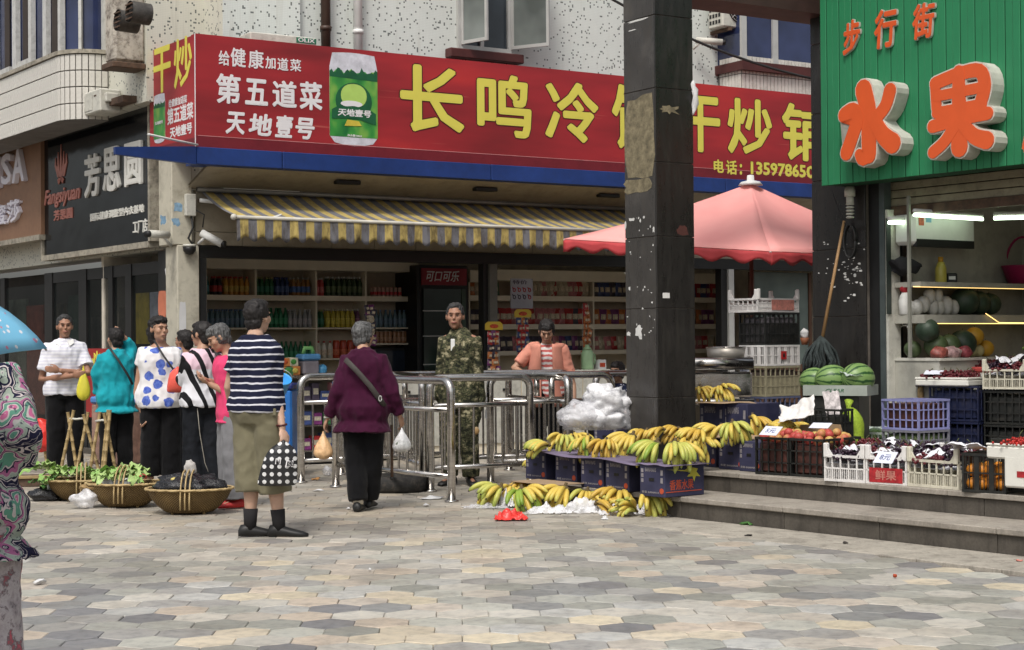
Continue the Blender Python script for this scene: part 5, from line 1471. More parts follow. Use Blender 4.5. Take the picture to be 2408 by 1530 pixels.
mb = MB(); mb.box(RD - .55, RD - .002, -3.2, -.502, PZ, czz - .03); mb.build('cabinet', m_wallw, sh3)
mb = MB(); mb.box(x0 - .01, RD - .002, -.52, -.002, czz + .001, czz + .025); mb.box(RD - .57, RD - .003, -3.2, -.523, czz - .028, czz + .02); mb.build('top', m_ivory, sh3)
xd = xl_(2134, -.28)
mb = MB(); mb.box(xd, xd + .025, -.305, -.28, czz + .03, 2.6); mb.build('upright', mat('grey_upright', (.22, .22, .19), .6), sh)
mb = MB(); mb.box(.01, xd + .10, -.012, -.003, sz2 + .01, 2.42); mb.build('recess_shade_sheet', mat('recess_shade_green', (.03, .04, .035), .3), sh)  # added dark sheet: the shade of the corner recess as a colour
x0, z0 = FGL.pt(2145, 585, -.05); x1, z1_ = FGL.pt(2287, 515, -.05)
o = at(FGL, 'wall_air_conditioner', 'white wall mounted air conditioner high on the left wall of the fruit shop', 'air conditioner')
xk, zk = FGL.pt(2150, 575, -.24)
mb = MB(); mb.bbox(xk, xk + .85, -.24, -.002, zk, zk + .29, .03); mb.build('case', m_white, o)
mb = MB(); mb.box(xk + .03, xk + .82, -.245, -.2, zk - .02, zk + .05); mb.build('louvre', m_black, o)
mb = MB(); mb.box(xk + .06, xk + .13, -.243, -.2405, zk + .17, zk + .27); mb.build('energy_label', mat('energy_label_red', (.40, .08, .03), .5, var=.5, sc=40), o)
mb = MB(); mb.box(xk + .16, xk + .23, -.243, -.2405, zk + .2, zk + .27); mb.build('blue_sticker', mat('sticker_blue', (.15, .35, .5), .5), o)
m_tube = emis('lamp_tube_light', (.78, 1.0, .72), 4.5)
m_led = emis('led_strip_light', (1.0, .66, .22), 1.6)
def tubelamp(lab, u0, v0, u1, v1, y0, y1):
 a = FGL.pt(u0, v0, y0); b_ = FGL.pt(u1, v1, y1)
 A_ = Vector((a[0], y0, a[1])); B_ = Vector((b_[0], y1, b_[1]))
 o = at(FGL, 'tube_lamp', lab, 'lamp')
 mb = MB(); mb.tube([A_, B_], .016, 8); mb.build('tube', m_tube, o)
 up = Vector((0, 0, .035))
 mb = MB(); mb.tube([A_ + up, B_ + up], .022, 6); mb.build('holder', m_white, o)
tubelamp('long lit tube lamp above the air conditioner in the fruit shop', 2150, 506, 2310, 516, -.42, -.42)
tubelamp('lit tube lamp at the right edge of the fruit shop ceiling', 2338, 514, 2440, 511, -.9, -1.3)
tubelamp('short lit tube lamp in the left corner of the fruit shop', 2090, 524, 2128, 524, -.10, -.12)
for lab, z, vv in (('warm led strip under the upper shelf of the fruit shop', sz1 - .05, 1), ('warm led strip under the middle shelf of the fruit shop', sz2 - .082, 2)):
 o = at(FGL, 'led_strip', lab, 'lamp')
 mb = MB(); mb.tube([(xl_(2150, -.3) if vv == 1 else xl_(2200, -.3), -.29, z + .004), (RD - .33, -.29, z + .004), (RD - .33, -1.2, z - .01 * vv)], .004, 5)
 mb.build('strip', m_led, o)
o = at(FGL, 'led_strip', 'loose sagging led strip across the fruit shop shelves', 'lamp')
q0 = FGL.pt(2318, 738, -.36); q1 = FGL.pt(2345, 757, -.36)
mb = MB(); mb.tube([(q0[0], -.36, q0[1]), (q1[0], -.38, q1[1] - .01), (RD - .36, -.7, q1[1] - .02), (RD - .36, -1.3, q1[1] + .10)], .004, 5); mb.build('strip', m_led, o)
def fruit(name, lab, cat, P, r, m_, M=None, n=12, stem=None, grp=None, jit=0):
 o = thing(name, lab, cat, P, 0, grp)
 mb = MB(); mb.ell((0, 0, r[2] if isinstance(r, tuple) else r), r, nu=n, nv=max(6, n * 2 // 3))
 if jit: mb.jit(jit, 10, P[0])
 b_ = mb.build('flesh', m_, o)
 if stem:
  h = (r[2] if isinstance(r, tuple) else r) * 2
  mb = MB(); mb.tube([(0, 0, h - .005), (.003, .002, h + .012)], .003, 5); mb.build('stem', stem, o)
 return o
m_melon = mat('dark_melon_rind', (.022, .040, .024), .5, var=.4, sc=14); m_bagw = mat('foam_net_white', (.42, .42, .40), .6, var=.12, sc=20, bump=.5)
m_stem = mat('fruit_stem', (.08, .09, .03), .7)
def on_left(u, dep, z):
 while xl_(u, -dep) < .19 and dep > .09: dep -= .01
 return FGL.w(max(xl_(u, -dep), .16), -dep, z)
for i, (u, r_) in enumerate(((2268, .14), (2298, .125), (2325, .115))):
 fruit('melon', ['large dark melon on the middle shelf, leftmost of the dark ones', 'second dark melon on the middle shelf', 'third dark melon on the middle shelf, in the corner'][i], 'melon', on_left(u, .17, sz2), (r_, r_, r_ * .9), m_melon, n=16, stem=m_stem)
for i in range(4):
 fruit('melon', ['dark melon in the corner on the back shelf', 'dark melon next to the corner one on the back shelf', 'third dark melon along the back shelf', 'dark melon near the right edge of the back shelf'][i], 'melon', FGL.w(RD - .17, -.45 - i * .27, sz2), (.13, .13, .12), m_melon, n=16, stem=m_stem)
for i, (u, r_, dz) in enumerate(((2143, .055, 0), (2156, .06, .0), (2170, .065, .02), (2184, .06, .10), (2192, .06, .0), (2203, .055, .11), (2206, .06, 0), (2222, .075, 0), (2240, .06, 0))):
 o = fruit('foam_wrapped_fruit', ['first', 'second', 'third', 'raised fourth', 'fifth', 'raised sixth', 'seventh', 'large eighth', 'last'][i] + ' white foam wrapped fruit from the left on the middle shelf', 'fruit', on_left(u, .16, sz2 + dz), (r_, r_, r_ * 1.15), m_bagw, n=12, stem=m_stem, jit=.01)
m_greenm = mat('green_melon_rind', (.05, .075, .03), .5, var=.3, sc=12)
m_yelf = mat('yellow_melon', (.45, .24, .02), .5, var=.15)
for i, (u, dz, r_, m_) in enumerate(((2145, .0, .08, m_greenm), (2180, .14, .11, m_melon), (2200, 0, .11, m_greenm), (2230, 0, .11, m_greenm), (2262, 0, .13, m_melon), (2290, .10, .09, m_yelf), (2282, 0, .06, mat('pale_pear', (.42, .36, .18), .5)), (2298, 0, .06, mat('pale_pear', (.42, .36, .18), .5)), (2316, 0, .08, m_yelf))):
 fruit('melon', ['small green melon at the left end of the counter', 'dark melon raised at the back of the counter', 'green melon in the counter row, left of two alike', 'green melon in the counter row, right of two alike', 'big dark melon on the counter', 'yellow melon on top of the counter heap', 'pale fruit on the counter, left one', 'pale fruit on the counter, right one', 'yellow melon beside the green grapes'][i], 'melon', on_left(u, .3, czz + .026 + dz), (r_, r_, r_ * .95), m_, n=14, stem=m_stem)
for i, (u, c) in enumerate(((2110, (.20, .05, .04)), (2128, (.25, .08, .06)), (2150, (.32, .2, .2)), (2168, (.4, .3, .28)), (2182, (.22, .04, .05)))):
 o = thing('packed_fruit_net', ['leftmost red net of fruit on the counter', 'brownish red fruit net beside the leftmost one', 'pink and white fruit pack on the counter', 'white striped fruit pack on the counter', 'dark red fruit pack before the green melons'][i], 'fruit pack', FGL.w(.18 + .085 * i, -.44 + .03 * (i % 2), czz + .026))
 mb = MB(); mb.ell((0, 0, .045), (.075, .06, .05), nu=14, nv=8); mb.jit(.03, 16, i); mb.build('pack', mat('net_%d' % i, c, .5, var=.6, sc=30), o)
o = thing('yellow_bottle', 'yellow plastic bottle on the upper shelf of the fruit shop', 'bottle', on_left(2213, .15, sz1))
mb = MB(); mb.lathe([(.05, 0), (.052, .01), (.052, .13), (.03, .19)], 14); mb.build('body', mat('oil_yellow', (.36, .30, .06), .3), o)
mb = MB(); mb.lathe([(.024, .19), (.024, .235)], 10); mb.build('cap', m_yelf, o)
o = thing('black_box', 'small black box beside the yellow bottle on the upper shelf', 'box', on_left(2236, .15, sz1))
mb = MB(); mb.bbox(-.05, .05, -.05, .05, 0, .09, .01); mb.build('box', m_black, o); mb = MB(); mb.box(-.03, .03, -.053, -.051, .03, .06); mb.build('label', m_alu, o)
o = thing('pink_basket', 'magenta plastic gift basket with a tall hoop handle on the upper shelf', 'basket', FGL.w(RD - .22, -.17, sz1), FG.a)
m_pkb = mat('basket_magenta', (.26, .012, .07), .45)
mb = MB(); mb.lathe([(.13, 0), (.19, .17), (.2, .18), (.18, .17), (.12, .01), (.0, .01)], 18); mb.build('bowl', m_pkb, o)
mb = MB(); mb.tube([(.19 * math.cos(t), 0, .17 + .28 * math.sin(t)) for t in [PI * i / 14 for i in range(15)]], .012, 6); mb.build('handle', m_pkb, o)
o = thing('white_jug', 'white plastic jug with a red lid in the left corner of the fruit shop', 'jug', on_left(2105, .25, sz2 + .001))
mb = MB(); mb.lathe([(.045, 0), (.055, .01), (.06, .13), (.05, .15), (.052, .16), (.03, .2)], 14); mb.build('body', m_white, o)
mb = MB(); mb.ell((0, 0, .235), (.045, .04, .045)); mb.jit(.01, 20); mb.build('red_cover', mat('cover_red', (.38, .02, .03), .5), o)
o = thing('black_cloth', 'black cloth draped over the corner rail of the fruit shop', 'cloth', on_left(2112, .15, FGL.pt(2112, 625, -.15)[1]))
mb = MB(); mb.ell((0, 0, 0), (.16, .1, .07), nu=16, nv=10); mb.jit(.06, 12, 2); mb.build('cloth', mat('black_cloth', (.012, .012, .014), .9), o)
o = thing('tap', 'chrome water tap below the middle shelf in the fruit shop', 'tap', on_left(2108, .03, FGL.pt(2108, 768, -.03)[1]), FG.a)
mb = MB(); mb.tube([(0, .0, 0), (.08, 0, .01), (.10, 0, -.04)], .012, 8); mb.build('spout', m_steel, o)
mb = MB(); mb.tube([(.03, 0, 0), (.03, 0, .04), (.0, 0, .045)], .008, 6); mb.build('handle', m_steel, o)
# ================================================================= CRATES, FRUIT, BANANAS, BASKETS
def plast(name, c, rough=.45, dirt=.15): return mat(name, c, rough, var=.08, sc=6, dirt=dirt, dirtc=(.12, .10, .08))
mc_black = plast('crate_black', (.012, .013, .012)); mc_white = plast('crate_white', (.72, .70, .68)); mc_cream = plast('crate_cream', (.62, .59, .48), dirt=.3)
mc_beige = plast('crate_beige', (.36, .33, .22), dirt=.4); mc_blue = plast('crate_blue_grey', (.12, .14, .24)); mc_lav = plast('crate_lavender', (.26, .27, .52)); mc_navy = plast('crate_navy', (.008, .012, .04)); mc_grey = plast('crate_purple_grey', (.20, .20, .24), dirt=.4)
m_foam = mat('foam_white', (.70, .69, .63), .8, var=.05, bump=.2, bsc=120)
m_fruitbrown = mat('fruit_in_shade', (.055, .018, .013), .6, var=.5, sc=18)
def wall_mesh(L, h, style, m_, t=.012, m2=None):
 """one crate side standing in x,z with thickness along y"""
 mb = MB()
 rim = .018
 if style == 'tray':
  mb.box(0, L, 0, t, 0, h); return mb.mesh('side_wall', m_)
 hh = h
 mb.box(0, L, -.004, t + .004, hh - rim, hh); mb.box(0, L, 0, t, 0, rim)
 nb = max(2, round(L / .065));
 rows = 3 if style in ('grid', 'fine') else 2
 for k in range(1, rows): mb.box(.001, L - .001, .001, t - .001, hh * k / rows - .005, hh * k / rows + .005)
 if style == 'wide':
  n = max(2, round(L / .09))
  for i in range(n + 1):
   c = L * i / n; w_ = .018
   mb.box(max(0, c - w_), min(L, c + w_), .002, t - .002, rim, hh - rim)
  m = n * 4
  for i in range(1, m): mb.box(L * i / m - .0022, L * i / m + .0022, .003, t - .003, rim, hh - rim)
 else:
  for i in range(nb + 1):
   c = L * i / nb; w_ = .005 if 0 < i < nb else .012
   mb.box(max(0, c - w_), min(L, c + w_), .001, t - .001, rim, hh - rim)
  if style in ('fine', 'posts'):
   m = nb * 4
   for i in range(1, m): mb.box(L * i / m - .002, L * i / m + .002, .002, t - .002, rim, hh * (.66 if style == 'fine' else .5))
 if style == 'posts':
  for c in (.0, L - .035): mb.bbox(c, c + .035, -.012, t + .012, hh - .02, hh + .085, .006)
  for c in (.035, L - .07): mb.add([(c, 0, hh), (c + .035, 0, hh), (c + .035, t, hh), (c, t, hh), (c if c < L / 2 else c + .035, 0, hh + .05), (c if c < L / 2 else c + .035, t, hh + .05)], [(0, 1, 4) , (3, 5, 2), (0, 4, 5, 3), (1, 2, 5, 4)])
 return mb.mesh('side_wall', m_)
def crate(lab, P, rot, w_, d_, h_, m_, style='grid', name='plastic_crate', grp=None, fill=None, cat='crate', flip=False):
 o = thing(name, lab, cat, P, rot, grp)
 t = .012
 a = wall_mesh(w_, h_, style, m_); b_ = wall_mesh(d_ - 2 * t - .002, h_, style if style != 'posts' else 'fine', m_)
 base = obj('body', None, o)
 parent = o
 if flip: base.scale = (1, 1, -1); base.location.z = h_; parent = base
 obj('side_wall', a, parent, (0, 0, 0)); obj('side_wall', a, parent, (w_, d_, 0), PI)
 obj('side_wall', b_, parent, (t, t + .001, 0), PI / 2) if False else obj('side_wall', b_, parent, (w_, t + .001, 0), PI / 2)
 obj('side_wall', b_, parent, (0, d_ - t - .001, 0), -PI / 2)
 mb = MB(); mb.box(.004, w_ - .004, .004, d_ - .004, .0005, .008); mb.build('bottom', m_, parent)
 if not flip: bpy.data.objects.remove(base)
 if fill:
  mb = MB(); mb.bbox(.02, w_ - .02, .02, d_ - .02, .01, h_ * .86, .02); mb.build('contents', fill, o)
 return o
def card(P, lab, rot=0, tilt=1.0, w_=.15, h_=.09, txt='5元'):
 o = thing('price_card', lab, 'price card', P, rot)
 M = RX(tilt)
 mb = MB(); mb.box(-w_ / 2, w_ / 2, -.002, 0, 0, h_, M=M); mb.build('card', mat('price_card_white', (.66, .68, .78), .6, var=.03), o)
 if txt:
  l = letter(txt, -w_ * .28, w_ * .28, h_ * .25, h_ * .75, -.0025, .01, .0008); l.v = [tuple(M @ Vector(q)) for q in l.v]; l.build('handwriting', mat('marker_ink', (.10, .12, .25), .6), o)
 return o
def fronts(u0, v0, u1, v1, z):      # crate origin, heading and width from its two lower front corners
 a, b_ = G(u0, v0, z), G(u1, v1, z); d = b_ - a
 return (a.x, a.y, z), math.atan2(d.y, d.x), d.length
def inw(P, rot, x, y, z=0):
 c, s = math.cos(rot), math.sin(rot); return (P[0] + x * c - y * s, P[1] + x * s + y * c, P[2] + z)
PLT = STEP2 + .002
SR = SANG + math.radians(1)
# peaches
m_peach = bpy.data.materials.new('peach_skin'); m_peach.use_nodes = True; n_ = NT(m_peach); v_ = n_.coord('Object'); oi = n_.new('ObjectInfo').outputs['Random']
s_ = n_.sep(v_)
n_.color(n_.mix(n_.ramp(n_.math('ADD', n_.math('MULTIPLY', s_[0], 8), n_.math('ADD', n_.math('MULTIPLY', n_.noise(v_, 20), .5), oi)), [(.35, (0, 0, 0)), (.9, (1, 1, 1))]), (.50, .34, .10), (.42, .055, .045))); n_.b.inputs['Roughness'].default_value = .55
pmb = MB(); pmb.ell((0, 0, .034), (.037, .037, .034), nu=14, nv=10); PEACH = pmb.mesh('peach', m_peach)
for i, (ua, va, ub, vb) in enumerate(((1776, 1115, 1854, 1120), (1857, 1120, 1937, 1125))):
 P, rt, w_ = fronts(ua, va, ub, vb, PLT)
 c = crate(['black lattice crate of peaches, left one beside the banana boxes', 'black lattice crate of peaches, right one beside the white grape crates'][i], P, rt, w_, .5, .285, mc_black, 'grid', fill=m_fruitbrown)
 r = random.Random(i + 20)
 for k in range(20):
  x, y = .05 + (k % 4) * (w_ - .1) / 3 + r.uniform(-.01, .01), .06 + (k // 4) * .09 + r.uniform(-.01, .01)
  z = .245 + r.uniform(0, .02) + (.03 if 1 <= k % 4 <= 2 and 0 < k // 4 < 4 else 0)
  o = obj('peach', PEACH, None, inw(P, rt, x, y, z), (r.uniform(-1, 1), r.uniform(-1, 1), r.uniform(0, 6))); o.scale = (r.uniform(.9, 1.1),) * 3
  tag(o, 'red and yellow peach heaped in the %s black crate' % ['left', 'right'][i], 'peach', 'peaches in the two black crates')
Pc = G(1805, 1032, .6); card((Pc.x, Pc.y, .625), 'white price card leaning out over the left peach crate', SR, -.9, .17, .10, '5元')
Pc = G(1920, 1022, .62); card((Pc.x + .05, Pc.y + .2, .655), 'white price card lying on the peaches', SR + .3, -1.2, .16, .10, '')
# grapes
m_grd = mat('dark_grape', (.022, .008, .02), .35, var=.5, sc=30); m_grr = mat('red_grape', (.10, .012, .018), .35, var=.5, sc=30); m_grg = mat('green_grape', (.16, .26, .05), .35, var=.3, sc=30)
m_rip = mat('red_berries', (.38, .02, .015), .4, var=.4, sc=30)
def cluster(seed, m_, n=60, r=.012, box=(.09, .06, .045)):
 rd = random.Random(seed); mb = MB()
 for i in range(n):
  a, b_, c = rd.gauss(0, .45), rd.gauss(0, .45), rd.random()
  k = 1 - min(.8, (a * a + b_ * b_) * .7)
  mb.ell((a * box[0], b_ * box[1], r + c * box[2] * k * 1.4), r * rd.uniform(.85, 1.15), nu=7, nv=5)
 me = mb.mesh('berries', m_); return me
CL = {'d': [cluster(i, m_grd) for i in range(3)], 'r': [cluster(i + 5, m_grr) for i in range(2)], 'g': [cluster(i + 9, m_grg, 80, .014, (.12, .1, .08)) for i in range(2)], 'b': [cluster(20, m_rip, 70, .010, (.12, .09, .03))]}
def bunch(P, k, i, lab, sc=1.0, rot=0, grp=None, name='grape_bunch', cat='grapes'):
 o = thing(name, lab, cat, P, rot, grp); o.scale = (sc,) * 3
 b_ = obj('berries', CL[k][i % len(CL[k])], o); b_['kind'] = 'stuff'
 mb = MB(); mb.tube([(0, 0, .04), (.01, 0, .08), (.03, .01, .10)], .003, 5); mb.build('stem', m_stem, o)
 return o
m_wrap = mat('white_wrap_paper', (.70, .70, .74), .6, var=.05)
def paper(name, lab, P, s=(.2, .15), amp=.05, seed=1, m_=None, cat='paper', rot=0, sc=7, curl=0.0, n=18):
 o = thing(name, lab, cat, P, rot)
 def fn(a, b_):
  x, y = (a - .5) * s[0], (b_ - .5) * s[1]
  z = amp * (.6 + mnoise.noise(Vector((x * sc, y * sc, seed))) + .5 * mnoise.noise(Vector((x * sc * 2.7, y * sc * 2.7, seed + 4)))) + curl * ((a - .5) ** 2 + (b_ - .5) ** 2) * 4
  e = 1 + .12 * mnoise.noise(Vector((a * 5, b_ * 5, seed + 9)))
  return (x * e, y * e, max(.002, z))
 mb = MB(); mb.grid(fn, n, n); q = mb.build('sheet', m_ or m_wrap, o); md = q.modifiers.new('s', 'SOLIDIFY'); md.thickness = .0015
 return o
whites = (('white crate with tall corner posts full of dark grapes, leftmost of three', 1938, 1131, 2034, 1137, mc_white), ('white crate with red printed side full of dark grapes, middle of three', 2036, 1137, 2132, 1143, mc_white), ('cream crate with tall corner posts full of dark grapes, rightmost of three', 2134, 1143, 2254, 1153, mc_cream))
for i, (lab, ua, va, ub, vb, m_) in enumerate(whites):
 P, rt, w_ = fronts(ua, va, ub, vb, PLT)
 c = crate(lab, P, rt, w_, .52, .19, m_, 'posts')
 if i == 1:
  mb = MB(); mb.box(.03, w_ - .03, -.003, -.001, .012, .115); mb.build('red_print', mat('red_crate_print', (.36, .02, .025), .5, var=.3, sc=30), c)
  letter('鲜果', .08, w_ - .08, .03, .1, -.0035, .02, .001).build('lettering', m_pink, c)
 mb = MB(); mb.grid(lambda a, b_: (.02 + a * (w_ - .04), .02 + b_ * .48, .13 + .02 * math.sin(a * 9 + i) * math.sin(b_ * 7)), 10, 10); mb.build('paper_lining', m_wrap, c)
 r = random.Random(i)
 for k in range(12):
  x, y = .07 + (k % 3) * (w_ - .14) / 2 + r.uniform(-.02, .02), .07 + (k // 3) * .12
  bunch(inw(P, rt, x, y, .15 + (k // 3) * .02), 'd' if r.random() < .8 else 'r', k, ['dark grape bunch in the leftmost white crate', 'dark grape bunch in the red printed crate', 'dark grape bunch in the cream crate'][i], 1.05, r.uniform(0, 6), 'dark grapes in the three white crates')
 for k in range(3):
  paper('wrapping_paper', '%s white paper scrap among the grapes of the %s crate' % (['front', 'middle', 'rear'][k], ['leftmost white', 'red printed', 'cream'][i]), inw(P, rt, .1 + .07 * k, .1 + .15 * k, .18 + .02 * k), (.19, .15), .06, i * 3 + k, rot=k + i)
Pc = G(2075, 1090, .50); card((Pc.x, Pc.y, .50), 'white price card hung on the front of the red printed crate', SR, -.75, .16, .10, '8元')
P, rt, w_ = fronts(2262, 1157, 2366, 1163, PLT)
c = crate('black wide slatted crate holding oranges at the right front', P, rt, w_, .42, .26, mc_black, 'wide')
m_orange = mat('orange_peel', (.60, .22, .02), .5, var=.15, bump=.2, bsc=150)
r = random.Random(2)
for k in range(24):
 x, y, z = .05 + (k % 4) * (w_ - .1) / 3, .06 + (k // 4 % 3) * .12, .012 + (k // 12) * .09
 fruit('orange_fruit', 'bright orange inside the black wide slatted crate', 'orange', inw(P, rt, x, y, z), .044, m_orange, n=10, grp='oranges in the black crate', stem=m_stem)
paper('wrapping_paper', 'white paper sheet folded over the left corner of the black orange crate', inw(P, rt, .0, .12, .26), (.26, .18), .05, 31, rot=rt)
P2, rt2, w2_ = fronts(2365, 1164, 2470, 1172, PLT)
o = thing('foam_box', 'stained white foam box at the right front edge of the platform', 'box', P2, rt2)
mb = MB(); mb.bbox(0, w2_, -.02, .34, .05, .26, .012); mb.build('box', m_foam, o)
mb = MB(); mb.bbox(.02, w2_ - .02, .0, .32, .262, .275, .004); mb.build('lid', m_foam, o)
mb = MB(); mb.box(.1, .16, -.023, -.021, .12, .16); mb.build('red_print', mat('red_crate_print', (.36, .02, .025), .5), o)
# right: foam tray with red berries on boxes
def onp(u, v, z): p = G(u, v, z); return (p.x, p.y, z)
q = onp(2322, 1095, PLT)
P, rt = q, SR
o = thing('black_crate_stack', 'black crate under the white foam tray of red fruit at the right edge', 'crate', (q[0] + .12, q[1] + .35, PLT), rt)
mb = MB(); mb.bbox(0, .7, 0, .45, 0, .20, .01); mb.build('crate', mc_black, o); mb = MB(); mb.box(.02, .68, -.003, -.001, .03, .17); mb.build('lattice_front', m_black, o)
ft = thing('foam_tray', 'white foam tray heaped with red fruit at the right edge of the photo', 'tray', onp(2318, 1078, .55), rt)
mb = MB(); mb.bbox(0, .55, 0, .42, 0, .085, .012); mb.bbox(.0, .55, 0, .03, .086, .10, .005); mb.build('tray', m_foam, ft)
for k in range(10): bunch(inw(ft.location, rt, .2 + (k % 4) * .09, .08 + (k // 4) * .11, .088), 'b', 0, 'heap of red berries in the foam tray at the right edge', 1.0, k, 'red berries at the right edge', 'berry_heap', 'berries')
# navy and black crate wall
P, rt, w_ = fronts(2186, 1073, 2302, 1078, PLT)
w_ = w_
for k in range(2):
 crate('tall navy lattice crate, %s of the dark stack behind the grapes' % ['lower', 'upper'][k], (P[0], P[1], PLT + k * .31), rt, w_, .45, .305, mc_navy, 'grid', fill=mc_navy)
for k in range(2):
 for j in range(2):
  q = inw(P, rt, w_ + .02 + j * .46, .06, 0)
  crate('black lattice crate, %s %s of the dark wall of crates at the right' % (['lower', 'upper'][k], ['left', 'right'][j]), (q[0], q[1], PLT + k * .29), rt, .45, .45, .285, mc_black, 'grid', fill=mc_black)
ztop = PLT + .62
t1 = thing('foam_tray', 'shallow white foam tray of dark red grapes on the navy crates', 'tray', inw(P, rt, -.12, -.03, .612), rt)
mb = MB(); mb.bbox(0, .50, 0, .46, 0, .055, .01); mb.bbox(0, .02, 0, .46, .056, .075, .004); mb.bbox(.48, .50, 0, .46, .056, .075, .004); mb.bbox(.021, .479, 0, .02, .056, .075, .004); mb.build('tray', m_foam, t1)
for k in range(9): bunch(inw(t1.location, rt, .10 + (k % 3) * .14, .09 + (k // 3) * .13, .057), 'r', k, 'dark red grape bunch in the foam tray', 1.0, k, 'red grapes in the foam tray')
card(inw(t1.location, rt, .16, .02, .10), 'white price card lying on the dark red grapes', rt + .2, -1.2, .16, .09, '')
q = inw(P, rt, .05, .50, .60)
t2 = thing('foam_box', 'white foam box with a pink red cloth rim behind the tray of red grapes', 'box', (q[0], q[1], PLT), rt)
mb = MB(); mb.bbox(0, .36, 0, .3, 0, .72, .01); mb.build('box', m_foam, t2)
mb = MB(); mb.bbox(-.01, .37, -.01, .31, .722, .77, .012); mb.jit(.008, 14); mb.build('red_wrap', mat('red_plastic_wrap', (.58, .09, .08), .4, var=.3, sc=18), t2)
for k in range(4): bunch(inw(t2.location, rt, .06 + k * .08, .12, .765), 'r', k, 'red grape bunch on the box with the pink cloth rim', .9, k, 'red grapes on the pink rimmed box')
for k, (dx, dy, w3, lab) in enumerate(((.42, .04, .40, 'white openwork crate of dark grapes on the black crates, left one'), (.86, .0, .5, 'white openwork crate of dark grapes at the right edge on the black crates'))):
 q = inw(P, rt, w_ + dx - .40, dy, 0); q = (q[0], q[1], PLT + .59)
 c = crate(lab, q, rt, w3, .42, .17, mc_cream if k == 0 else mc_white, 'posts')
 mb = MB(); mb.grid(lambda a, b_: (.02 + a * (w3 - .04), .02 + b_ * .38, .12 + .03 * math.sin(a * 9 + k) * math.sin(b_ * 7)), 10, 10); mb.build('paper_lining', m_wrap, c)
 for j in range(12): bunch(inw(q, rt, .08 + (j % 4) * (w3 - .16) / 3, .08 + (j // 4) * .13, .15 + .02 * (j // 4)), 'r' if k == 0 and j % 2 else 'd', j, 'dark grape bunch in the %s raised white crate' % ['left', 'right'][k], 1.1, j, 'grapes in the raised white crates')
 paper('wrapping_paper', ['crumpled white paper in the left raised grape crate', 'upright white paper between grapes in the right raised crate'][k], inw(q, rt, .2, .12, .2), (.22, .14), .08, 50 + k, rot=k)
q = inw(P, rt, w_ + .5, .55, 0)
for k in range(7): bunch((q[0] + (k % 4) * .13 - .1, q[1] + (k // 4) * .12 - (k % 4) * .16, PLT + .86 + .04 * (k % 3)), 'g', k, 'heap of green grapes above the dark grapes at the right', 1.15, k, 'green grapes at the right')
o = thing('crate_support', 'tall dark crate stack carrying the green grapes at the right', 'crate', (q[0] - .15, q[1] + .1, PLT), rt)
mb = MB(); mb.bbox(0, .9, 0, .5, 0, .86, .01); mb.build('stack', mc_black, o); mb = MB(); mb.box(0.01, .89, -.003, -.001, .3, .32); mb.build('seam', mc_navy, o)
# lavender crate on purple grey crate
P, rt, w_ = fronts(2074, 1077, 2160, 1083, PLT)
crate('purple grey crate of green fruit under the lavender crate', P, rt, w_, .40, .245, mc_grey, 'fine', fill=mat('green_fruit_shade', (.10, .14, .06), .6, var=.4, sc=20))
crate('lavender blue lattice crate full of fruit left of the navy crates', (P[0], P[1], PLT + .247), rt, w_, .40, .26, mc_lav, 'grid', fill=m_fruitbrown)
q = inw(P, rt, .1, .5, .0)
o = thing('straw_broom', 'short straw broom standing against the white counter behind the lavender crate', 'broom', (q[0] - .05, q[1] + .1, PLT))
mb = MB(); mb.tube([(0, 0, 0), (0, 0, .35), (.0, .02, .66)], [.07, .055, .035], 12, flat=.6); mb.build('straw', mat('straw', (.30, .20, .09), .8, var=.35, sc=20, bump=.5), o)
mb = MB(); mb.tube([(0, .02, .6), (0, .02, .67)], .042, 12); mb.build('binding', m_rust, o)
# white crate with wrapped guavas behind the peaches
P, rt, w_ = fronts(1990, 1068, 2096, 1072, PLT)
c = crate('pale plastic crate of film wrapped guavas behind the peach crates', P, rt, w_, .4, .20, mat('crate_pale_green', (.55, .62, .55), .4), 'fine')
for k in range(8): fruit('guava', 'pale green guava under plastic film in the pale crate', 'guava', inw(P, rt, .06 + (k % 4) * .08, .1 + (k // 4) * .15, .14), .045, mat('guava_green', (.30, .46, .20), .4), n=12, grp='guavas in the pale crate', stem=m_stem)
paper('plastic_film', 'clear crumpled plastic film over the guavas', inw(P, rt, .2, .15, .205), (.36, .25), .04, 77, m_=mat('clear_film', (.60, .68, .64), .25, alpha=.6), cat='film', rot=rt)
# watermelons
m_wm, n_ = newmat('watermelon_rind', .4, 0, .4); v_ = n_.coord('Object'); s_ = n_.sep(v_)
ang_ = n_.math('ARCTAN2', s_[1], s_[2]); wv = n_.math('ADD', n_.math('MULTIPLY', ang_, 11.0), n_.math('MULTIPLY', n_.noise(v_, 18, 4, .7), 4.0))
k_ = n_.math('SINE', wv); n_.color(n_.mix(n_.ramp(k_, [(.35, (0, 0, 0)), (.75, (1, 1, 1))]), (.17, .28, .09), (.025, .075, .022))); MATS['watermelon_rind'] = m_wm
def watermelon(lab, P, r, rot):
 o = thing('watermelon', lab, 'watermelon', (P[0], P[1], P[2] + r), rot)
 mb = MB(); mb.ell((0, 0, 0), (r * 1.18, r, r), nu=24, nv=16); mb.build('rind', m_wm, o)
 mb = MB(); mb.tube([(r * 1.16, 0, 0), (r * 1.26, .01, .02)], .006, 6); mb.build('stem', m_stem, o)
tw_ = D(1962, 800, 14.35)
TW = (tw_.x, tw_.y)
tz = 1.34 - (930 - 799) / 3890 * (TW[1])
o = thing('melon_table', 'dark crate stack carrying the tray of watermelons beside the corner pillar', 'crate', (TW[0] - .25, TW[1] + .0, PLT), -.45)
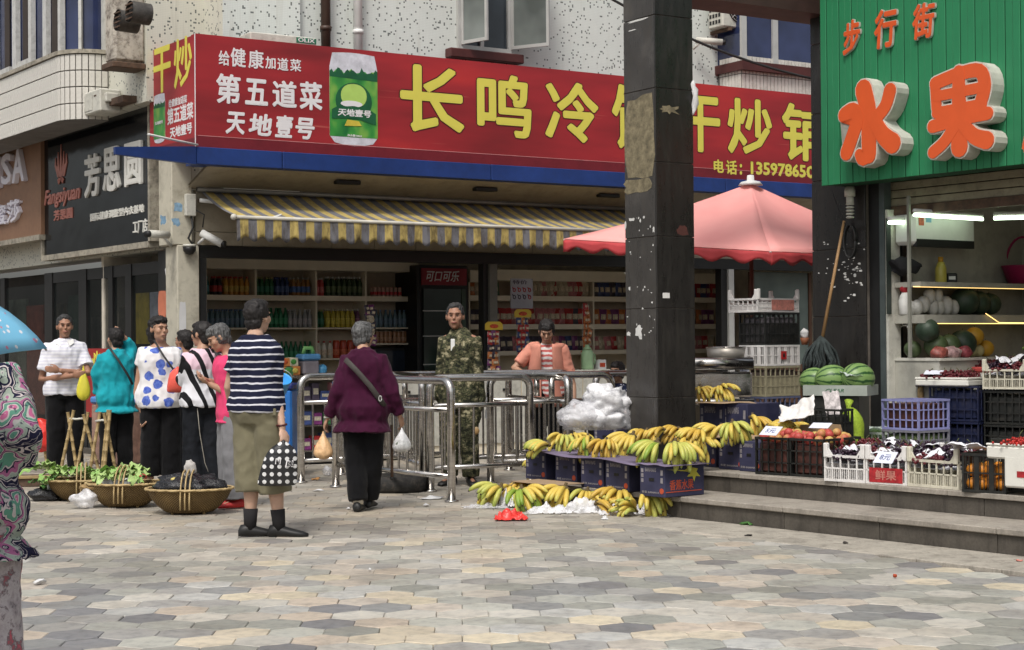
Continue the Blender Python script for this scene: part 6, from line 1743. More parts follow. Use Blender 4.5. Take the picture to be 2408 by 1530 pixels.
mb = MB(); mb.bbox(0, .46, 0, .38, 0, tz - PLT - .002, .01); mb.build('stack', mc_black, o); mb = MB(); mb.box(.0, .46, -.003, -.001, .2, .22); mb.build('seam', mc_navy, o)
tr = thing('cardboard_tray', 'grey green printed cardboard tray under the watermelons', 'tray', (TW[0] - .28, TW[1] - .02, tz), -.45)
m_tray = mat('tray_cardboard', (.30, .33, .30), .7, var=.15)
mb = MB(); mb.box(0, .56, 0, .012, 0, .09); mb.box(0, .012, .013, .4, 0, .09); mb.box(.548, .56, .013, .4, 0, .09); mb.box(.013, .547, .013, .4, 0, .008); mb.build('tray', m_tray, tr)
letter('CLEAR', .2, .36, .03, .06, -.002, .01, .001, .3).build('lettering', mat('tray_green_ink', (.04, .12, .06), .6), tr)
for i, (dx, dy, r_) in enumerate(((.05, .2, .115), (.22, .14, .128), (.44, .16, .135))):
 watermelon(['striped watermelon at the left of the cardboard tray', 'striped watermelon in the middle of the cardboard tray', 'striped watermelon with film at the right of the cardboard tray'][i], inw(tr.location, -.45, dx, dy, .01), r_, -.45 + i * .5)
paper('plastic_film', 'clear film draped over the right watermelon', inw(tr.location, -.45, .40, .06, .16), (.12, .2), .05, 81, m_=MATS['clear_film'], cat='film', rot=.4)
p_ = D(2002, 800, 14.1)
o = thing('mesh_sack', 'yellow green mesh sack holding a watermelon beside the dark crates', 'sack', (p_.x + .0, p_.y + .0, PLT), 0)
mb = MB(); mb.ell((0, 0, .22), (.11, .11, .23), nu=24, nv=16); mb.jit(.02, 7, 3); mb.build('mesh', mat('mesh_yellow_green', (.28, .40, .03), .7, var=.25, sc=60, bump=.5, bsc=200), o)
mb = MB(); mb.tube([(0, 0, .38), (-.03, 0, .45), (-.02, .02, .50)], [.05, .02, .04], 8); mb.build('knot', mat('mesh_yellow_green', (.28, .40, .03), .7), o)
watermelon('watermelon on the platform behind the yellow green sack', (p_.x - .05, p_.y + .45, PLT), .13, .3)
# tower of crates
P, rt, w_ = fronts(1743, 1045, 1808, 1056, PLT)
yb = G(1745, 1050, PLT)
Pt = (yb.x, yb.y + .15, PLT); rt = SR; Yt = Pt[1]
zf = lambda v: 1.34 - (v - 800) / 3890 * Yt
wl, wd = .34, .50
crate('blue grey lattice crate at the bottom of the crate tower', Pt, rt, wl, wd, zf(932) - PLT, mc_blue, 'grid', fill=mat('crate_fill_dark', (.06, .06, .08), .8, var=.4, sc=12))
crate('beige lattice crate in the tower with a price card hung on it', (Pt[0], Pt[1], zf(931)), rt, wl, wd, zf(861) - zf(931), mc_beige, 'fine', fill=mat('crate_fill_brown', (.08, .06, .05), .8, var=.4, sc=12))
c = crate('upturned white slatted crate with a red sticker in the tower', (Pt[0] - .0, Pt[1], zf(860)), rt, wl, wd, zf(812) - zf(860), mc_white, 'wide', flip=True)
mb = MB(); mb.box(wl + .004, wl + .007, .22, .30, .06, .14); mb.build('red_sticker', mat('sticker_red', (.42, .02, .02), .5), c)
mb = MB(); mb.ell((wl + .008, .26, .10), (.002, .015, .022)); mb.build('sticker_emblem', m_black, c)
crate('black lattice crate in the tower below the white tray', (Pt[0], Pt[1], zf(811)), rt, wl, wd, zf(736) - zf(811), mc_black, 'fine', fill=mat('crate_fill_mixed', (.10, .09, .10), .8, var=.7, sc=22))
q = inw(Pt, rt, -.08, -.06)
c = crate('shallow white crate with corner posts on top of the crate tower', (q[0], q[1], zf(735)), rt, .38, .60, .135, mc_white, 'posts')
for yy in (0, .56):
 mb = MB(); mb.bbox(.368, .392, yy, yy + .035, .12, .225, .006); mb.build('corner_post', mc_white, c)
mb = MB(); mb.box(.383, .386, .2, .52, .02, .12); mb.build('red_print', mat('pale_red_print', (.62, .25, .2), .5, var=.3, sc=30), c)
card(inw(Pt, rt, .10, -.03, zf(862) - PLT), 'white price card hung on the beige crate of the tower', rt, .0, .12, .10, '2元').location.z -= .10
q = inw(Pt, rt, .30, .50)
o = thing('brown_pot', 'small brown pot holding crumpled white tissue behind the crate tower', 'pot', (q[0] + .06, q[1] - .1, zf(812)))
mb = MB(); mb.lathe([(.03, 0), (.045, .07), (.04, .07), (.0, .02)], 12); mb.build('pot', mat('pot_brown', (.25, .09, .04), .6), o)
mb = MB(); mb.ell((0, 0, .11), (.045, .04, .05), nu=12, nv=8); mb.jit(.02, 22, 1); mb.build('tissue', m_paper, o)
# black leaning crate, newspapers
p_ = D(1962, 800, 13.95)
c = crate('black crate tilted beside the watermelons with newspaper hanging over it', (p_.x - .22, p_.y + .05, PLT + .10), SR + .15, .32, .2, .34, mc_black, 'fine', fill=mc_black)
o = paper('newspaper', 'newspaper sheet hanging over the front of the tilted black crate', (p_.x - .02, p_.y - .0, PLT + .44), (.14, .30), .015, 90, m_=mat('newsprint', (.50, .46, .46), .8, var=.5, sc=30), cat='newspaper'); o.rotation_euler = (1.25, 0, .25)
p_ = D(1880, 985, 13.5)
o = paper('newspaper', 'large curled white newspaper beside the crate tower', (p_.x, p_.y - .05, .70), (.30, .26), .06, 93, m_=mat('white_newsprint', (.66, .64, .62), .8, var=.15, sc=25), cat='newspaper', curl=.03, rot=-.4); o.rotation_euler = (.55, -.3, -.4)
o = thing('cardboard_box', 'torn brown cardboard box under the curled white newspaper', 'box', (p_.x + .0, p_.y + .0, PLT), SR)
m_cb = mat('cardboard_brown', (.24, .16, .09), .8, var=.15)
mb = MB(); mb.bbox(0, .22, 0, .25, 0, .33, .006); mb.build('carton', m_cb, o); mb = MB(); mb.add([(.22, 0, .33), (.22, .25, .33), (.28, .25, .16), (.28, 0, .16)], [(0, 1, 2, 3)]); mb.build('flap', m_cb, o)
# mop leaning on the corner pillar
mtop = FG.w(*[FG.pt(1985, 520, -.06)[0], -.06], FG.pt(1985, 520, -.06)[1]); mbot = Vector(D(1931, 805, 15.1))
o = thing('mop', 'mop with a bamboo handle leaning on the corner pillar, grey string head at the bottom', 'mop', (mbot.x, mbot.y, mbot.z), 0)
mb = MB(); mb.tube([(0, 0, -.02), mtop - mbot], [.017, .013], 8); mb.build('handle', mat('bamboo_handle', (.34, .20, .09), .6, var=.2), o)
mb = MB(); r = random.Random(6)
for k in range(46):
 a = r.uniform(0, 2 * PI); e = r.uniform(.05, .17)
 mb.tube([(0, 0, .05), (.05 * math.cos(a), .05 * math.sin(a), .0), (.8 * e * math.cos(a), .7 * e * math.sin(a), -.07 - r.uniform(0, .05)), (e * math.cos(a + .3), e * .8 * math.sin(a + .3), -.16 - r.uniform(0, .03)), (e * math.cos(a), e * .8 * math.sin(a), -.24 - r.uniform(0, .09))], .013, 5)
q_ = mb.build('mop_strings', mat('mop_grey', (.035, .045, .045), .95, var=.5, sc=20), o); q_['kind'] = 'stuff'
o = thing('dark_bucket', 'dark bucket standing behind the watermelons under the mop', 'bucket', (mbot.x - .02, mbot.y + .02, PLT))
mb = MB(); mb.lathe([(.13, 0), (.16, mbot.z - .30 - PLT), (.165, mbot.z - .29 - PLT), (.15, mbot.z - .31 - PLT), (.12, .02)], 18); mb.build('tub', mc_black, o); mb = MB(); mb.lathe([(.163, .2), (.168, .22)], 18); mb.build('rim', mc_navy, o)
hk = FG.w(FG.pt(2002, 450, -.05)[0], -.05, FG.pt(2002, 450, -.05)[1])
o = thing('cable_coil', 'coil of black cable hanging from a white insulator on the corner pillar', 'cable', hk, FG.a)
mb = MB()
for k in range(5): mb.tube([(.07 * math.cos(t) + .01, -.02 - .006 * k, -.46 + .15 * math.sin(t)) for t in [2 * PI * i / 20 for i in range(21)]], .009, 5)
mb.build('coil', m_cable, o)
mb = MB()
for k in range(5): mb.lathe([(.03, -.25 + k * .03), (.04, -.24 + k * .03), (.03, -.23 + k * .03)], 12, M=T(0, -.02, 0))
mb.lathe([(.05, -.05), (.05, .0), (.04, .04)], 12, M=T(0, -.02, 0)); mb.lathe([(.035, -.12), (.035, -.05)], 12, M=T(0, -.02, 0)); mb.build('insulator', m_ivory, o)
mb = MB(); mb.tube([(-.02, -.01, -.38), (-.12, -.02, -.2), (-.22, -.02, .02)], .005, 4); mb.build('wire', m_cable, o)
# steel cart behind the pillar
cp = D(1690, 800, 15.6)
o = thing('steel_cart', 'stainless steel snack cart behind the tall pillar beside the crate tower', 'cart', (cp.x - .42, cp.y, 0), math.radians(5))
mb = MB(); mb.tube([(0, 0, 1.12), (.75, 0, 1.12)], .06, 16); mb.build('top_roll', m_steel, o)
mb = MB(); mb.bbox(0, .75, 0, .45, .80, 1.04, .02); mb.build('side_panel', m_steel, o)
mb = MB(); mb.tube([(0, -.03, .76), (.75, -.03, .76)], .03, 10); mb.build('lower_rail', m_steel, o)
for k in range(7):
 mb = MB(); mb.tube([(.03 + k * .115, -.03, .1), (.03 + k * .115, -.03, .75)], .012, 6); mb.build('bar', m_steel, o)
mb = MB(); mb.box(.02, .73, .02, .4, .05, .1); mb.build('shelf', m_steel, o)
o = thing('steel_basin', 'dented round steel basin above the steel cart', 'basin', (cp.x + .1, cp.y + .25, 1.15), 0)
mb = MB(); mb.lathe([(.17, 0), (.19, .12), (.185, .12), (.16, .01), (.0, .01)], 24); mb.build('bowl', mat('dull_steel', (.40, .37, .33), .45, .6), o); mb = MB(); mb.lathe([(.19, .118), (.197, .125), (.19, .13)], 24); mb.build('rim', m_steel, o)

# ================================================================= BANANAS
m_bx, n_ = newmat('banana_box_print', .6, 0, .3); v_ = n_.coord()
n_.color(n_.ramp(n_.noise(v_, 5, 4), [(.3, (.022, .024, .055)), (.6, (.045, .045, .09)), (.8, (.075, .07, .11))]))
m_bxp = mat('box_pale_print', (.26, .24, .25), .7, var=.3, sc=30); m_bxr = mat('box_red_print', (.42, .07, .03), .6, var=.2); m_bxy = mat('box_yellow_print', (.45, .42, .05), .6); m_cardp = mat('card_sheet_purple', (.16, .13, .20), .7, var=.25, sc=4); m_cardb = mat('card_sheet_brown', (.34, .24, .15), .8, var=.12)
def banbox(lab, P, rt, w_=.27, d_=.42, h_=.235, side=True):
 o = thing('banana_box', lab, 'cardboard box', P, rt)
 mb = MB(); mb.bbox(0, w_, 0, d_, 0, h_, .004); mb.build('carton', m_bx, o)
 mb = MB(); mb.bbox(w_ * .38, w_ * .58, -.004, -.001, h_ * .50, h_ * .60, .001); mb.build('hand_hole', m_black, o)
 letter('BANANAS', w_ * .22, w_ * .66, h_ * .80, h_ * .93, -.001, .01, .0015).build('lettering', m_bxp, o)
 letter('香蕉 BANANA', w_ * .08, w_ * .78, h_ * .10, h_ * .18, -.001, .01, .0015).build('lettering', m_bxp, o)
 for k in range(3):
  mb = MB(); mb.box(w_ * .06, w_ * .15, -.0025, -.001, h_ * (.45 + .16 * k), h_ * (.57 + .16 * k)); mb.build('printed_square', m_bxp, o)
 mb = MB(); mb.prism([(w_ * .88 + .022 * math.cos(t), h_ * .2 + .022 * math.sin(t)) for t in [-2 * PI * i / 14 for i in range(14)]], -.0025, -.001); mb.build('orange_seal', m_bxr, o)
 for k in range(2):
  mb = MB(); mb.box(w_ * .84, w_ * .93, -.0025, -.001, h_ * (.45 + .25 * k), h_ * (.62 + .25 * k)); mb.build('printed_square', m_bxp, o)
 if side:
  l = letter('香蕉水果', d_ * .12, d_ * .72, h_ * .22, h_ * .55, 0, .012, .0015); l.v = [(w_ + .001 - p[1], p[0], p[2]) for p in l.v]; l.build('lettering', m_bxr, o)
  mb = MB(); mb.box(w_ + .001, w_ + .0025, .01, d_ - .03, h_ * .15, h_ * .18); mb.build('stripe', m_bxr, o)
  P_ = [(.03, .9), (.5, .84), (.60, .93), (.72, .90), (.84, .86), (.80, .76), (.9, .60), (.78, .62), (.74, .44), (.70, .62), (.56, .62), (.64, .76), (.5, .80)]
  mb = MB(); mb.add([(w_ + .0012, a * d_, b_ * h_) for a, b_ in P_], [tuple(range(len(P_)))]); mb.build('banana_picture', m_bxy, o)
 return o
BZ = STEP1 + .003
def bb(lab, ua, va, z, side=False, **k): return banbox(lab, tuple(onp(ua, va, z)), SR, side=side, **k)
bb('dark blue printed banana box with red characters on its side, nearest the steps', 1505, 1166, BZ, True)
bb('dark blue printed banana box, second from the steps', 1424, 1153, BZ)
bb('dark blue printed banana box, third from the steps', 1366, 1145, BZ)
bb('dark blue printed banana box, fourth from the steps', 1306, 1134, BZ)
bb('dark blue printed banana box at the far left of the row', 1236, 1126, BZ)
bb('banana box lying behind the bananas on the ground', 1282, 1168, .002, h_=.18)
bb('dark banana box on the platform, right of the tall pillar', 1690, 1103, PLT)
bb('dark banana box on the platform touching the black peach crate', 1738, 1108, PLT, w_=.22)
bb('dark banana box under the white plastic bundle', 1396, 1058, PLT, w_=.34)
bb('hidden banana box low behind the tall pillar carrying the upper bananas', 1646, 1066, PLT, w_=.3, h_=.46)
bb('banana box between the tall pillar and the crate tower', 1700, 1069, PLT, w_=.3, h_=.46)
bb('banana box on the platform at the foot of the tall pillar', 1574, 1090, PLT, w_=.27)
bb('banana box on the platform behind the greenish bunches', 1633, 1096, PLT, w_=.24)
for k in range(3):
 o = thing('card_sheet', ['long purple card sheet over the row of banana boxes', 'purple card sheet over the banana box nearest the steps', 'thin brown card sheet under the upper bananas'][k], 'card sheet', (0, 0, 0))
 if k == 0: a, b_, z, dd = G(1236, 1126, BZ), G(1500, 1166, BZ), BZ + .238, .44
 elif k == 1: a, b_, z, dd = G(1496, 1164, BZ), G(1572, 1173, BZ), BZ + .24, .44
 else: a, b_, z, dd = G(1636, 1072, PLT), G(1780, 1074, PLT), PLT + .463, .36
 d_ = Vector((b_.x - a.x, b_.y - a.y, 0)).normalized() if k < 2 else Vector((1, .05, 0)).normalized(); L_ = (b_ - a).length; nn = Vector((-d_.y, d_.x, 0))
 o.location = (a.x, a.y, z)
 mb = MB(); mb.grid(lambda s, t: tuple(d_ * (s * L_) + nn * (t * dd - .03) + Vector((0, 0, .004 + .010 * math.sin(s * 11) * (1 - t) ** 2 * (1 if k == 0 else .4)))), 24, 4); q_ = mb.build('sheet', m_cardp if k < 2 else m_cardb, o); md = q_.modifiers.new('s', 'SOLIDIFY'); md.thickness = .004
o = thing('card_sheet', 'brown card sheet below the middle banana heap right of the tall pillar', 'card sheet', (0, 0, 0)); a = G(1574, 1090, PLT); o.location = (a.x, a.y, PLT + .236); o.rotation_euler = (0, 0, SR)
mb = MB(); mb.box(-.02, .95, -.04, .45, 0, .006); mb.build('sheet', m_cardb, o)
o = thing('card_sheet', 'brown card sheet on the ground box under the single banana bunch', 'card sheet', onp(1240, 1135, .19), SR)
mb = MB(); mb.box(-.15, .42, -.05, .25, 0, .005); mb.build('sheet', m_cardb, o)
def banmat(name, c1, c2, cg):
 m, n = newmat(name, .42, 0, .35); v = n.coord('Generated'); s = n.sep(v); ob = n.coord('Object')
 c = n.mix(n.noise(ob, 22, 3), c1, c2)
 e = n.ramp(s[0], [(0, (1, 1, 1)), (.12, (.0, .0, .0)), (.80, (0, 0, 0)), (1, (.8, .8, .8))])
 c = n.mix(e, c, cg)
 sp = n.noise(ob, 120, 3, .8); c = n.mix(n.ramp(sp, [(.66, (0, 0, 0)), (.72, (.7, .7, .7))]), c, (.12, .07, .02))
 n.color(c); return m
MBN = [banmat('banana_yellow', (.64, .49, .10), (.58, .41, .08), (.36, .38, .08)), banmat('banana_gold', (.58, .39, .07), (.50, .31, .05), (.3, .22, .05)), banmat('banana_lime', (.52, .49, .12), (.42, .44, .09), (.24, .33, .07)), banmat('banana_green', (.28, .36, .05), (.20, .32, .04), (.10, .2, .03))]
m_tip = mat('banana_tip', (.03, .02, .012), .9)
def banana_mesh(k, curve, ln):
 mb = MB(); pts = []; rs = []
 N = 11
 x, z, a = .015, .0, .25
 for i in range(N):
  t = i / (N - 1)
  pts.append((x, 0, z)); rs.append(.0065 + .0120 * math.sin(PI * min(1, max(0, (t - .06) / .94))) ** .55 if .1 < t < .97 else (.0072 if t <= .1 else .0065))
  a -= curve / N
  x += ln / N * math.cos(a); z += ln / N * math.sin(a)
 mb.tube(pts, rs, 7); p = Vector(pts[-1]); q = p + (p - Vector(pts[-2])).normalized() * .008
 mb.tube([p, q], [.0062, .004], 5, mi=1)
 return mb.mesh('banana', [MBN[k], m_tip])
BAN = {(k, c): banana_mesh(k, (1.35, 1.9, .9)[c], (.205, .19, .215)[c]) for k in range(4) for c in range(3)}
def hand(lab, P, rot=0, n=11, col=(0,), spread=2.0, lift=0.06, seed=0, sc=1.0, mode='down'):
 r = random.Random(seed)
 o = thing('banana_bunch', lab, 'bananas', P, rot)
 n += 3; o.scale = (sc * .98,) * 3
 if abs(rot) >= .6 and spread == 2.0: spread = 1.35
 o.rotation_euler = (r.uniform(-.30, .12), r.uniform(-.25, .25), rot)
 mb = MB();
 h = {'down': .12, 'up': .03, 'flat': .055}[mode]
 mb.tube([(-.035, 0, h), (0, 0, h + .012), (.035, 0, h)], [.012, .017, .012], 7)
 if mode == 'down': mb.tube([(0, 0, h), (.004, .006, h + .04)], [.013, .010], 7)
 mb.build('crown', mat('banana_crown', (.10, .07, .03), .8), o)
 n1 = (n + 1) // 2
 for i in range(n):
  row = 0 if i < n1 else 1
  m = n1 if row == 0 else n - n1; j = i if row == 0 else i - n1
  f = (j + .5) / m - .5
  ph = -PI / 2 + f * spread * (1 if row == 0 else .8) + r.uniform(-.13, .13)
  if mode == 'down': tilt = (.10 if row == 0 else .62) + r.uniform(-.16, .16)
  elif mode == 'up': tilt = (-.75 if row == 0 else -.35) + r.uniform(-.1, .1)
  else: tilt = (-.10 if row == 0 else .22) + r.uniform(-.06, .06)
  k = r.choice(col)
  b_ = obj('banana', BAN[(k, r.choice((0, 0, 1)) if mode != 'flat' else 0)], o, (f * .05, 0, h + (.008 if row == 0 else -.006)), (0, tilt, ph))
  b_.scale = (r.uniform(.93, 1.05),) * 3
 return o
def H(lab, u, v, z, **k):
 p = G(u, v, z)
 if z < .1: k['sc'] = k.get('sc', 1) * 1.14
 return hand(lab, (p.x, p.y, z), **k)
# on the ground
H('lime yellow banana bunch at the left end of the ground row', 1162, 1191, .004, n=12, col=(2, 2, 0), rot=-.9, seed=1, mode='down', sc=1.12)
H('banana bunch leaning right beside the leftmost one on the ground', 1196, 1187, .004, n=9, col=(0, 0, 2), rot=.3, seed=2, mode='down', sc=1.05)
H('yellow banana bunch behind the green one on the ground', 1234, 1184, .004, n=10, col=(0, 0, 1), rot=-.5, seed=3, mode='down', sc=1.15)
H('partly green banana bunch in front of the ground row above the red bag', 1240, 1199, .004, n=12, col=(3, 2, 0), rot=.35, seed=4, mode='down', sc=1.15)
H('yellow banana bunch fanned to the left in the middle of the ground row', 1322, 1198, .004, n=12, col=(0,), rot=-.7, seed=5, mode='down', sc=1.2)
H('short lime banana bunch behind the middle of the ground row', 1374, 1197, .004, n=9, col=(2, 0), rot=.2, seed=6, mode='down', sc=1.0)
H('golden banana bunch low behind the ground row', 1410, 1202, .02, n=7, col=(1,), rot=1.0, seed=7, mode='flat')
H('golden banana bunch right of the middle in the ground row', 1442, 1204, .004, n=9, col=(1, 0), rot=-.25, seed=8, mode='down', sc=1.15)
H('small curled banana bunch in front of the plastic bag on the ground', 1492, 1213, .004, n=9, col=(0, 2), rot=-1.0, seed=9, mode='up', sc=.9)
H('plump yellow banana bunch at the right end of the ground row', 1532, 1211, .004, n=11, col=(2, 0, 0), rot=.5, seed=10, mode='down', sc=1.15)
# single on the ground box
H('single golden banana bunch alone on the low box before the railing', 1276, 1112, .20, n=9, col=(0, 1), rot=-.75, seed=11, mode='down', sc=1.05)
ZB = BZ + .245
H('pale yellow banana bunch at the left end of the box row', 1288, 1064, ZB, n=11, col=(2, 0), rot=-1.3, seed=12, mode='flat', sc=1.1)
H('banana bunch second from the left on the box row', 1322, 1060, ZB, n=11, col=(0, 2), rot=-.2, seed=13, mode='down', sc=1.05)
H('small upright banana bunch third on the box row', 1352, 1056, ZB, n=7, col=(0,), rot=.5, seed=14, mode='down')
H('banana bunch with one green finger in the middle of the box row', 1392, 1068, ZB, n=12, col=(0, 0, 0, 3), rot=-1.0, seed=15, mode='down', sc=1.1)
H('banana bunch with dark tips facing forward on the box row', 1425, 1074, ZB, n=12, col=(0, 1), rot=-.3, seed=16, mode='down', sc=1.0)
H('large fanned yellow banana bunch on the box row right of the middle', 1480, 1068, ZB, n=11, col=(0,), rot=-.9, seed=17, mode='down', sc=1.25)
H('golden banana bunch behind the large fanned one', 1512, 1056, ZB + .03, n=9, col=(1, 0), rot=-.6, seed=18, mode='down', sc=1.15)
H('greenish banana bunch curling over the box nearest the steps, left', 1540, 1086, ZB, n=11, col=(2, 3, 0), rot=-.9, seed=19, mode='down', sc=1.2)
H('greenish banana bunch on the box nearest the steps, right', 1582, 1090, ZB, n=13, col=(2, 2, 0), rot=.4, seed=20, mode='down', sc=1.25)
H('yellow banana bunch at the right end of the box row beside the step', 1630, 1080, ZB, n=12, col=(0,), rot=.3, seed=21, mode='down', sc=1.2)
ZC = PLT + .25
H('golden banana bunch against the foot of the tall pillar', 1562, 1028, ZC, n=9, col=(1, 0), rot=-1.2, seed=22, mode='flat', sc=1.0)
H('golden banana bunch with a dark stalk beside the tall pillar', 1592, 1026, ZC, n=9, col=(1,), rot=-.2, seed=23, mode='flat', sc=1.0)
H('banana bunch with dark tips forward on the platform box', 1640, 1032, ZC, n=13, col=(0, 1), rot=-.6, seed=24, mode='flat', sc=1.05)
H('banana bunch lying behind the star shaped one', 1684, 1028, ZC, n=10, col=(0,), rot=-.9, seed=25, mode='flat', sc=1.1)
H('big star shaped banana bunch with a central stalk right of the pillar', 1728, 1032, ZC, n=15, col=(0, 0, 2), rot=.2, seed=26, mode='down', sc=1.0, spread=3.4)
H('banana bunch right of the star shaped one', 1768, 1020, ZC, n=9, col=(0, 1), rot=.6, seed=27, mode='down', sc=1.1)
H('banana bunch stretched to the right before the newspaper', 1812, 1022, ZC, n=10, col=(0, 1), rot=1.0, seed=28, mode='flat', sc=1.15)
H('small golden banana bunch next to the peaches', 1858, 1018, ZC, n=9, col=(1, 0), rot=.4, seed=29, mode='flat', sc=1.0)
ZD = PLT + .475
H('banana bunch half hidden by the tall pillar on the upper level', 1650, 942, ZD, n=6, col=(0, 1), rot=.3, seed=30, mode='down', sc=.95)
H('round yellow banana bunch on the upper level before the steel cart', 1704, 942, ZD, n=9, col=(0,), rot=.1, seed=31, mode='down', sc=1.0)
# plastic bags on and around
def filmmat(name, c, a=.7, rough=.22):
 m, n = newmat(name, rough, 0, .6); v = n.coord()
 f = n.noise(v, 9, 5, .7, 0)
 n.color(c); n.link(n.ramp(f, [(.35, (a * .45,) * 3), (.62, (min(1, a * 1.25),) * 3)]), n.b.inputs['Alpha'])
 n.bump(n.noise(v, 26, 5, .8), .6, .012)
 n.b.inputs['Subsurface Weight'].default_value = 0
 MATS[name] = m; return m
m_film = filmmat('white_plastic_bag', (.88, .88, .90), .72)
m_film2 = filmmat('clear_plastic_bag', (.75, .75, .78), .5)
def plastic(lab, P, s=(.3, .2), h=.08, seed=0, m_=None, rot=0, name='plastic_bag', sheet=True):
 o = thing(name, lab, 'plastic bag', P, rot)
 def fn(a, b_):
  x, y = (a - .5), (b_ - .5); rr_ = math.sqrt(x * x + y * y) * 2
  e = 1 + .25 * mnoise.noise(Vector((a * 4, b_ * 4, seed)))
  n1 = mnoise.noise(Vector((x * 6, y * 6, seed * 3.1))); n2 = abs(mnoise.noise(Vector((x * 14, y * 14, seed * 5))))
  z = h * max(0, 1.0 - rr_ ** 2.2) * (.55 + n1 * .9) + h * .5 * n2
  return (x * s[0] * e, y * s[1] * e, max(.003, z))
 mb = MB(); mb.grid(fn, 30, 30); q = mb.build('bag', m_ or m_film, o)
 return o
def PB(lab, u, v, z=.004, **k): p = G(u, v, z); return plastic(lab, (p.x, p.y, z), **k)
PB('crumpled clear plastic bag under the leftmost ground bananas', 1142, 1194, s=(.36, .22), h=.04, seed=1, m_=m_film2)
PB('round white plastic wrap between the ground bananas above the red bag', 1192, 1192, s=(.13, .10), h=.12, seed=2, m_=m_paper)
PB('white plastic bag crumpled in front of the ground bananas, left one', 1292, 1206, s=(.34, .22), h=.07, seed=3)
PB('wide white plastic bag with dark shadows in front of the ground bananas', 1378, 1204, s=(.44, .26), h=.09, seed=4)
PB('large white plastic bag in front of the right ground bananas', 1482, 1208, s=(.48, .30), h=.12, seed=5)
PB('thin clear plastic strip trailing right of the bananas', 1578, 1212, s=(.36, .14), h=.03, seed=6, m_=m_film2)
PB('flat white plastic bag rising behind the right ground bananas', 1466, 1172, s=(.18, .2), h=.16, seed=7)
PB('small white styrofoam scrap in front of the white bags', 1422, 1222, s=(.05, .05), h=.03, seed=8, m_=m_paper)
PB('white striped plastic sheet sticking up beside the ground box', 1318, 1160, s=(.07, .05), h=.2, seed=13)
PB('crumpled red plastic bag lying before the green banana bunch', 1202, 1222, s=(.24, .16), h=.09, seed=9, m_=mat('red_plastic_bag', (.72, .05, .04), .3, var=.1, bump=.4))
# big white bundle on the box
p_ = G(1398, 1005, .60)
o = thing('plastic_bundle', 'big bundle of white and clear plastic bags left of the tall pillar', 'plastic bag', (p_.x + .03, p_.y + .25, .56))
def blob(c, r, seed, amp, m_, nm):
 mb = MB(); mb.ell(c, r, nu=34, nv=24)
 out = []
 for p in mb.v:
  q = Vector(p); d = (q - Vector(c)); n1 = mnoise.noise(q * 9 + Vector((seed, 0, 0))); n2 = abs(mnoise.noise(q * 22 + Vector((0, seed, 0))))
  q = Vector(c) + d * (1 + amp * n1 * 1.4 - amp * 1.1 * n2 + amp * .35)
  out.append((q.x, q.y, max(q.z, .004)))
 mb.v = out; return mb.build(nm, m_, o)
blob((0, 0, .09), (.26, .17, .10), 1, .30, m_film, 'bag'); blob((.10, .02, .24), (.20, .15, .13), 2, .5, m_film, 'bag'); blob((-.1, -.02, .12), (.22, .18, .13), 5, .35, m_film2, 'bag'); blob((.04, .03, .33), (.10, .08, .08), 7, .6, m_film, 'bag')
blob((.24, .1, .12), (.10, .1, .16), 9, .5, m_film2, 'bag')

# ================================================================= WOVEN BASKETS
m_wk, n_ = newmat('woven_bamboo', .75, 0, .25); v_ = n_.coord('UV') if False else n_.coord(); s_ = n_.sep(v_)
th_ = n_.math('ARCTAN2', s_[1], s_[0])
ww = n_.math('SINE', n_.math('MULTIPLY', th_, 64)); wz = n_.math('SINE', n_.math('MULTIPLY', s_[2], 420))
wv = n_.math('MULTIPLY', ww, wz)
f_ = n_.noise(v_, 9, 4)
c_ = n_.mix(n_.ramp(wv, [(.2, (0, 0, 0)), (.8, (1, 1, 1))]), (.13, .085, .035), (.36, .26, .12))
c_ = n_.mix(.7, c_, n_.ramp(f_, [(.3, (.6, .55, .5)), (.7, (1.15, 1.1, 1))]), 'MULTIPLY'); n_.color(c_); n_.bump(wv, .8, .006)
m_bam = mat('bamboo_strip', (.42, .31, .15), .6, var=.25, sc=12); m_bamp = mat('bamboo_pole', (.36, .26, .12), .55, var=.25, sc=6, dirt=.3)
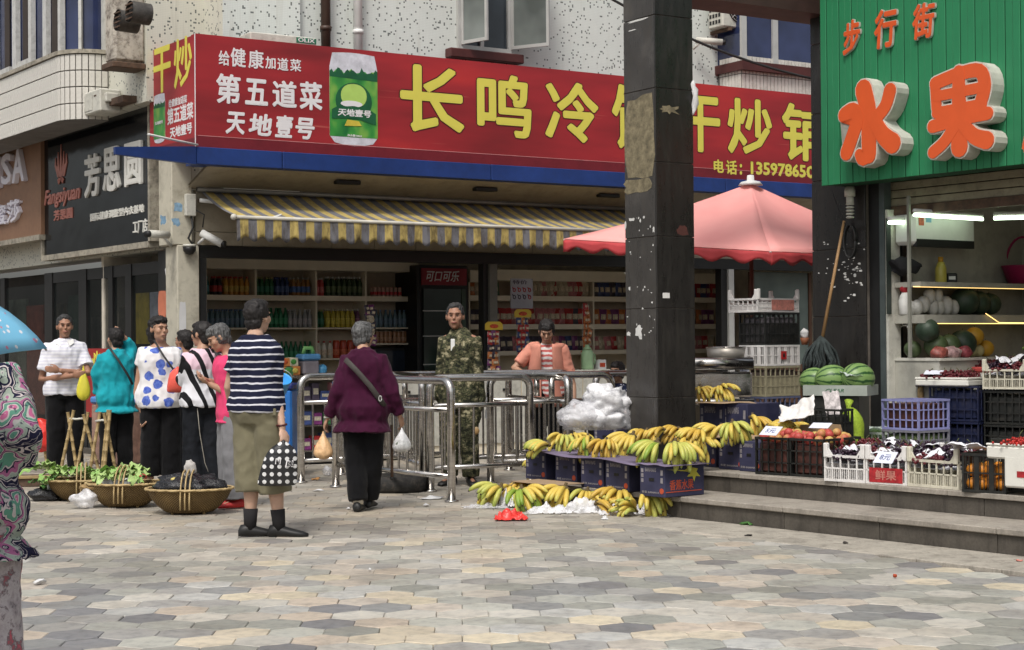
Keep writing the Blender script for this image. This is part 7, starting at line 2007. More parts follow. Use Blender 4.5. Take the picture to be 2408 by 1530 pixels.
def basket(lab, P, a=.36, b_=.27, h=.2, rot=0, handle=True, hrot=PI / 2):
 o = thing('woven_basket', lab, 'basket', P, rot)
 prof = [(.42, .012), (.55, .015), (.72, .06), (.88, .12), (.98, .185), (1.0, .2)]
 N = 48
 rings = [[(a * r * math.cos(2 * PI * k / N), b_ * r * math.sin(2 * PI * k / N), z * h / .2) for k in range(N)] for r, z in prof]
 rings += [[(a * (r - .035) * math.cos(2 * PI * k / N), b_ * (r - .035) * math.sin(2 * PI * k / N), z * h / .2 + .006) for k in range(N)] for r, z in prof[::-1]]
 mb = MB(); mb.loft(rings, True, 0, True); mb.build('bowl', m_wk, o)
 mb = MB()
 for q in range(3): mb.tube([(a * (1 + .012 * q) * math.cos(t), b_ * (1 + .012 * q) * math.sin(t), h + .004 * math.sin(t * 20 + q * 2)) for t in [2 * PI * i / 60 for i in range(61)]], .008, 5)
 mb.build('rim', m_bam, o)
 if handle:
  for q in (-.035, 0, .035):
   c, s = math.cos(hrot), math.sin(hrot)
   mb = MB(); mb.tube([((a if abs(c) > .5 else b_) * 1.04 * math.cos(t) * c - q * s, (a if abs(c) > .5 else b_) * 1.04 * math.cos(t) * s + q * c, .05 + (h + .09) * math.sin(t) ** .7 if 0 < t < PI else .05) for t in [PI * i / 18 for i in range(19)]], .011, 6, flat=.6); mb.build('handle', m_bam, o)
 for t in (.6, 2.5, 3.8, 5.6):
  mb = MB(); mb.tube([(a * .45 * math.cos(t), b_ * .45 * math.sin(t), 0), (a * .5 * math.cos(t), b_ * .5 * math.sin(t), .03)], .012, 6); mb.build('foot', m_bam, o)
 return o
def GP(u, v, dy=0): p = G(u, v); return (p.x, p.y + dy, 0)
m_leaf = mat('leafy_green', (.22, .38, .10), .5, var=.3, sc=9); m_leafd = mat('dark_leafy_green', (.05, .14, .03), .6, var=.4, sc=9); m_leafs = mat('pale_stalk', (.48, .55, .26), .5)
def leaf_mesh(m_, L=.16, W=.07, wav=.015):
 mb = MB(); mb.grid(lambda a, b_: (L * a, (b_ - .5) * W * math.sin(PI * (.12 + .85 * a)) ** .8, .02 * math.sin(PI * a) + wav * math.sin(a * 14 + b_ * 5) * abs(b_ - .5) * 2 - .03 * a * a), 9, 5)
 mb.tube([(-.05, 0, -.006), (0, 0, 0), (L * .5, 0, .014)], [.006, .006, .002], 5, mi=1)
 return mb.mesh('leaf', [m_, m_leafs])
LF = [leaf_mesh(m_leaf), leaf_mesh(m_leafd, .12, .06), leaf_mesh(mat('bright_leaf', (.36, .50, .18), .5, var=.2), .15, .08, .02)]
def greens(name, lab, P, n, r, kinds, seed=0, cat='vegetables', up=.08, h=.05):
 o = thing(name, lab, cat, P, 0); rd = random.Random(seed)
 for i in range(n):
  a = rd.uniform(0, 2 * PI); q = rd.uniform(0, r)
  l = obj('leaf', LF[rd.choice(kinds)], o, (q * math.cos(a) * 1.2, q * math.sin(a) * .8, h * (1 - q / r) + rd.uniform(0, .03)), (rd.uniform(-.6, .6), -up + rd.uniform(-.35, .35), a + rd.uniform(-.8, .8)))
  l.scale = (rd.uniform(.7, 1.15),) * 3
 return o
P3 = GP(446, 1208); b3 = basket('large shallow woven basket nearest the striped shirt man, holding black bags', P3, .34, .25, .20, .05, True)
P2_ = GP(292, 1194, .05); b2 = basket('woven basket of leafy greens in the middle of the three', P2_, .32, .25, .20, 0, True)
P1_ = GP(190, 1178, .05); b1 = basket('woven basket with pale greens at the left of the three', P1_, .30, .22, .18, .2, True, PI / 2)
o = thing('enamel_basin', 'white basin holding bright green leaves in the middle basket', 'basin', (P2_[0] - .04, P2_[1], .08))
mb = MB(); mb.lathe([(.10, 0), (.185, .15), (.18, .155), (.10, .012), (0, .01)], 24, M=SC(1, .85, 1)); mb.build('bowl', mat('pale_basin', (.60, .62, .62), .35), o); mb = MB(); mb.lathe([(.186, .15), (.194, .156), (.186, .162)], 24, M=SC(1, .85, 1)); mb.build('rim', m_white, o)
greens('leafy_greens', 'bright green lettuce leaves heaped in the white basin', (P2_[0] - .02, P2_[1] - .02, .24), 34, .15, (0, 2, 2), 1)
greens('leafy_greens', 'pale green cabbage stalks lying in the left basket', (P1_[0] + .0, P1_[1], .19), 26, .16, (0, 2), 2)
greens('leafy_greens', 'small heap of dark greens behind the middle basket', (P2_[0] - .10, P2_[1] + .45, .10), 20, .14, (1, 0), 3)
greens('leafy_greens', 'light green vegetables in the far left crate', GP(82, 1140, .3)[:2] + (.10,), 18, .12, (0, 2), 4)
greens('herb_bunch', 'thin feathery herbs hanging over the left basket edge', (P1_[0] - .26, P1_[1] - .08, .12), 16, .08, (1, 0), 5)
o = thing('red_fruit_heap', 'small heap of reddish fruit behind the middle basket', 'fruit', (P2_[0] - .02, P2_[1] + .42, .16))
for k in range(7): q_ = obj('fruit', PEACH, o, (.05 * (k % 4) - .08, .04 * (k // 4), .02 * (k % 2)), k)
o = thing('far_left_crate', 'dark crate of vegetables behind the paisley woman', 'crate', GP(78, 1150, .3), .2)
mb = MB(); mb.bbox(-.22, .22, -.1, .2, 0, .1, .01); mb.build('crate', m_rust, o); mb = MB(); mb.bbox(-.23, .23, -.12, -.101, .08, .11, .004); mb.build('rim', m_bamp, o)
m_blackbag, n_ = newmat('black_plastic_bag', .22, 0, .6); n_.color((.010, .010, .012)); n_.bump(n_.noise(n_.coord(), 18, 5, .7), .9, .02); MATS['black_plastic_bag'] = m_blackbag
def lump(name, lab, P, r, seed, m_, amp=.3, cat='plastic bag', extra=None, rot=0):
 o = thing(name, lab, cat, P, rot)
 mb = MB(); mb.ell((0, 0, r[2]), r, nu=26, nv=18); out = []
 for p in mb.v:
  q = Vector(p); d = q - Vector((0, 0, r[2])); n1 = mnoise.noise(q * 11 + Vector((seed, 0, 0))); n2 = abs(mnoise.noise(q * 26 + Vector((0, seed, 0))))
  q = Vector((0, 0, r[2])) + d * (1 + amp * n1 * 1.4 - amp * n2 + amp * .3); out.append((q.x, q.y, max(q.z, .004)))
 mb.v = out; mb.build('bag', m_, o); return o
lump('black_bag', 'shiny black plastic bag filling the nearest basket', (P3[0], P3[1], .10), (.27, .19, .10), 3, m_blackbag, .35)
lump('tied_bag', 'small white tied bag standing on the black bag in the nearest basket', (P3[0] + .0, P3[1] + .03, .25), (.05, .045, .08), 4, mat('grey_white_cloth', (.42, .40, .38), .7, var=.3, sc=12), .3)
lump('yellow_noodle_heap', 'small heap of yellow noodles on the black bag', (P3[0] - .08, P3[1] - .02, .25), (.06, .045, .02), 6, mat('noodle_yellow', (.58, .48, .16), .6, bump=.6, bsc=120), .3, 'food')
lump('white_bag', 'white plastic bag hanging at the left edge of the middle basket', (P2_[0] - .30, P2_[1] - .12, .0), (.11, .08, .07), 7, m_film, .4)
lump('straw_bundle', 'frayed straw bundle on the left edge of the middle basket', (P2_[0] - .27, P2_[1] - .1, .15), (.09, .06, .03), 8, mat('straw', (.30, .20, .09), .8, var=.35, sc=20), .7, 'straw')
lump('black_bag', 'black plastic bag on the ground left of the left basket', (P1_[0] - .33, P1_[1] - .02, .0), (.15, .1, .05), 9, m_blackbag, .4)
o = thing('weighing_scale', 'pale plastic tub tied with cord behind the left basket', 'tub', (P1_[0] - .22, P1_[1] + .18, 0))
mb = MB(); mb.lathe([(.12, 0), (.15, .16), (.14, .16), (.11, .02), (0, .02)], 18); mb.build('tub', m_ivory, o); mb = MB(); mb.lathe([(.151, .15), (.156, .16), (.151, .17)], 18); mb.build('rim', m_bam, o)
# bamboo trestles
def pole(mb, a, b_, r=.017):
 a, b_ = Vector(a), Vector(b_); L = (b_ - a).length; n = 7; pts = []; rs = []
 for i in range(n):
  for q, k in ((0.0, 1.25), (.06, 1.0), (.94, 1.0)):
   t = (i + q) / n; pts.append(a.lerp(b_, t)); rs.append(r * k)
 pts.append(b_); rs.append(r * 1.2)
 mb.tube(pts, rs, 8)
def trestle(lab, P, poles, tie):
 o = thing('bamboo_trestle', lab, 'bamboo stand', P)
 for a, b_ in poles: mb = MB(); pole(mb, a, b_); mb.build('pole', m_bamp, o)
 mb = MB(); mb.tube(tie, .012, 6); mb.build('cord', m_ivory, o)
T1 = GP(150, 1128)
zt_ = .67
trestle('pair of crossed bamboo poles tied with white cord before the polo shirt man', T1,
  [((-.05, .0, 0), (.09, .05, zt_ + .02)), ((.14, .02, 0), (.03, .05, zt_)), ((.12, -.03, 0), (.24, .03, zt_)), ((.36, .05, 0), (.20, .0, zt_ - .02))], [(.03, .05, zt_ - .06), (.12, .03, zt_ - .07), (.22, .02, zt_ - .06)])
T2 = GP(212, 1132)
trestle('second bundle of bamboo poles standing left of the teal jacket woman', T2,
  [((-.02, .0, 0), (.09, .05, zt_ + .01)), ((.10, .03, 0), (.17, .05, zt_ + .03)), ((.26, .05, 0), (.14, .0, zt_)), ((.14, -.05, 0), (.20, .0, zt_ + .03))], [(.05, .03, zt_ - .08), (.12, .0, zt_ - .07), (.2, .02, zt_ - .08)])
# ================================================================= LITTER
def litter(lab, u, v, s, m_, seed, cat='litter', z=.004, h=.02):
 p = G(u, v); o = thing('litter_scrap', lab, cat, (p.x, p.y, .003), seed)
 mb = MB(); mb.ell((0, 0, h / 2), (s, s * .7, h / 2), nu=9, nv=6); mb.jit(s * .5, 1.2 / s, seed); mb.v = [(a, b_, max(c, .002)) for a, b_, c in mb.v]; mb.build('scrap', m_, o)
litter('white crumpled tissue on the pavement at lower left', 95, 1376, .045, m_paper, 1, h=.03)
litter('small orange red scrap on the pavement at lower right', 2104, 1361, .014, mat('litter_red', (.40, .06, .02), .6), 2, h=.02)
litter('tiny red scrap near the right edge of the pavement', 2396, 1322, .025, mat('litter_pink', (.55, .2, .16), .6), 3, h=.01)
litter('flat white paper strip beside the nearest railing foot', 1020, 1174, .12, m_paper, 4, h=.01)
litter('white scrap between the tyre and the bananas', 1002, 1192, .03, m_paper, 5)
litter('pale paper scrap on the floor left of the woman in purple', 748, 1156, .05, m_paper, 6, h=.01)
litter('yellow and red wrapper behind the woman in purple', 742, 1130, .05, mat('litter_wrapper', (.55, .28, .1), .6, var=.6, sc=20), 7)
litter('clear plastic cup on the floor behind the woman in purple', 768, 1120, .06, m_film2, 8, h=.1)
litter('small white dot of paper in front of the striped shirt man', 870, 1345, .01, m_paper, 9)
litter('dark leaf on the border strip below the steps', 1760, 1262, .03, mat('litter_dark', (.03, .025, .02), .8), 10, h=.01)
litter('second dark leaf on the border strip farther right', 1988, 1280, .025, mat('litter_dark', (.03, .025, .02), .8), 11, h=.01)
litter('small tuft of weed at the foot of the lower step', 1756, 1236, .05, m_leafd, 12, h=.02)
litter('pinkish paper scrap by the feet of the woman in purple', 820, 1200, .018, m_paper, 13)
litter('white speck of paper on the lower step at the right', 2398, 1222, .015, m_paper, 14)
# ================================================================= PEOPLE
PEND = {}
def remesh(mb, voxel, mats, smooth=2, fold=0.0, fsc=9, seed=0, fy=1.0):
 me = mb.mesh('m%d' % len(PEND), mats); PEND[me.name] = (voxel, smooth, fold, fsc, seed, fy, mats if isinstance(mats, list) else [mats]); return me
def finish():
 """turn the overlapping solids of every pending figure part into one continuous skin"""
 L = [o for o in COL.objects if o.type == 'MESH' and o.data.name in PEND]
 for o in L:
  vx, sm = PEND[o.data.name][:2]
  md = o.modifiers.new('r', 'REMESH'); md.mode = 'VOXEL'; md.voxel_size = vx; md.use_smooth_shade = True
  if sm: m2 = o.modifiers.new('s', 'SMOOTH'); m2.factor = .5; m2.iterations = sm
 dg = bpy.context.evaluated_depsgraph_get()
 res = [bpy.data.meshes.new_from_object(o.evaluated_get(dg)) for o in L]
 for o, out in zip(L, res):
  vx, sm, fold, fsc, seed, fy, mats = PEND[o.data.name]
  o.modifiers.clear(); o.data = out
  out.materials.clear()
  for m in mats: out.materials.append(m)
  if fold:
   n = len(out.vertices); co = [0.0] * (3 * n); no = [0.0] * (3 * n); out.vertices.foreach_get('co', co); out.vertices.foreach_get('normal', no)
   for i in range(0, 3 * n, 3):
    q = Vector((co[i] * fsc + seed, co[i + 1] * fsc, co[i + 2] * fsc * fy)); k = (mnoise.noise(q) + .55 * mnoise.noise(q * 2.3) + .3 * (1 - abs(mnoise.noise(q * 1.6 + Vector((7, 3, 1)))) * 4)) * fold
    co[i] += no[i] * k; co[i + 1] += no[i + 1] * k; co[i + 2] += no[i + 2] * k
   out.vertices.foreach_set('co', co)
  out.polygons.foreach_set('use_smooth', [True] * len(out.polygons)); out.update()
def skinmat(name, c):
 m, n = newmat(name, .5, 0, .35); v = n.coord(); f = n.noise(v, 14, 4, .6)
 n.color(n.ramp(f, [(.3, tuple(x * .82 for x in c)), (.65, c)])); n.b.inputs['Subsurface Weight'].default_value = .08; n.b.inputs['Subsurface Radius'].default_value = (.02, .008, .004)
 MATS[name] = m; return m
SK_D, SK_M, SK_L = skinmat('skin_tanned', (.36, .19, .125)), skinmat('skin_brown', (.45, .26, .175)), skinmat('skin_light', (.52, .33, .24))
def hairmat(name, c, c2):
 m, n = newmat(name, .58, 0, .3); v = n.coord(); f = n.noise(n.mapping(v, (60, 60, 12)), 1.5, 3, .6)
 n.color(n.ramp(f, [(.35, c), (.7, c2)])); n.bump(f, .5, .006); MATS[name] = m; return m
HB, HG, HGG = hairmat('hair_black', (.008, .007, .007), (.03, .026, .025)), hairmat('hair_grey', (.035, .035, .035), (.16, .16, .16)), hairmat('hair_dark_grey', (.014, .014, .014), (.07, .07, .07))
m_eye = mat('eye_dark', (.035, .022, .018), .4); m_lip = mat('lip_colour', (.20, .055, .05), .5); m_shoe = mat('black_shoe', (.012, .012, .012), .5, var=.3); m_sock = mat('black_sock', (.014, .013, .014), .9)
def cloth(name, c, rough=.85, var=.12, bump=.25, bsc=260): return mat(name, c, rough, var=var, sc=7, bump=bump, bsc=bsc, spec=.15, sheen=.2)
def shaded(name, fn, rough=.85):
 m, n = newmat(name, rough, 0, .15); c = fn(n, n.coord()); n.color(c); n.bump(n.noise(n.coord(), 240, 2), .2, .003); MATS[name] = m; return m
def f_navy(n, v):
 s = n.sep(v); z = n.math('ADD', s[2], n.math('MULTIPLY', n.noise(v, 7, 2), .03))
 return n.mix(n.math('LESS_THAN', n.math('FRACT', n.math('DIVIDE', z, .049)), .24), (.012, .014, .035), (.62, .62, .68))
def f_polo(n, v):
 s = n.sep(v); return n.mix(n.math('LESS_THAN', n.math('FRACT', n.math('DIVIDE', s[2], .034)), .45), (.62, .62, .70), (.74, .74, .78))
def f_camo(n, v):
 a = n.ramp(n.noise(n.mapping(v, (1, 1, 1.6)), 15, 3, .6), [(0, (.016, .018, .012)), (.44, (.085, .085, .045)), (.50, (.03, .036, .02)), (.55, (.15, .135, .08)), (.62, (.33, .30, .19))], 'CONSTANT')
 return n.mix(n.ramp(n.noise(v, 26, 2), [(.60, (0, 0, 0)), (.61, (1, 1, 1))]), a, (.035, .035, .022))
def f_flower(n, v):
 w_ = n.new('TexVoronoi'); w_.inputs['Scale'].default_value = 8.5; w_.inputs['Randomness'].default_value = .6
 d = n.new('Mix', data_type='VECTOR');
 nn = n.new('TexNoise'); nn.inputs['Scale'].default_value = 26; n.link(v, nn.inputs['Vector'])
 va = n.new('VectorMath', operation='MULTIPLY_ADD'); n.link(nn.outputs['Color'], va.inputs[0]); va.inputs[1].default_value = (.035, .035, .035); n.link(v, va.inputs[2]); n.link(va.outputs[0], w_.inputs['Vector'])
 sp = n.ramp(n.noise(v, 40, 2), [(.3, (.05, .09, .40)), (.7, (.14, .22, .62))])
 return n.mix(n.ramp(w_.outputs['Distance'], [(.36, (1, 1, 1)), (.40, (0, 0, 0))]), (.74, .73, .74), sp)
def f_diag(n, v):
 s = n.sep(v); t = n.math('ADD', n.math('MULTIPLY', s[0], 1.0), n.math('MULTIPLY', s[2], .38)); f = n.math('FRACT', n.math('DIVIDE', t, .115))
 return n.mix(n.math('LESS_THAN', f, .36), n.mix(n.math('GREATER_THAN', s[2], 1.12), (.66, .66, .70), (.70, .50, .58)), (.012, .012, .014))
def f_pinkst(n, v):
 s = n.sep(v); z = n.math('ADD', s[2], n.math('MULTIPLY', n.noise(v, 20, 2), .03)); return n.mix(n.math('LESS_THAN', n.math('FRACT', n.math('DIVIDE', z, .05)), .5), (.66, .62, .60), (.48, .12, .11))
def f_paisley(n, v):
 w_ = n.new('TexVoronoi'); w_.feature = 'F1'; w_.inputs['Scale'].default_value = 12
 nn = n.new('TexNoise'); nn.inputs['Scale'].default_value = 8; nn.inputs['Detail'].default_value = 2; n.link(v, nn.inputs['Vector'])
 va = n.new('VectorMath', operation='MULTIPLY_ADD'); n.link(nn.outputs['Color'], va.inputs[0]); va.inputs[1].default_value = (.16, .16, .16); n.link(v, va.inputs[2]); n.link(va.outputs[0], w_.inputs['Vector'])
 f = n.math('FRACT', n.math('MULTIPLY', w_.outputs['Distance'], 3.1))
 base = n.ramp(w_.outputs['Distance'], [(0, (.52, .14, .28)), (.14, (.50, .46, .44)), (.20, (.12, .30, .22)), (.32, (.02, .02, .05)), (.40, (.42, .14, .28)), (.48, (.34, .40, .34)), (.60, (.015, .015, .04))], 'CONSTANT')
 lin = n.ramp(f, [(0, (1, 1, 1)), (.13, (0, 0, 0)), (.5, (0, 0, 0)), (.51, (.6, .6, .6)), (.58, (0, 0, 0))], 'CONSTANT')
 c = n.mix(lin, base, (.56, .50, .50))
 q = n.noise(v, 46, 3, .7); return n.mix(n.ramp(q, [(.58, (0, 0, 0)), (.62, (.8, .8, .8))]), c, (.04, .03, .07))
def f_trouser_fl(n, v):
 a = n.ramp(n.noise(v, 11, 5, .7), [(.3, (.05, .04, .06)), (.42, (.34, .30, .31)), (.52, (.46, .42, .43)), (.58, (.16, .13, .14)), (.64, (.50, .09, .12)), (.72, (.4, .3, .32))]); return a
def f_denim(n, v): return n.ramp(n.noise(v, 12, 4), [(.3, (.006, .007, .009)), (.7, (.016, .018, .023))])
def f_dots(n, v):
 w_ = n.new('TexVoronoi'); w_.inputs['Scale'].default_value = 28; n.link(v, w_.inputs['Vector']); return n.mix(n.ramp(w_.outputs['Distance'], [(.22, (1, 1, 1)), (.26, (0, 0, 0))]), (.015, .02, .05), (.45, .45, .55))
MC = {k: shaded('cloth_' + k, f) for k, f in (('navy_stripe', f_navy), ('polo', f_polo), ('camo', f_camo), ('flower', f_flower), ('diagonal', f_diag), ('pink_stripe', f_pinkst), ('paisley', f_paisley), ('floral_trouser', f_trouser_fl), ('black_denim', f_denim), ('dotted', f_dots))}
MC.update(teal=cloth('cloth_teal', (.012, .30, .36)), purple=cloth('cloth_purple', (.042, .004, .022), var=.2), hotpink=cloth('cloth_hot_pink', (.72, .06, .17)), salmon=cloth('cloth_salmon', (.62, .26, .19)), khaki=cloth('cloth_khaki', (.17, .155, .10)), black=cloth('cloth_black', (.0065, .0065, .0075), .95), grey=cloth('cloth_grey', (.20, .20, .21)))

class Fig:
 def __init__(s, lab, u, v=None, Y=None, head=0, H=1.65, skin=SK_M, hair=HB, dz=0.0):
  p = G(u, v) if v else D(u, 800, Y)
  s.P = Vector((p.x, p.y, 0)); s.th = -math.radians(head); s.k = H / 1.7; s.skin = skin; s.hairm = hair
  s.o = thing('person', lab, 'person', s.P, s.th); s.J = {}; k = s.k
  for sd, n in ((-1, 'L'), (1, 'R')):
   s.J['sh' + n] = Vector((sd * .150, -.012, 1.345)) * k; s.J['el' + n] = Vector((sd * .205, -.03, 1.08)) * k; s.J['wr' + n] = Vector((sd * .22, .05, .85)) * k
   s.J['hip' + n] = Vector((sd * .085, 0, .88)) * k; s.J['kn' + n] = Vector((sd * .095, .015, .48)) * k; s.J['an' + n] = Vector((sd * .10, -.02, .085)) * k
   s.J['toe' + n] = Vector((0, 1, 0))
  s.hyaw = 0; s.hpit = 0; s.hoff = Vector((0, 0, 0)); s.lean = 0.0; s.dz = dz
  s.male = False; s.fat = 1.0
 def L(s, u, v, dY=0.0):          # local point seen at pixel u, v, dY behind the figure's own distance
  q = D(u, v, s.P.y + dY) - s.P; c, t = math.cos(-s.th), math.sin(-s.th)
  return Vector((q.x * c - q.y * t, q.x * t + q.y * c, q.z))
 def dirl(s, x, y):               # world direction -> local
  c, t = math.cos(-s.th), math.sin(-s.th); return Vector((x * c - y * t, x * t + y * c, 0)).normalized()
 def bend(s, p):
  p = Vector(p); z = p.z - .92 * s.k
  return p + Vector((0, s.lean * max(0, z), 0))
 def rings(s, lst, g, M=None, n=20):
  out = []
  for z, rx, ry, yo in lst:
   r_ = []
   for i in range(n):
    a = 2 * PI * i / n; c, t = math.cos(a), math.sin(a); e = .82
    r_.append(s.bend(((rx * s.fat * s.k + g) * math.copysign(abs(c) ** e, c), (ry * s.fat * s.k + g) * math.copysign(abs(t) ** e, t) + yo * s.k, z * s.k + (s.dz))))
   out.append(r_)
  return out
 TOR = [(.80, .14, .10, 0), (.86, .168, .118, -.005), (.93, .172, .122, -.012), (1.0, .155, .11, -.005), (1.08, .142, .10, .0), (1.18, .155, .108, .0), (1.26, .163, .115, .0), (1.32, .158, .107, -.005), (1.36, .130, .090, -.012), (1.39, .092, .072, -.015), (1.42, .062, .060, -.015), (1.45, .052, .054, -.012)]
 def U(s, n): return s.bend(s.J[n]) + Vector((0, 0, s.dz)) if n[:2] in ('sh',) else s.J[n]
 def hand(s, mb, W, d, nrm, side, curl=.55, k=1.0):
  d = d.normalized(); nrm = (nrm - d * nrm.dot(d)).normalized(); x = d.cross(nrm) * side
  k *= s.k
  M = Matrix(((x.x, d.x, nrm.x, W.x), (x.y, d.y, nrm.y, W.y), (x.z, d.z, nrm.z, W.z), (0, 0, 0, 1)))
  mb.ell((0, .045 * k, 0), (.038 * k, .055 * k, .016 * k), M=M, nu=12, nv=8)
  for i, (ox, ln) in enumerate(((-.029, .066), (-.010, .076), (.010, .072), (.028, .056))):
   p = W + x * ox * k + d * .085 * k; dd = d.copy(); pts = [W + x * ox * .6 * k + d * .04 * k, p]
   for j in range(3):
    a = curl * (.7 + .25 * j); dd = (dd * math.cos(a) + nrm * math.sin(a)) if True else dd
    dd = dd.normalized(); p = p + dd * ln * k * (.42, .32, .26)[j]; pts.append(p)
   mb.tube(pts, [.0095 * k, .0098 * k, .0092 * k, .0085 * k, .007 * k], 8)
  t0 = W + d * .02 * k - x * .02 * k; t1 = W + d * .05 * k - x * .046 * k + nrm * .008 * k; t2 = t1 + (d * .8 - x * .15 + nrm * .5).normalized() * .032 * k; t3 = t2 + (d * .8 + x * .3 + nrm * .7).normalized() * .026 * k
  mb.tube([t0, t1, t2, t3], [.014 * k, .012 * k, .0105 * k, .008 * k], 8)
 def body(s, curlL=.5, curlR=.5, palmL=None, palmR=None, hdL=None, hdR=None):
  k = s.k; mb = MB(); mb.loft(s.rings(s.TOR, -.006))
  nb = s.bend((0, -.015 * k, 1.40 * k)) + Vector((0, 0, s.dz)); s.hc = s.bend((0, .022 * k, 1.552 * k)) + s.hoff + Vector((0, 0, s.dz))
  MH = Matrix.Translation(s.hc) @ RZ(-math.radians(s.hyaw)) @ RX(-math.radians(s.hpit)) @ SC(k * 1.05, k * 1.05, k * 1.05); s.MH = MH
  nt_ = MH @ Vector((0, -.025, -.05)); mb.tube([nb - Vector((0, 0, .05)), nb, nt_], [.062 * k, .053 * k, .05 * k], 14)
  E = lambda c, r, nu=16, nv=12: mb.ell(c, r, M=MH, nu=nu, nv=nv)
  E((0, -.012, .028), (.072, .094, .092)); E((0, .022, -.04), (.056, .066, .068)); E((0, .062, -.085), (.024, .02, .018)); E((.036, .052, -.012), (.028, .032, .03)); E((-.036, .052, -.012), (.028, .032, .03))
  E((0, .076, .034), (.05, .018, .012)); mb.tube([MH @ Vector((0, .082, .022)), MH @ Vector((0, .104, -.022))], [.008 * k, .0135 * k], 8); E((0, .086, -.05), (.024, .012, .010))
  for sd in (-1, 1): E((sd * .075, -.008, .0), (.010, .021, .032))
  for n, sd, curl, palm, hd in (('L', -1, curlL, palmL, hdL), ('R', 1, curlR, palmR, hdR)):
   S, El, W = s.U('sh' + n), s.J['el' + n], s.J['wr' + n]
   s.J['_s' + n] = S
   mb.tube([S + Vector((-sd * .03 * k, 0, -.0)), S, S.lerp(El, .5), El, El.lerp(W, .3), W], [.05 * k, .05 * k, .043 * k, .037 * k, .037 * k, .025 * k], 12)
   d = (W - El).normalized() if hd is None else hd
   s.hand(mb, W, d, palm if palm is not None else Vector((-sd, .2, 0)), -sd, curl)
   hp, kn, an = s.J['hip' + n], s.J['kn' + n], s.J['an' + n]
   mb.tube([hp, hp.lerp(kn, .5), kn, kn.lerp(an, .3), an.lerp(kn, .25), an], [.088 * k, .073 * k, .056 * k, .057 * k, .04 * k, .036 * k], 12)
   f = s.J['toe' + n]; mb.tube([an - f * .03 * k - Vector((0, 0, .04 * k)), an + f * .05 * k - Vector((0, 0, .045 * k)), an + f * .13 * k - Vector((0, 0, .055 * k))], [.034 * k, .033 * k, .024 * k], 10)
  obj('body', remesh(mb, .0085, s.skin, 2), s.o)
  for sd in (-1, 1):
   e = MB(); e.ell((sd * .030, .082, .012), (.0105, .006, .0038), M=MH, nu=8, nv=6); e.build('eye', m_eye, s.o)
   e = MB(); e.tube([MH @ Vector((sd * .014, .094, .032)), MH @ Vector((sd * .03, .092, .036)), MH @ Vector((sd * .048, .080, .031))], .0024 * k, 5); e.build('eyebrow', m_eye, s.o)
  e = MB(); e.tube([MH @ Vector((-.022, .091, -.050)), MH @ Vector((0, .099, -.050)), MH @ Vector((.022, .091, -.050))], .0045 * k, 6); e.build('mouth', m_lip, s.o)
  return s
 def hair(s, kind='short', m_=None):
  mb = MB(); M = s.MH; m_ = m_ or s.hairm
  if kind == 'receding':
   mb.ell((0, -.022, .044), (.079, .092, .086), M=M, nu=24, nv=16); mb.ell((0, .0, .092), (.056, .072, .032), M=M)
   for sd in (-1, 1): mb.ell((sd * .070, -.012, .030), (.011, .03, .038), M=M)
  else:
   mb.ell((0, -.026, .040), (.083, .096, .090), M=M, nu=24, nv=16); mb.ell((0, .012, .092), (.062, .070, .034), M=M, nu=16, nv=10)
   mb.ell((0, -.06, -.03), (.066, .045, .066), M=M)
  if kind in ('bob', 'fringe'): mb.ell((0, -.02, .005), (.088, .082, .085), M=M); mb.ell((0, .060, .070), (.058, .034, .026), M=M)
  if kind == 'pony':
   mb.ell((0, .03, .085), (.066, .062, .034), M=M); mb.tube([M @ Vector(q) for q in ((0, -.10, .03), (0, -.14, .0), (.0, -.14, -.09), (.01, -.12, -.20), (.0, -.11, -.25))], [.035 * s.k, .04 * s.k, .045 * s.k, .03 * s.k, .008], 10)
   for sd in (-1, 1): mb.ell((sd * .07, .01, .02), (.014, .04, .05), M=M)
  if kind == 'bun': mb.ell((0, -.11, .03), (.04, .04, .04), M=M); mb.ell((0, .03, .085), (.066, .062, .034), M=M)
  if kind == 'curly': mb.ell((0, -.05, -.03), (.09, .07, .09), M=M); mb.ell((0, -.08, -.08), (.06, .05, .06), M=M); mb.ell((0, .03, .085), (.066, .062, .036), M=M)
  if kind == 'short':
   for sd in (-1, 1): mb.ell((sd * .074, -.012, .025), (.010, .03, .035), M=M)
  obj('hair', remesh(mb, .008, m_, 1, .006 if kind != 'curly' else .012, 38, s.P.x), s.o); return s
 def top(s, m_, hem=.80, g=.022, sleeve=.55, flare=0.0, neck=1.415, sg=.02, name='shirt', fold=.007, collar=None, cuff=None):
  k = s.k; mb = MB(); T_ = [t for t in s.TOR if t[0] >= max(hem, .80) - .001 and t[0] < neck]
  if hem < .80: T_ = [(hem, .165 + flare, .118 + flare, -.008)] + T_
  else: T_ = [(hem, *[a for a in min(s.TOR, key=lambda q: abs(q[0] - hem))[1:]])] + [t for t in T_ if t[0] > hem + .01]
  T_ = [(z, rx + flare * max(0, (1.2 - z) / .4) * .6, ry + flare * max(0, (1.2 - z) / .4) * .5, yo) for z, rx, ry, yo in T_]
  T_ = [t for t in T_ if t[0] < neck - .008] + [(neck, .070, .060, -.015)]
  mb.loft(s.rings(T_, g))
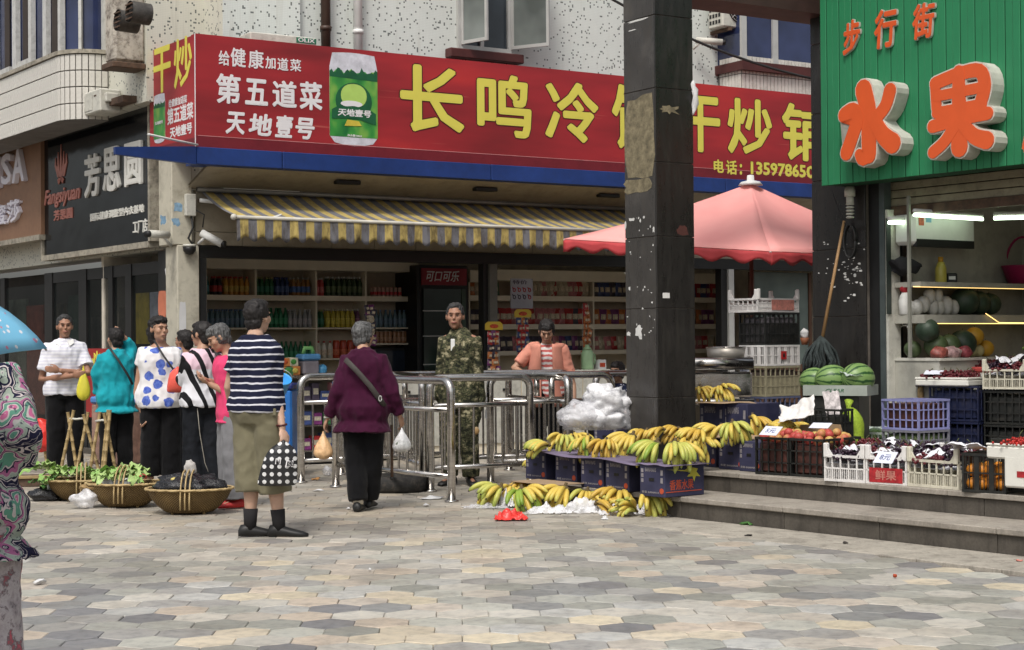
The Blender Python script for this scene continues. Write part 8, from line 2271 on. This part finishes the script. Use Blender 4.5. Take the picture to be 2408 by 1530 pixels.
  for n, sd in (('L', -1), ('R', 1)):
   S, El, W = s.J['_s' + n], s.J['el' + n], s.J['wr' + n]; sc_ = sleeve
   pts = [S + Vector((-sd * .05 * k, 0, -.01)), S, S.lerp(El, .5)]; rs = [.050 * k + sg * .5, .050 * k + sg * .7, .046 * k + sg]
   if sc_ > .5 and sc_ <= 1: pts.append(S.lerp(El, sc_)); rs.append(.046 * k + sg * 1.15)
   elif sc_ > 1: pts += [El, El.lerp(W, min(1, (sc_ - 1)) * .5), El.lerp(W, min(1, sc_ - 1))]; rs += [.043 * k + sg, .038 * k + sg, (cuff or .03 * k + sg)]
   else: pts[2] = S.lerp(El, sc_)
   mb.tube(pts, rs, 14)
  if collar:
   nb = s.bend((0, -.015 * k, 1.405 * k)) + Vector((0, 0, s.dz)); mb.tube([nb, nb + Vector((0, .0, collar))], [.078 * k, .066 * k], 16)
  obj(name, remesh(mb, .011, m_, 2, fold * 1.45, 9, s.P.x * 3, .6), s.o); return s
 def trousers(s, m_, to=1.0, g=.016, wide=0.0, name='trousers', fold=.005):
  k = s.k; mb = MB(); mb.loft([[p + Vector((0, 0, 0)) for p in r] for r in s.rings([t for t in s.TOR if t[0] < .99], g)])
  for n, sd in (('L', -1), ('R', 1)):
   hp, kn, an = s.J['hip' + n], s.J['kn' + n], s.J['an' + n]
   pts = [hp + Vector((0, 0, .03)), hp.lerp(kn, .5)]; rs = [.092 * k + g, .078 * k + g + wide * .5]
   if to <= 1.0: pts += [kn.lerp(an, max(0, (to - .5) * 2))]; rs += [.064 * k + g + wide]
   if to > .99: pts = pts[:2] + [kn, kn.lerp(an, .5), an]; rs = rs[:2] + [.060 * k + g + wide * .8, .055 * k + g + wide * .9, .045 * k + g + wide]
   mb.tube(pts, rs, 16)
  obj(name, remesh(mb, .011, m_, 2, fold * 1.6, 8, s.P.x * 5, .8), s.o); return s
 def shoes(s, m_=None, L_=.27, sock=None, sm=None):
  k = s.k
  for n in 'LR':
   an = s.J['an' + n]; f = s.J['toe' + n]; x = Vector((f.y, -f.x, 0)); b_ = Vector((an.x, an.y, max(0.0, an.z - .088 * k)))
   M = Matrix(((x.x, f.x, 0, b_.x), (x.y, f.y, 0, b_.y), (0, 0, 1, b_.z), (0, 0, 0, 1)))
   mb = MB(); prof = [(-.075, .026, .05), (-.06, .038, .085), (-.02, .042, .095), (.04, .042, .075), (.10, .047, .055), (.15, .042, .042), (.185, .022, .026)]
   R_ = []
   for y, w_, h_ in prof: R_.append([(w_ * k * math.cos(a) , y * k * L_ / .27, max(.006, h_ * k * (.5 + .5 * math.sin(a)))) for a in [2 * PI * i / 14 for i in range(14)]])
   mb.loft(R_, M=M); mb.build('shoe', m_ or m_shoe, s.o)
   if sock:
    mb = MB(); mb.tube([an - Vector((0, 0, .03)), an.lerp(s.J['kn' + n], sock)], [.042 * k, .052 * k], 14); mb.build('sock', sm or m_sock, s.o)
  return s
 def strap(s, pts, m_=None, w_=.014, name='strap'):
  mb = MB(); mb.tube(pts, w_, 8, flat=.35, up=(0, 1, 0)); mb.build(name, m_ or m_cable, s.o); return s
def V(*a): return Vector(a)

# 1 man in striped t-shirt
f = Fig('man in navy striped t-shirt and khaki shorts standing with his back turned, bag in hand', 606, 1262, head=32, H=1.67, skin=SK_L)
f.J['anL'] = f.L(588, 1236, -.02); f.J['anR'] = f.L(657, 1238, -.05); f.J['knL'] = f.L(592, 1120, 0); f.J['knR'] = f.L(645, 1122, -.03)
f.J['toeL'] = f.dirl(1, .18); f.J['toeR'] = f.dirl(1, -.06)
f.J['elR'] = f.L(650, 925, -.02); f.J['wrR'] = f.L(664, 1010, -.14); f.J['elL'] = f.L(538, 912, .1); f.J['wrL'] = f.L(556, 985, .28)
f.hyaw = -6; f.hoff = V(-.02, .02, 0); f.fat = 1.08
f.body(curlR=.95, palmR=V(-1, .3, 0)).hair('short').top(MC['navy_stripe'], .88, .034, .62, neck=1.43, sg=.022).trousers(MC['khaki'], .66, .022, .028, 'shorts').shoes(sock=.34, L_=.30)
mb = MB(); a_ = f.J['wrR'].lerp(f.J['elR'], .12); mb.tube([a_ + Vector((.033 * math.cos(t), .033 * math.sin(t), .004 * math.sin(t))) for t in [2 * PI * i / 14 for i in range(15)]], .007, 6); mb.build('bracelet', mat('bead_dark_red', (.06, .01, .012), .3), f.o)
mb = MB(); q = f.L(632, 968, -.145); mb.bbox(-.055, .055, -.006, .006, -.03, .02, .004, M=Matrix.Translation(q) @ RZ(.25)); mb.build('pocket_flap', MC['khaki'], f.o)
# polka dot bag
def carrier(lab, P, w_, h_, d_, m_, rot=0, name='carrier_bag', seed=0, neck=.22, puff=1.0, swing=0.0):
 o = thing(name, lab, 'bag', P, rot); N = 26; R_ = []
 prof = [(0, .02, .3), (-.04, .10, .5), (-.14, .5, .75), (-.28, .78, .95), (-.5, .9, 1.1), (-.75, .97, 1.05), (-.93, 1.0, .8), (-1.0, .94, .35)] if puff == 1 else [(0, .06, .1), (-.08, .10, .12), (-.2, .25, .28), (-.4, .62, .64), (-.62, .92, .92), (-.8, 1.0, 1.0), (-.93, .75, .75), (-1.0, .25, .25)]
 for z, a, b_ in prof:
  R_.append([(w_ / 2 * a * math.cos(2 * PI * i / N) * (1 + .05 * mnoise.noise(Vector((i * .7, z * 5, seed)))) + swing * z, d_ / 2 * b_ * math.sin(2 * PI * i / N) * (1 + .25 * mnoise.noise(Vector((i * .6, z * 6, seed + 3)))), z * h_) for i in range(N)])
 mb = MB(); mb.loft(R_); b = mb.build('bag', m_, o); md = b.modifiers.new('s', 'SUBSURF'); md.levels = 1; md.render_levels = 2
 return o
m_dot, n_ = newmat('black_dotted_plastic', .25, 0, .6); v_ = n_.coord(); s_ = n_.sep(v_)
def dots(n, sx, sz, p, r):
 a = n.math('SUBTRACT', n.math('FRACT', n.math('DIVIDE', sx, p)), .5); b_ = n.math('SUBTRACT', n.math('FRACT', n.math('DIVIDE', sz, p)), .5)
 return n.math('LESS_THAN', n.math('ADD', n.math('MULTIPLY', a, a), n.math('MULTIPLY', b_, b_)), r)
n_.color(n_.mix(dots(n_, s_[0], s_[2], .052, .075), (.014, .014, .016), (.66, .66, .66))); n_.bump(n_.noise(v_, 9, 4), .6, .03)
hp = D(667, 1034, f.P.y - .24)
cb = carrier('black plastic bag with white polka dots and letters held by the striped shirt man', hp, .27, .32, .09, m_dot, .05, swing=.05)
for t_, x0, x1, z0, z1 in (('N', -.055, -.012, -.165, -.125), ('BL', .015, .085, -.185, -.14)): letter(t_, x0, x1, z0, z1, -.050, .03, .006, .15).build('lettering', m_wlet, cb)
for t_, x0, x1, z0, z1 in (('N', -.048, -.02, -.158, -.132), ('BL', .024, .078, -.178, -.147)): letter(t_, x0, x1, z0, z1, -.0565, .0, .002, .15).build('letter_inside', m_shoe, cb)
# 2 woman in purple
f = Fig('old woman in a purple jacket walking away with a small plastic bag in each hand', 856, 1202, head=12, H=1.53, skin=SK_M, hair=HG)
f.J['anL'] = f.L(842, 1180, -.08); f.J['anR'] = f.L(868, 1172, .12); f.J['knL'] = f.L(838, 1095, 0); f.J['knR'] = f.L(875, 1090, .05)
f.J['toeL'] = f.dirl(.15, 1); f.J['toeR'] = f.dirl(.2, 1)
f.J['elL'] = f.L(794, 925, -.05); f.J['wrL'] = f.L(770, 985, .02); f.J['elR'] = f.L(922, 925, -.05); f.J['wrR'] = f.L(940, 980, .03); f.hyaw = 18; f.fat = 1.12
f.hoff = V(-.02, .03, 0); f.lean = .06
f.body(curlL=.9, curlR=.95, palmL=V(.9, .3, 0), palmR=V(-.9, .3, 0)).hair('bob').trousers(MC['black'], 1.0, .02, .018).top(MC['purple'], .70, .03, 1.88, .025, 1.43, .022, 'jacket', .010, collar=.04).shoes(L_=.25)
for n in 'LR': mb = MB(); an = f.J['an' + n]; mb.tube([an - V(0, 0, .02), an + V(0, 0, .05)], .043, 12); mb.build('sock', mat('pale_sock', (.5, .46, .40), .9), f.o)
f.strap([f.L(812, 846, -.14), f.L(838, 872, -.185), f.L(870, 908, -.18), f.L(897, 945, -.165), f.L(904, 955, -.12)], mat('strap_brown', (.05, .045, .04), .7), .022, 'bag_strap')
mb = MB(); q = f.L(894, 938, -.2); mb.tube([q + V(.012 * math.cos(t), 0, .022 * math.sin(t)) for t in [2 * PI * i / 10 for i in range(11)]], .004, 5); mb.build('buckle', m_alu, f.o)
f.strap([f.J['wrL'] + V(.03 * math.cos(t), .03 * math.sin(t), .01) for t in [2 * PI * i / 12 for i in range(13)]], m_ivory, .006, 'bracelet')
carrier('thin plastic bag of orange fruit in the left hand of the woman in purple', D(760, 1014, f.P.y), .165, .23, .15, mat('bag_orange_fill', (.66, .42, .22), .4, var=.25, sc=30, bump=.6, bsc=50), puff=2, seed=2)
o = carrier('white plastic bag of dark leaves in the right hand of the woman in purple', D(945, 1006, f.P.y), .16, .20, .13, m_film, puff=2, seed=5)
mb = MB(); mb.ell((0, 0, -.145), (.066, .055, .05), nu=18, nv=12); mb.jit(.012, 20); mb.build('leaves_inside', mat('dark_leaves', (.06, .09, .05), .7, var=.5, sc=40), o)
o = thing('walking_stick', 'dark stick hanging down beside the right leg of the woman in purple', 'stick', D(921, 1000, f.P.y + .1)); mb = MB(); mb.tube([(0, 0, 0), (0, 0, -.42)], .012, 8); mb.build('shaft', m_rust, o); mb = MB(); mb.tube([(0, 0, -.421), (0, 0, -.44)], .015, 8); mb.build('tip', m_black, o)
# 3 man in camouflage
f = Fig('man in camouflage jacket and trousers standing behind the railing, looking at the camera', 1082, 1142, head=196, H=1.73, skin=SK_D, hair=HGG)
f.J['elR'] = f.L(1038, 930, .15); f.J['wrR'] = f.L(1062, 1000, .22); f.J['elL'] = f.L(1128, 935, .0); f.J['wrL'] = f.L(1116, 1000, -.05); f.hyaw = -12
f.fat = .93; f.J['toeL'] = f.dirl(.2, -1); f.J['toeR'] = f.dirl(-.6, -1); f.hoff = V(.03, .0, 0)
f.body(curlL=.8).hair('receding').trousers(MC['camo'], 1.0, .018, .015).top(MC['camo'], .70, .022, 1.9, .008, 1.43, .016, 'jacket', .009, collar=.05).shoes()
mb = MB(); q = f.L(1062, 850, -.13); mb.bbox(-.02, .02, -.006, .0, -.09, .02, .004, M=Matrix.Translation(f.bend((.02, .125, 1.33 * f.k))) @ RZ(PI)); mb.build('undershirt', m_white, f.o)
o = thing('bread_roll', 'tan roll held in the left hand of the camouflage man', 'food', D(1120, 1014, f.P.y - .1)); mb = MB(); mb.ell((0, 0, 0), (.03, .025, .035)); mb.build('crust', mat('roll_tan', (.45, .28, .12), .7), o); mb = MB(); mb.ell((0, 0, .02), (.022, .02, .02)); mb.build('top', mat('roll_pale', (.5, .36, .2), .7), o)
# 4 woman in pink cardigan
f = Fig('woman in salmon cardigan over red striped top looking down, one hand on the railing', 1286, Y=16.95, head=182, H=1.60, skin=SK_M)
f.J['elR'] = f.L(1208, 868, -.08); f.J['wrR'] = f.L(1226, 874, -.28); f.J['elL'] = f.L(1347, 905, 0); f.J['wrL'] = f.L(1350, 965, -.1); f.hpit = 26; f.hoff = V(0, .04, -.02); f.lean = .10
f.body(curlR=.5, palmR=V(0, 0, -1), hdR=f.L(1236, 874, -.5) - f.L(1224, 874, -.28)).hair('fringe').trousers(MC['black'], 1.0, .016, .01).top(MC['pink_stripe'], .78, .018, .3, .01, 1.40, .004)
def cardi(f, m_):
 for sd in (-1, 1):
  mb = MB()
  mb.grid(lambda a, b_, sd=sd: f.bend(((.060 + .145 * math.sin(a * PI * .5)) * sd * f.k, (.155 * math.cos(a * PI * .62) + .02 * math.sin(b_ * 9 + a * 5)) * f.k, (.72 + .68 * b_) * f.k)), 12, 16); o = mb.build('cardigan_front', m_, f.o); md = o.modifiers.new('s', 'SOLIDIFY'); md.thickness = .012
cardi(f, MC['salmon'])
mb = MB()
for n, sd in (('L', -1), ('R', 1)): S, E_ = f.J['_s' + n], f.J['el' + n]; mb.tube([S + V(-sd * .06, 0, 0), S, S.lerp(E_, .75)], [.075, .078, .066], 14)
mb.loft(f.rings([(1.25, .17, .10, -.035), (1.34, .175, .10, -.03), (1.39, .13, .07, -.03)], .026)); obj('cardigan_sleeve', remesh(mb, .011, MC['salmon'], 3, .008, 10, 2), f.o)
f.shoes()
# 5 man in white polo
f = Fig('man in white polo shirt with folded arms behind the bamboo poles at the left', 152, Y=17.2, head=163, H=1.68, skin=SK_D, hair=HGG)
f.J['elR'] = f.L(97, 893, -.05); f.J['wrR'] = f.L(172, 884, -.27); f.J['elL'] = f.L(208, 880, -.05); f.J['wrL'] = f.L(140, 872, -.24); f.hyaw = -4; f.fat = 1.02
f.body(curlL=.35, curlR=.6, palmL=V(0, -1, 0), palmR=V(0, -1, .2)).hair('receding').trousers(MC['black'], 1.0, .02, .02).top(MC['polo'], .84, .032, .72, .02, 1.42, .03, 'polo_shirt', .010, collar=.03).shoes()
for sd in (-1, 1): mb = MB(); mb.add([f.bend(V(sd * .02, .085, 1.40) * f.k), f.bend(V(sd * .085, .06, 1.415) * f.k), f.bend(V(sd * .09, .10, 1.375) * f.k), f.bend(V(sd * .045, .135, 1.345) * f.k)], [(0, 1, 2, 3)]); o = mb.build('collar', m_white, f.o); md = o.modifiers.new('s', 'SOLIDIFY'); md.thickness = .01
carrier('yellow plastic bag hanging on the forearm of the man in the white polo', D(196, 860, f.P.y - .30), .15, .36, .08, mat('yellow_plastic_bag', (.62, .55, .05), .4, var=.12, bump=.3), puff=2, seed=7, rot=.1)
# 6 woman in teal
f = Fig('woman in teal jacket facing the shops with one hand raised to her head', 272, Y=16.7, head=-28, H=1.53, skin=SK_M)
f.J['elR'] = f.L(308, 822, .12); f.J['wrR'] = f.L(292, 792, .05); f.J['elL'] = f.L(230, 880, -.06); f.J['wrL'] = f.L(230, 940, .05); f.hyaw = -10; f.fat = 1.08
f.body(palmR=V(-1, .0, 0), curlR=.3, hdR=V(-.5, .1, .8)).hair('short').trousers(MC['black'], 1.0, .018, .015).top(MC['teal'], .74, .03, 1.75, .02, 1.44, .024, 'jacket', .011, collar=.04).shoes()
f.strap([f.L(257, 818, -.16), f.L(280, 850, -.185), f.L(302, 885, -.16), f.L(312, 905, -.1)], None, .012, 'bag_strap')
# 7 woman in flowered blouse
f = Fig('woman in white blouse with blue flowers talking, dark hair tied back, black cropped trousers', 376, Y=15.3, head=166, H=1.62, skin=SK_M)
f.J['elR'] = f.L(322, 925, .02); f.J['wrR'] = f.L(337, 975, -.06); f.J['elL'] = f.L(436, 915, .0); f.J['wrL'] = f.L(428, 890, -.22); f.hyaw = -30; f.fat = 1.14; f.hoff = V(.01, .02, 0)
f.body(curlR=.9, curlL=.7, palmR=V(.9, .4, 0)).hair('curly').trousers(MC['black'], .93, .018, .01).top(MC['flower'], .80, .026, .34, .028, 1.385, .022, 'blouse', .008).shoes()
f.strap([f.L(362, 800, -.14), f.L(385, 838, -.19), f.L(408, 870, -.2), f.L(425, 900, -.16)], None, .009, 'bag_strap')
carrier('red plastic bag held up by the woman in the flowered blouse', D(418, 862, f.P.y - .30), .20, .24, .12, mat('red_orange_bag', (.72, .11, .08), .3, var=.12, bump=.4), puff=1, seed=9)
# 9 dark haired head behind
f = Fig('short dark haired person in navy flowered top standing behind the two women', 436, Y=16.4, head=-60, H=1.50, skin=SK_D)
f.body().hair('short').trousers(MC['black'], 1.0).top(MC['dotted'], .80, .02, 1.5, .02).shoes()
# 8 woman in striped top
f = Fig('woman with ponytail in pink and black striped top and dark jeans seen from behind', 476, Y=14.7, head=-38, H=1.56, skin=SK_M)
f.J['elL'] = f.L(436, 900, .05); f.J['wrL'] = f.L(424, 878, .25); f.J['elR'] = f.L(505, 905, -.02); f.J['wrR'] = f.L(490, 960, .12); f.hyaw = -22; f.fat = 1.08
f.J['anR'] = f.L(512, 1150, -.05); f.J['knR'] = f.L(492, 1060, -.02)
f.body().hair('pony').trousers(MC['black_denim'], 1.0, .02, .03, 'jeans').top(MC['diagonal'], .86, .034, 1.55, .02, 1.42, .034, 'striped_top', .009).shoes(mat('white_shoe', (.6, .6, .62), .5))
f.strap([f.L(500, 810, .0), f.L(514, 840, -.12), f.L(516, 880, -.14), f.L(512, 930, -.10)], None, .022, 'bag_strap')
m_seam = mat('seam_thread', (.30, .28, .24), .8); f.strap([f.L(464, 960, -.16), f.L(470, 1020, -.14), f.L(482, 1090, -.13), f.L(502, 1140, -.12)], m_seam, .004, 'seam')
# 10 woman in hot pink
f = Fig('grey haired woman in a hot pink top bent over her phone', 545, Y=13.6, head=-112, H=1.52, skin=SK_M, hair=HG)
f.J['elL'] = f.L(536, 925, -.10); f.J['wrL'] = f.L(492, 903, -.12); f.J['elR'] = f.L(528, 912, .12); f.J['wrR'] = f.L(490, 895, .03); f.hpit = 26; f.lean = .10; f.hoff = V(0, .03, 0)
f.body(curlL=.5, curlR=.5, palmL=V(.2, .3, 1), palmR=V(-.2, .3, 1)).hair('bob').trousers(MC['grey'], 1.0, .02, .03).top(MC['hotpink'], .78, .022, .2, .015, 1.40, .01, 'vest').shoes(mat('red_shoe', (.5, .03, .03), .5))
o = thing('phone', 'slim phone held by the woman in the hot pink top', 'phone', D(471, 893, f.P.y - .05), (.5)); mb = MB(); mb.bbox(-.035, .035, -.07, .07, 0, .009, .003, M=RX(.5)); mb.build('case', m_alu, o); mb = MB(); mb.box(-.031, .031, -.066, .066, .0095, .0105, M=RX(.5)); mb.build('screen', m_glassd, o)
# red bag on a bamboo stake
p_ = G(108, 1108); o = thing('red_bag_on_stake', 'red plastic bag tied over a short bamboo stake beside the paisley woman', 'bag', (p_.x, p_.y, 0))
mb = MB(); pole(mb, (.02, 0, 0), (-.03, 0, .36), .016); mb.build('stake', m_bamp, o)
mb = MB(); mb.ell((-.03, 0, .36), (.12, .09, .17), nu=22, nv=16); mb.jit(.05, 9, 4); mb.build('bag', mat('red_plastic_bag', (.72, .05, .04), .3, var=.1, bump=.4), o)
# 12 seated person behind the pillar
f = Fig('dark haired seated person in navy dotted top behind the white plastic bundle', 1452, Y=17.7, head=-150, H=1.5, skin=SK_M, dz=-.36)
for n, sd in (('L', -1), ('R', 1)):
 f.J['hip' + n].z = .46; f.J['kn' + n] = V(sd * .1, .38, .44); f.J['an' + n] = V(sd * .1, .36, .08); f.J['el' + n].z -= .30; f.J['wr' + n] = V(sd * .12, .28, .50)
f.body().hair('fringe').trousers(MC['black'], 1.0).top(MC['dotted'], .80, .02, 1.3, .02).shoes()
o = thing('stool', 'plastic stool under the seated person', 'stool', f.P, 0); mb = MB(); mb.lathe([(.16, .30), (.165, .33), (.0, .34)], 16); mb.build('seat', m_rust, o)
for t in range(4): mb = MB(); mb.tube([(.13 * math.cos(t * PI / 2), .13 * math.sin(t * PI / 2), 0), (.11 * math.cos(t * PI / 2), .11 * math.sin(t * PI / 2), .30)], .015, 6); mb.build('leg', m_rust, o)
# 11 paisley woman in the foreground
f = Fig('woman in a loose multicoloured paisley shirt at the left edge, nearest to the camera', -112, Y=5.25, head=-22, H=1.56, skin=SK_M, hair=HG)
f.J['elR'] = f.L(40, 1030, -.02); f.J['wrR'] = f.L(20, 1105, .16); f.J['elL'] = V(-.22, .05, 1.05); f.J['wrL'] = V(-.16, .26, 1.2); f.fat = 1.16; f.hoff = V(-.02, .04, -.02)
f.body(curlL=.9).hair('bob').trousers(MC['floral_trouser'], 1.0, .03, .05).top(MC['paisley'], .73, .035, 1.6, .03, 1.42, .04, 'shirt', .016, cuff=.07).shoes()
# blue umbrella on her shoulder
uc = D(-300, 803, 4.6)
o = thing('blue_umbrella', 'light blue umbrella with small white and pink specks at the left edge', 'umbrella', uc, (math.radians(6), math.radians(3), math.radians(10)))
m_umb, n_ = newmat('umbrella_blue', .45, 0, .3); v_ = n_.coord(); w_ = n_.new('TexVoronoi'); w_.inputs['Scale'].default_value = 36; n_.link(v_, w_.inputs['Vector'])
k_ = n_.math('MULTIPLY', n_.math('LESS_THAN', w_.outputs['Distance'], .22), n_.math('GREATER_THAN', n_.noise(v_, 7, 2), .5))
n_.color(n_.mix(k_, (.20, .52, .74), n_.mix(n_.math('GREATER_THAN', n_.sep(w_.outputs['Color'])[0], .6), (.75, .75, .8), (.6, .22, .34))))
R0 = .47; NP = 8; pan = []
for p_i in range(NP):
 a0, a1 = 2 * PI * p_i / NP, 2 * PI * (p_i + 1) / NP
 def fu(s, t, a0=a0, a1=a1):
  a = a0 + (a1 - a0) * s; e = t * 1.05; dip = 1 - .07 * math.sin(PI * s) * t
  chord = math.cos((a1 - a0) / 2) / math.cos((s - .5) * (a1 - a0)); kk = 1 + (chord - 1) * .8
  return (R0 * math.sin(e) / math.sin(1.05) * math.cos(a) * kk * dip, R0 * math.sin(e) / math.sin(1.05) * math.sin(a) * kk * dip, .20 * (math.cos(e) - math.cos(1.05)) / (1 - math.cos(1.05)))
 mb = MB(); mb.grid(fu, 8, 10); q = mb.build('canopy_panel', m_umb, o); md = q.modifiers.new('s', 'SOLIDIFY'); md.thickness = .0015
 mb = MB(); mb.tube([(lambda P: (P[0] * 1.0, P[1] * 1.0, P[2] - .006))(fu(0, t / 8)) for t in range(9)], .003, 5); mb.build('rib', m_alu, o)
mb = MB(); mb.tube([(0, 0, .22), (0, 0, -.50)], .006, 8); mb.build('shaft', m_alu, o)


finish()
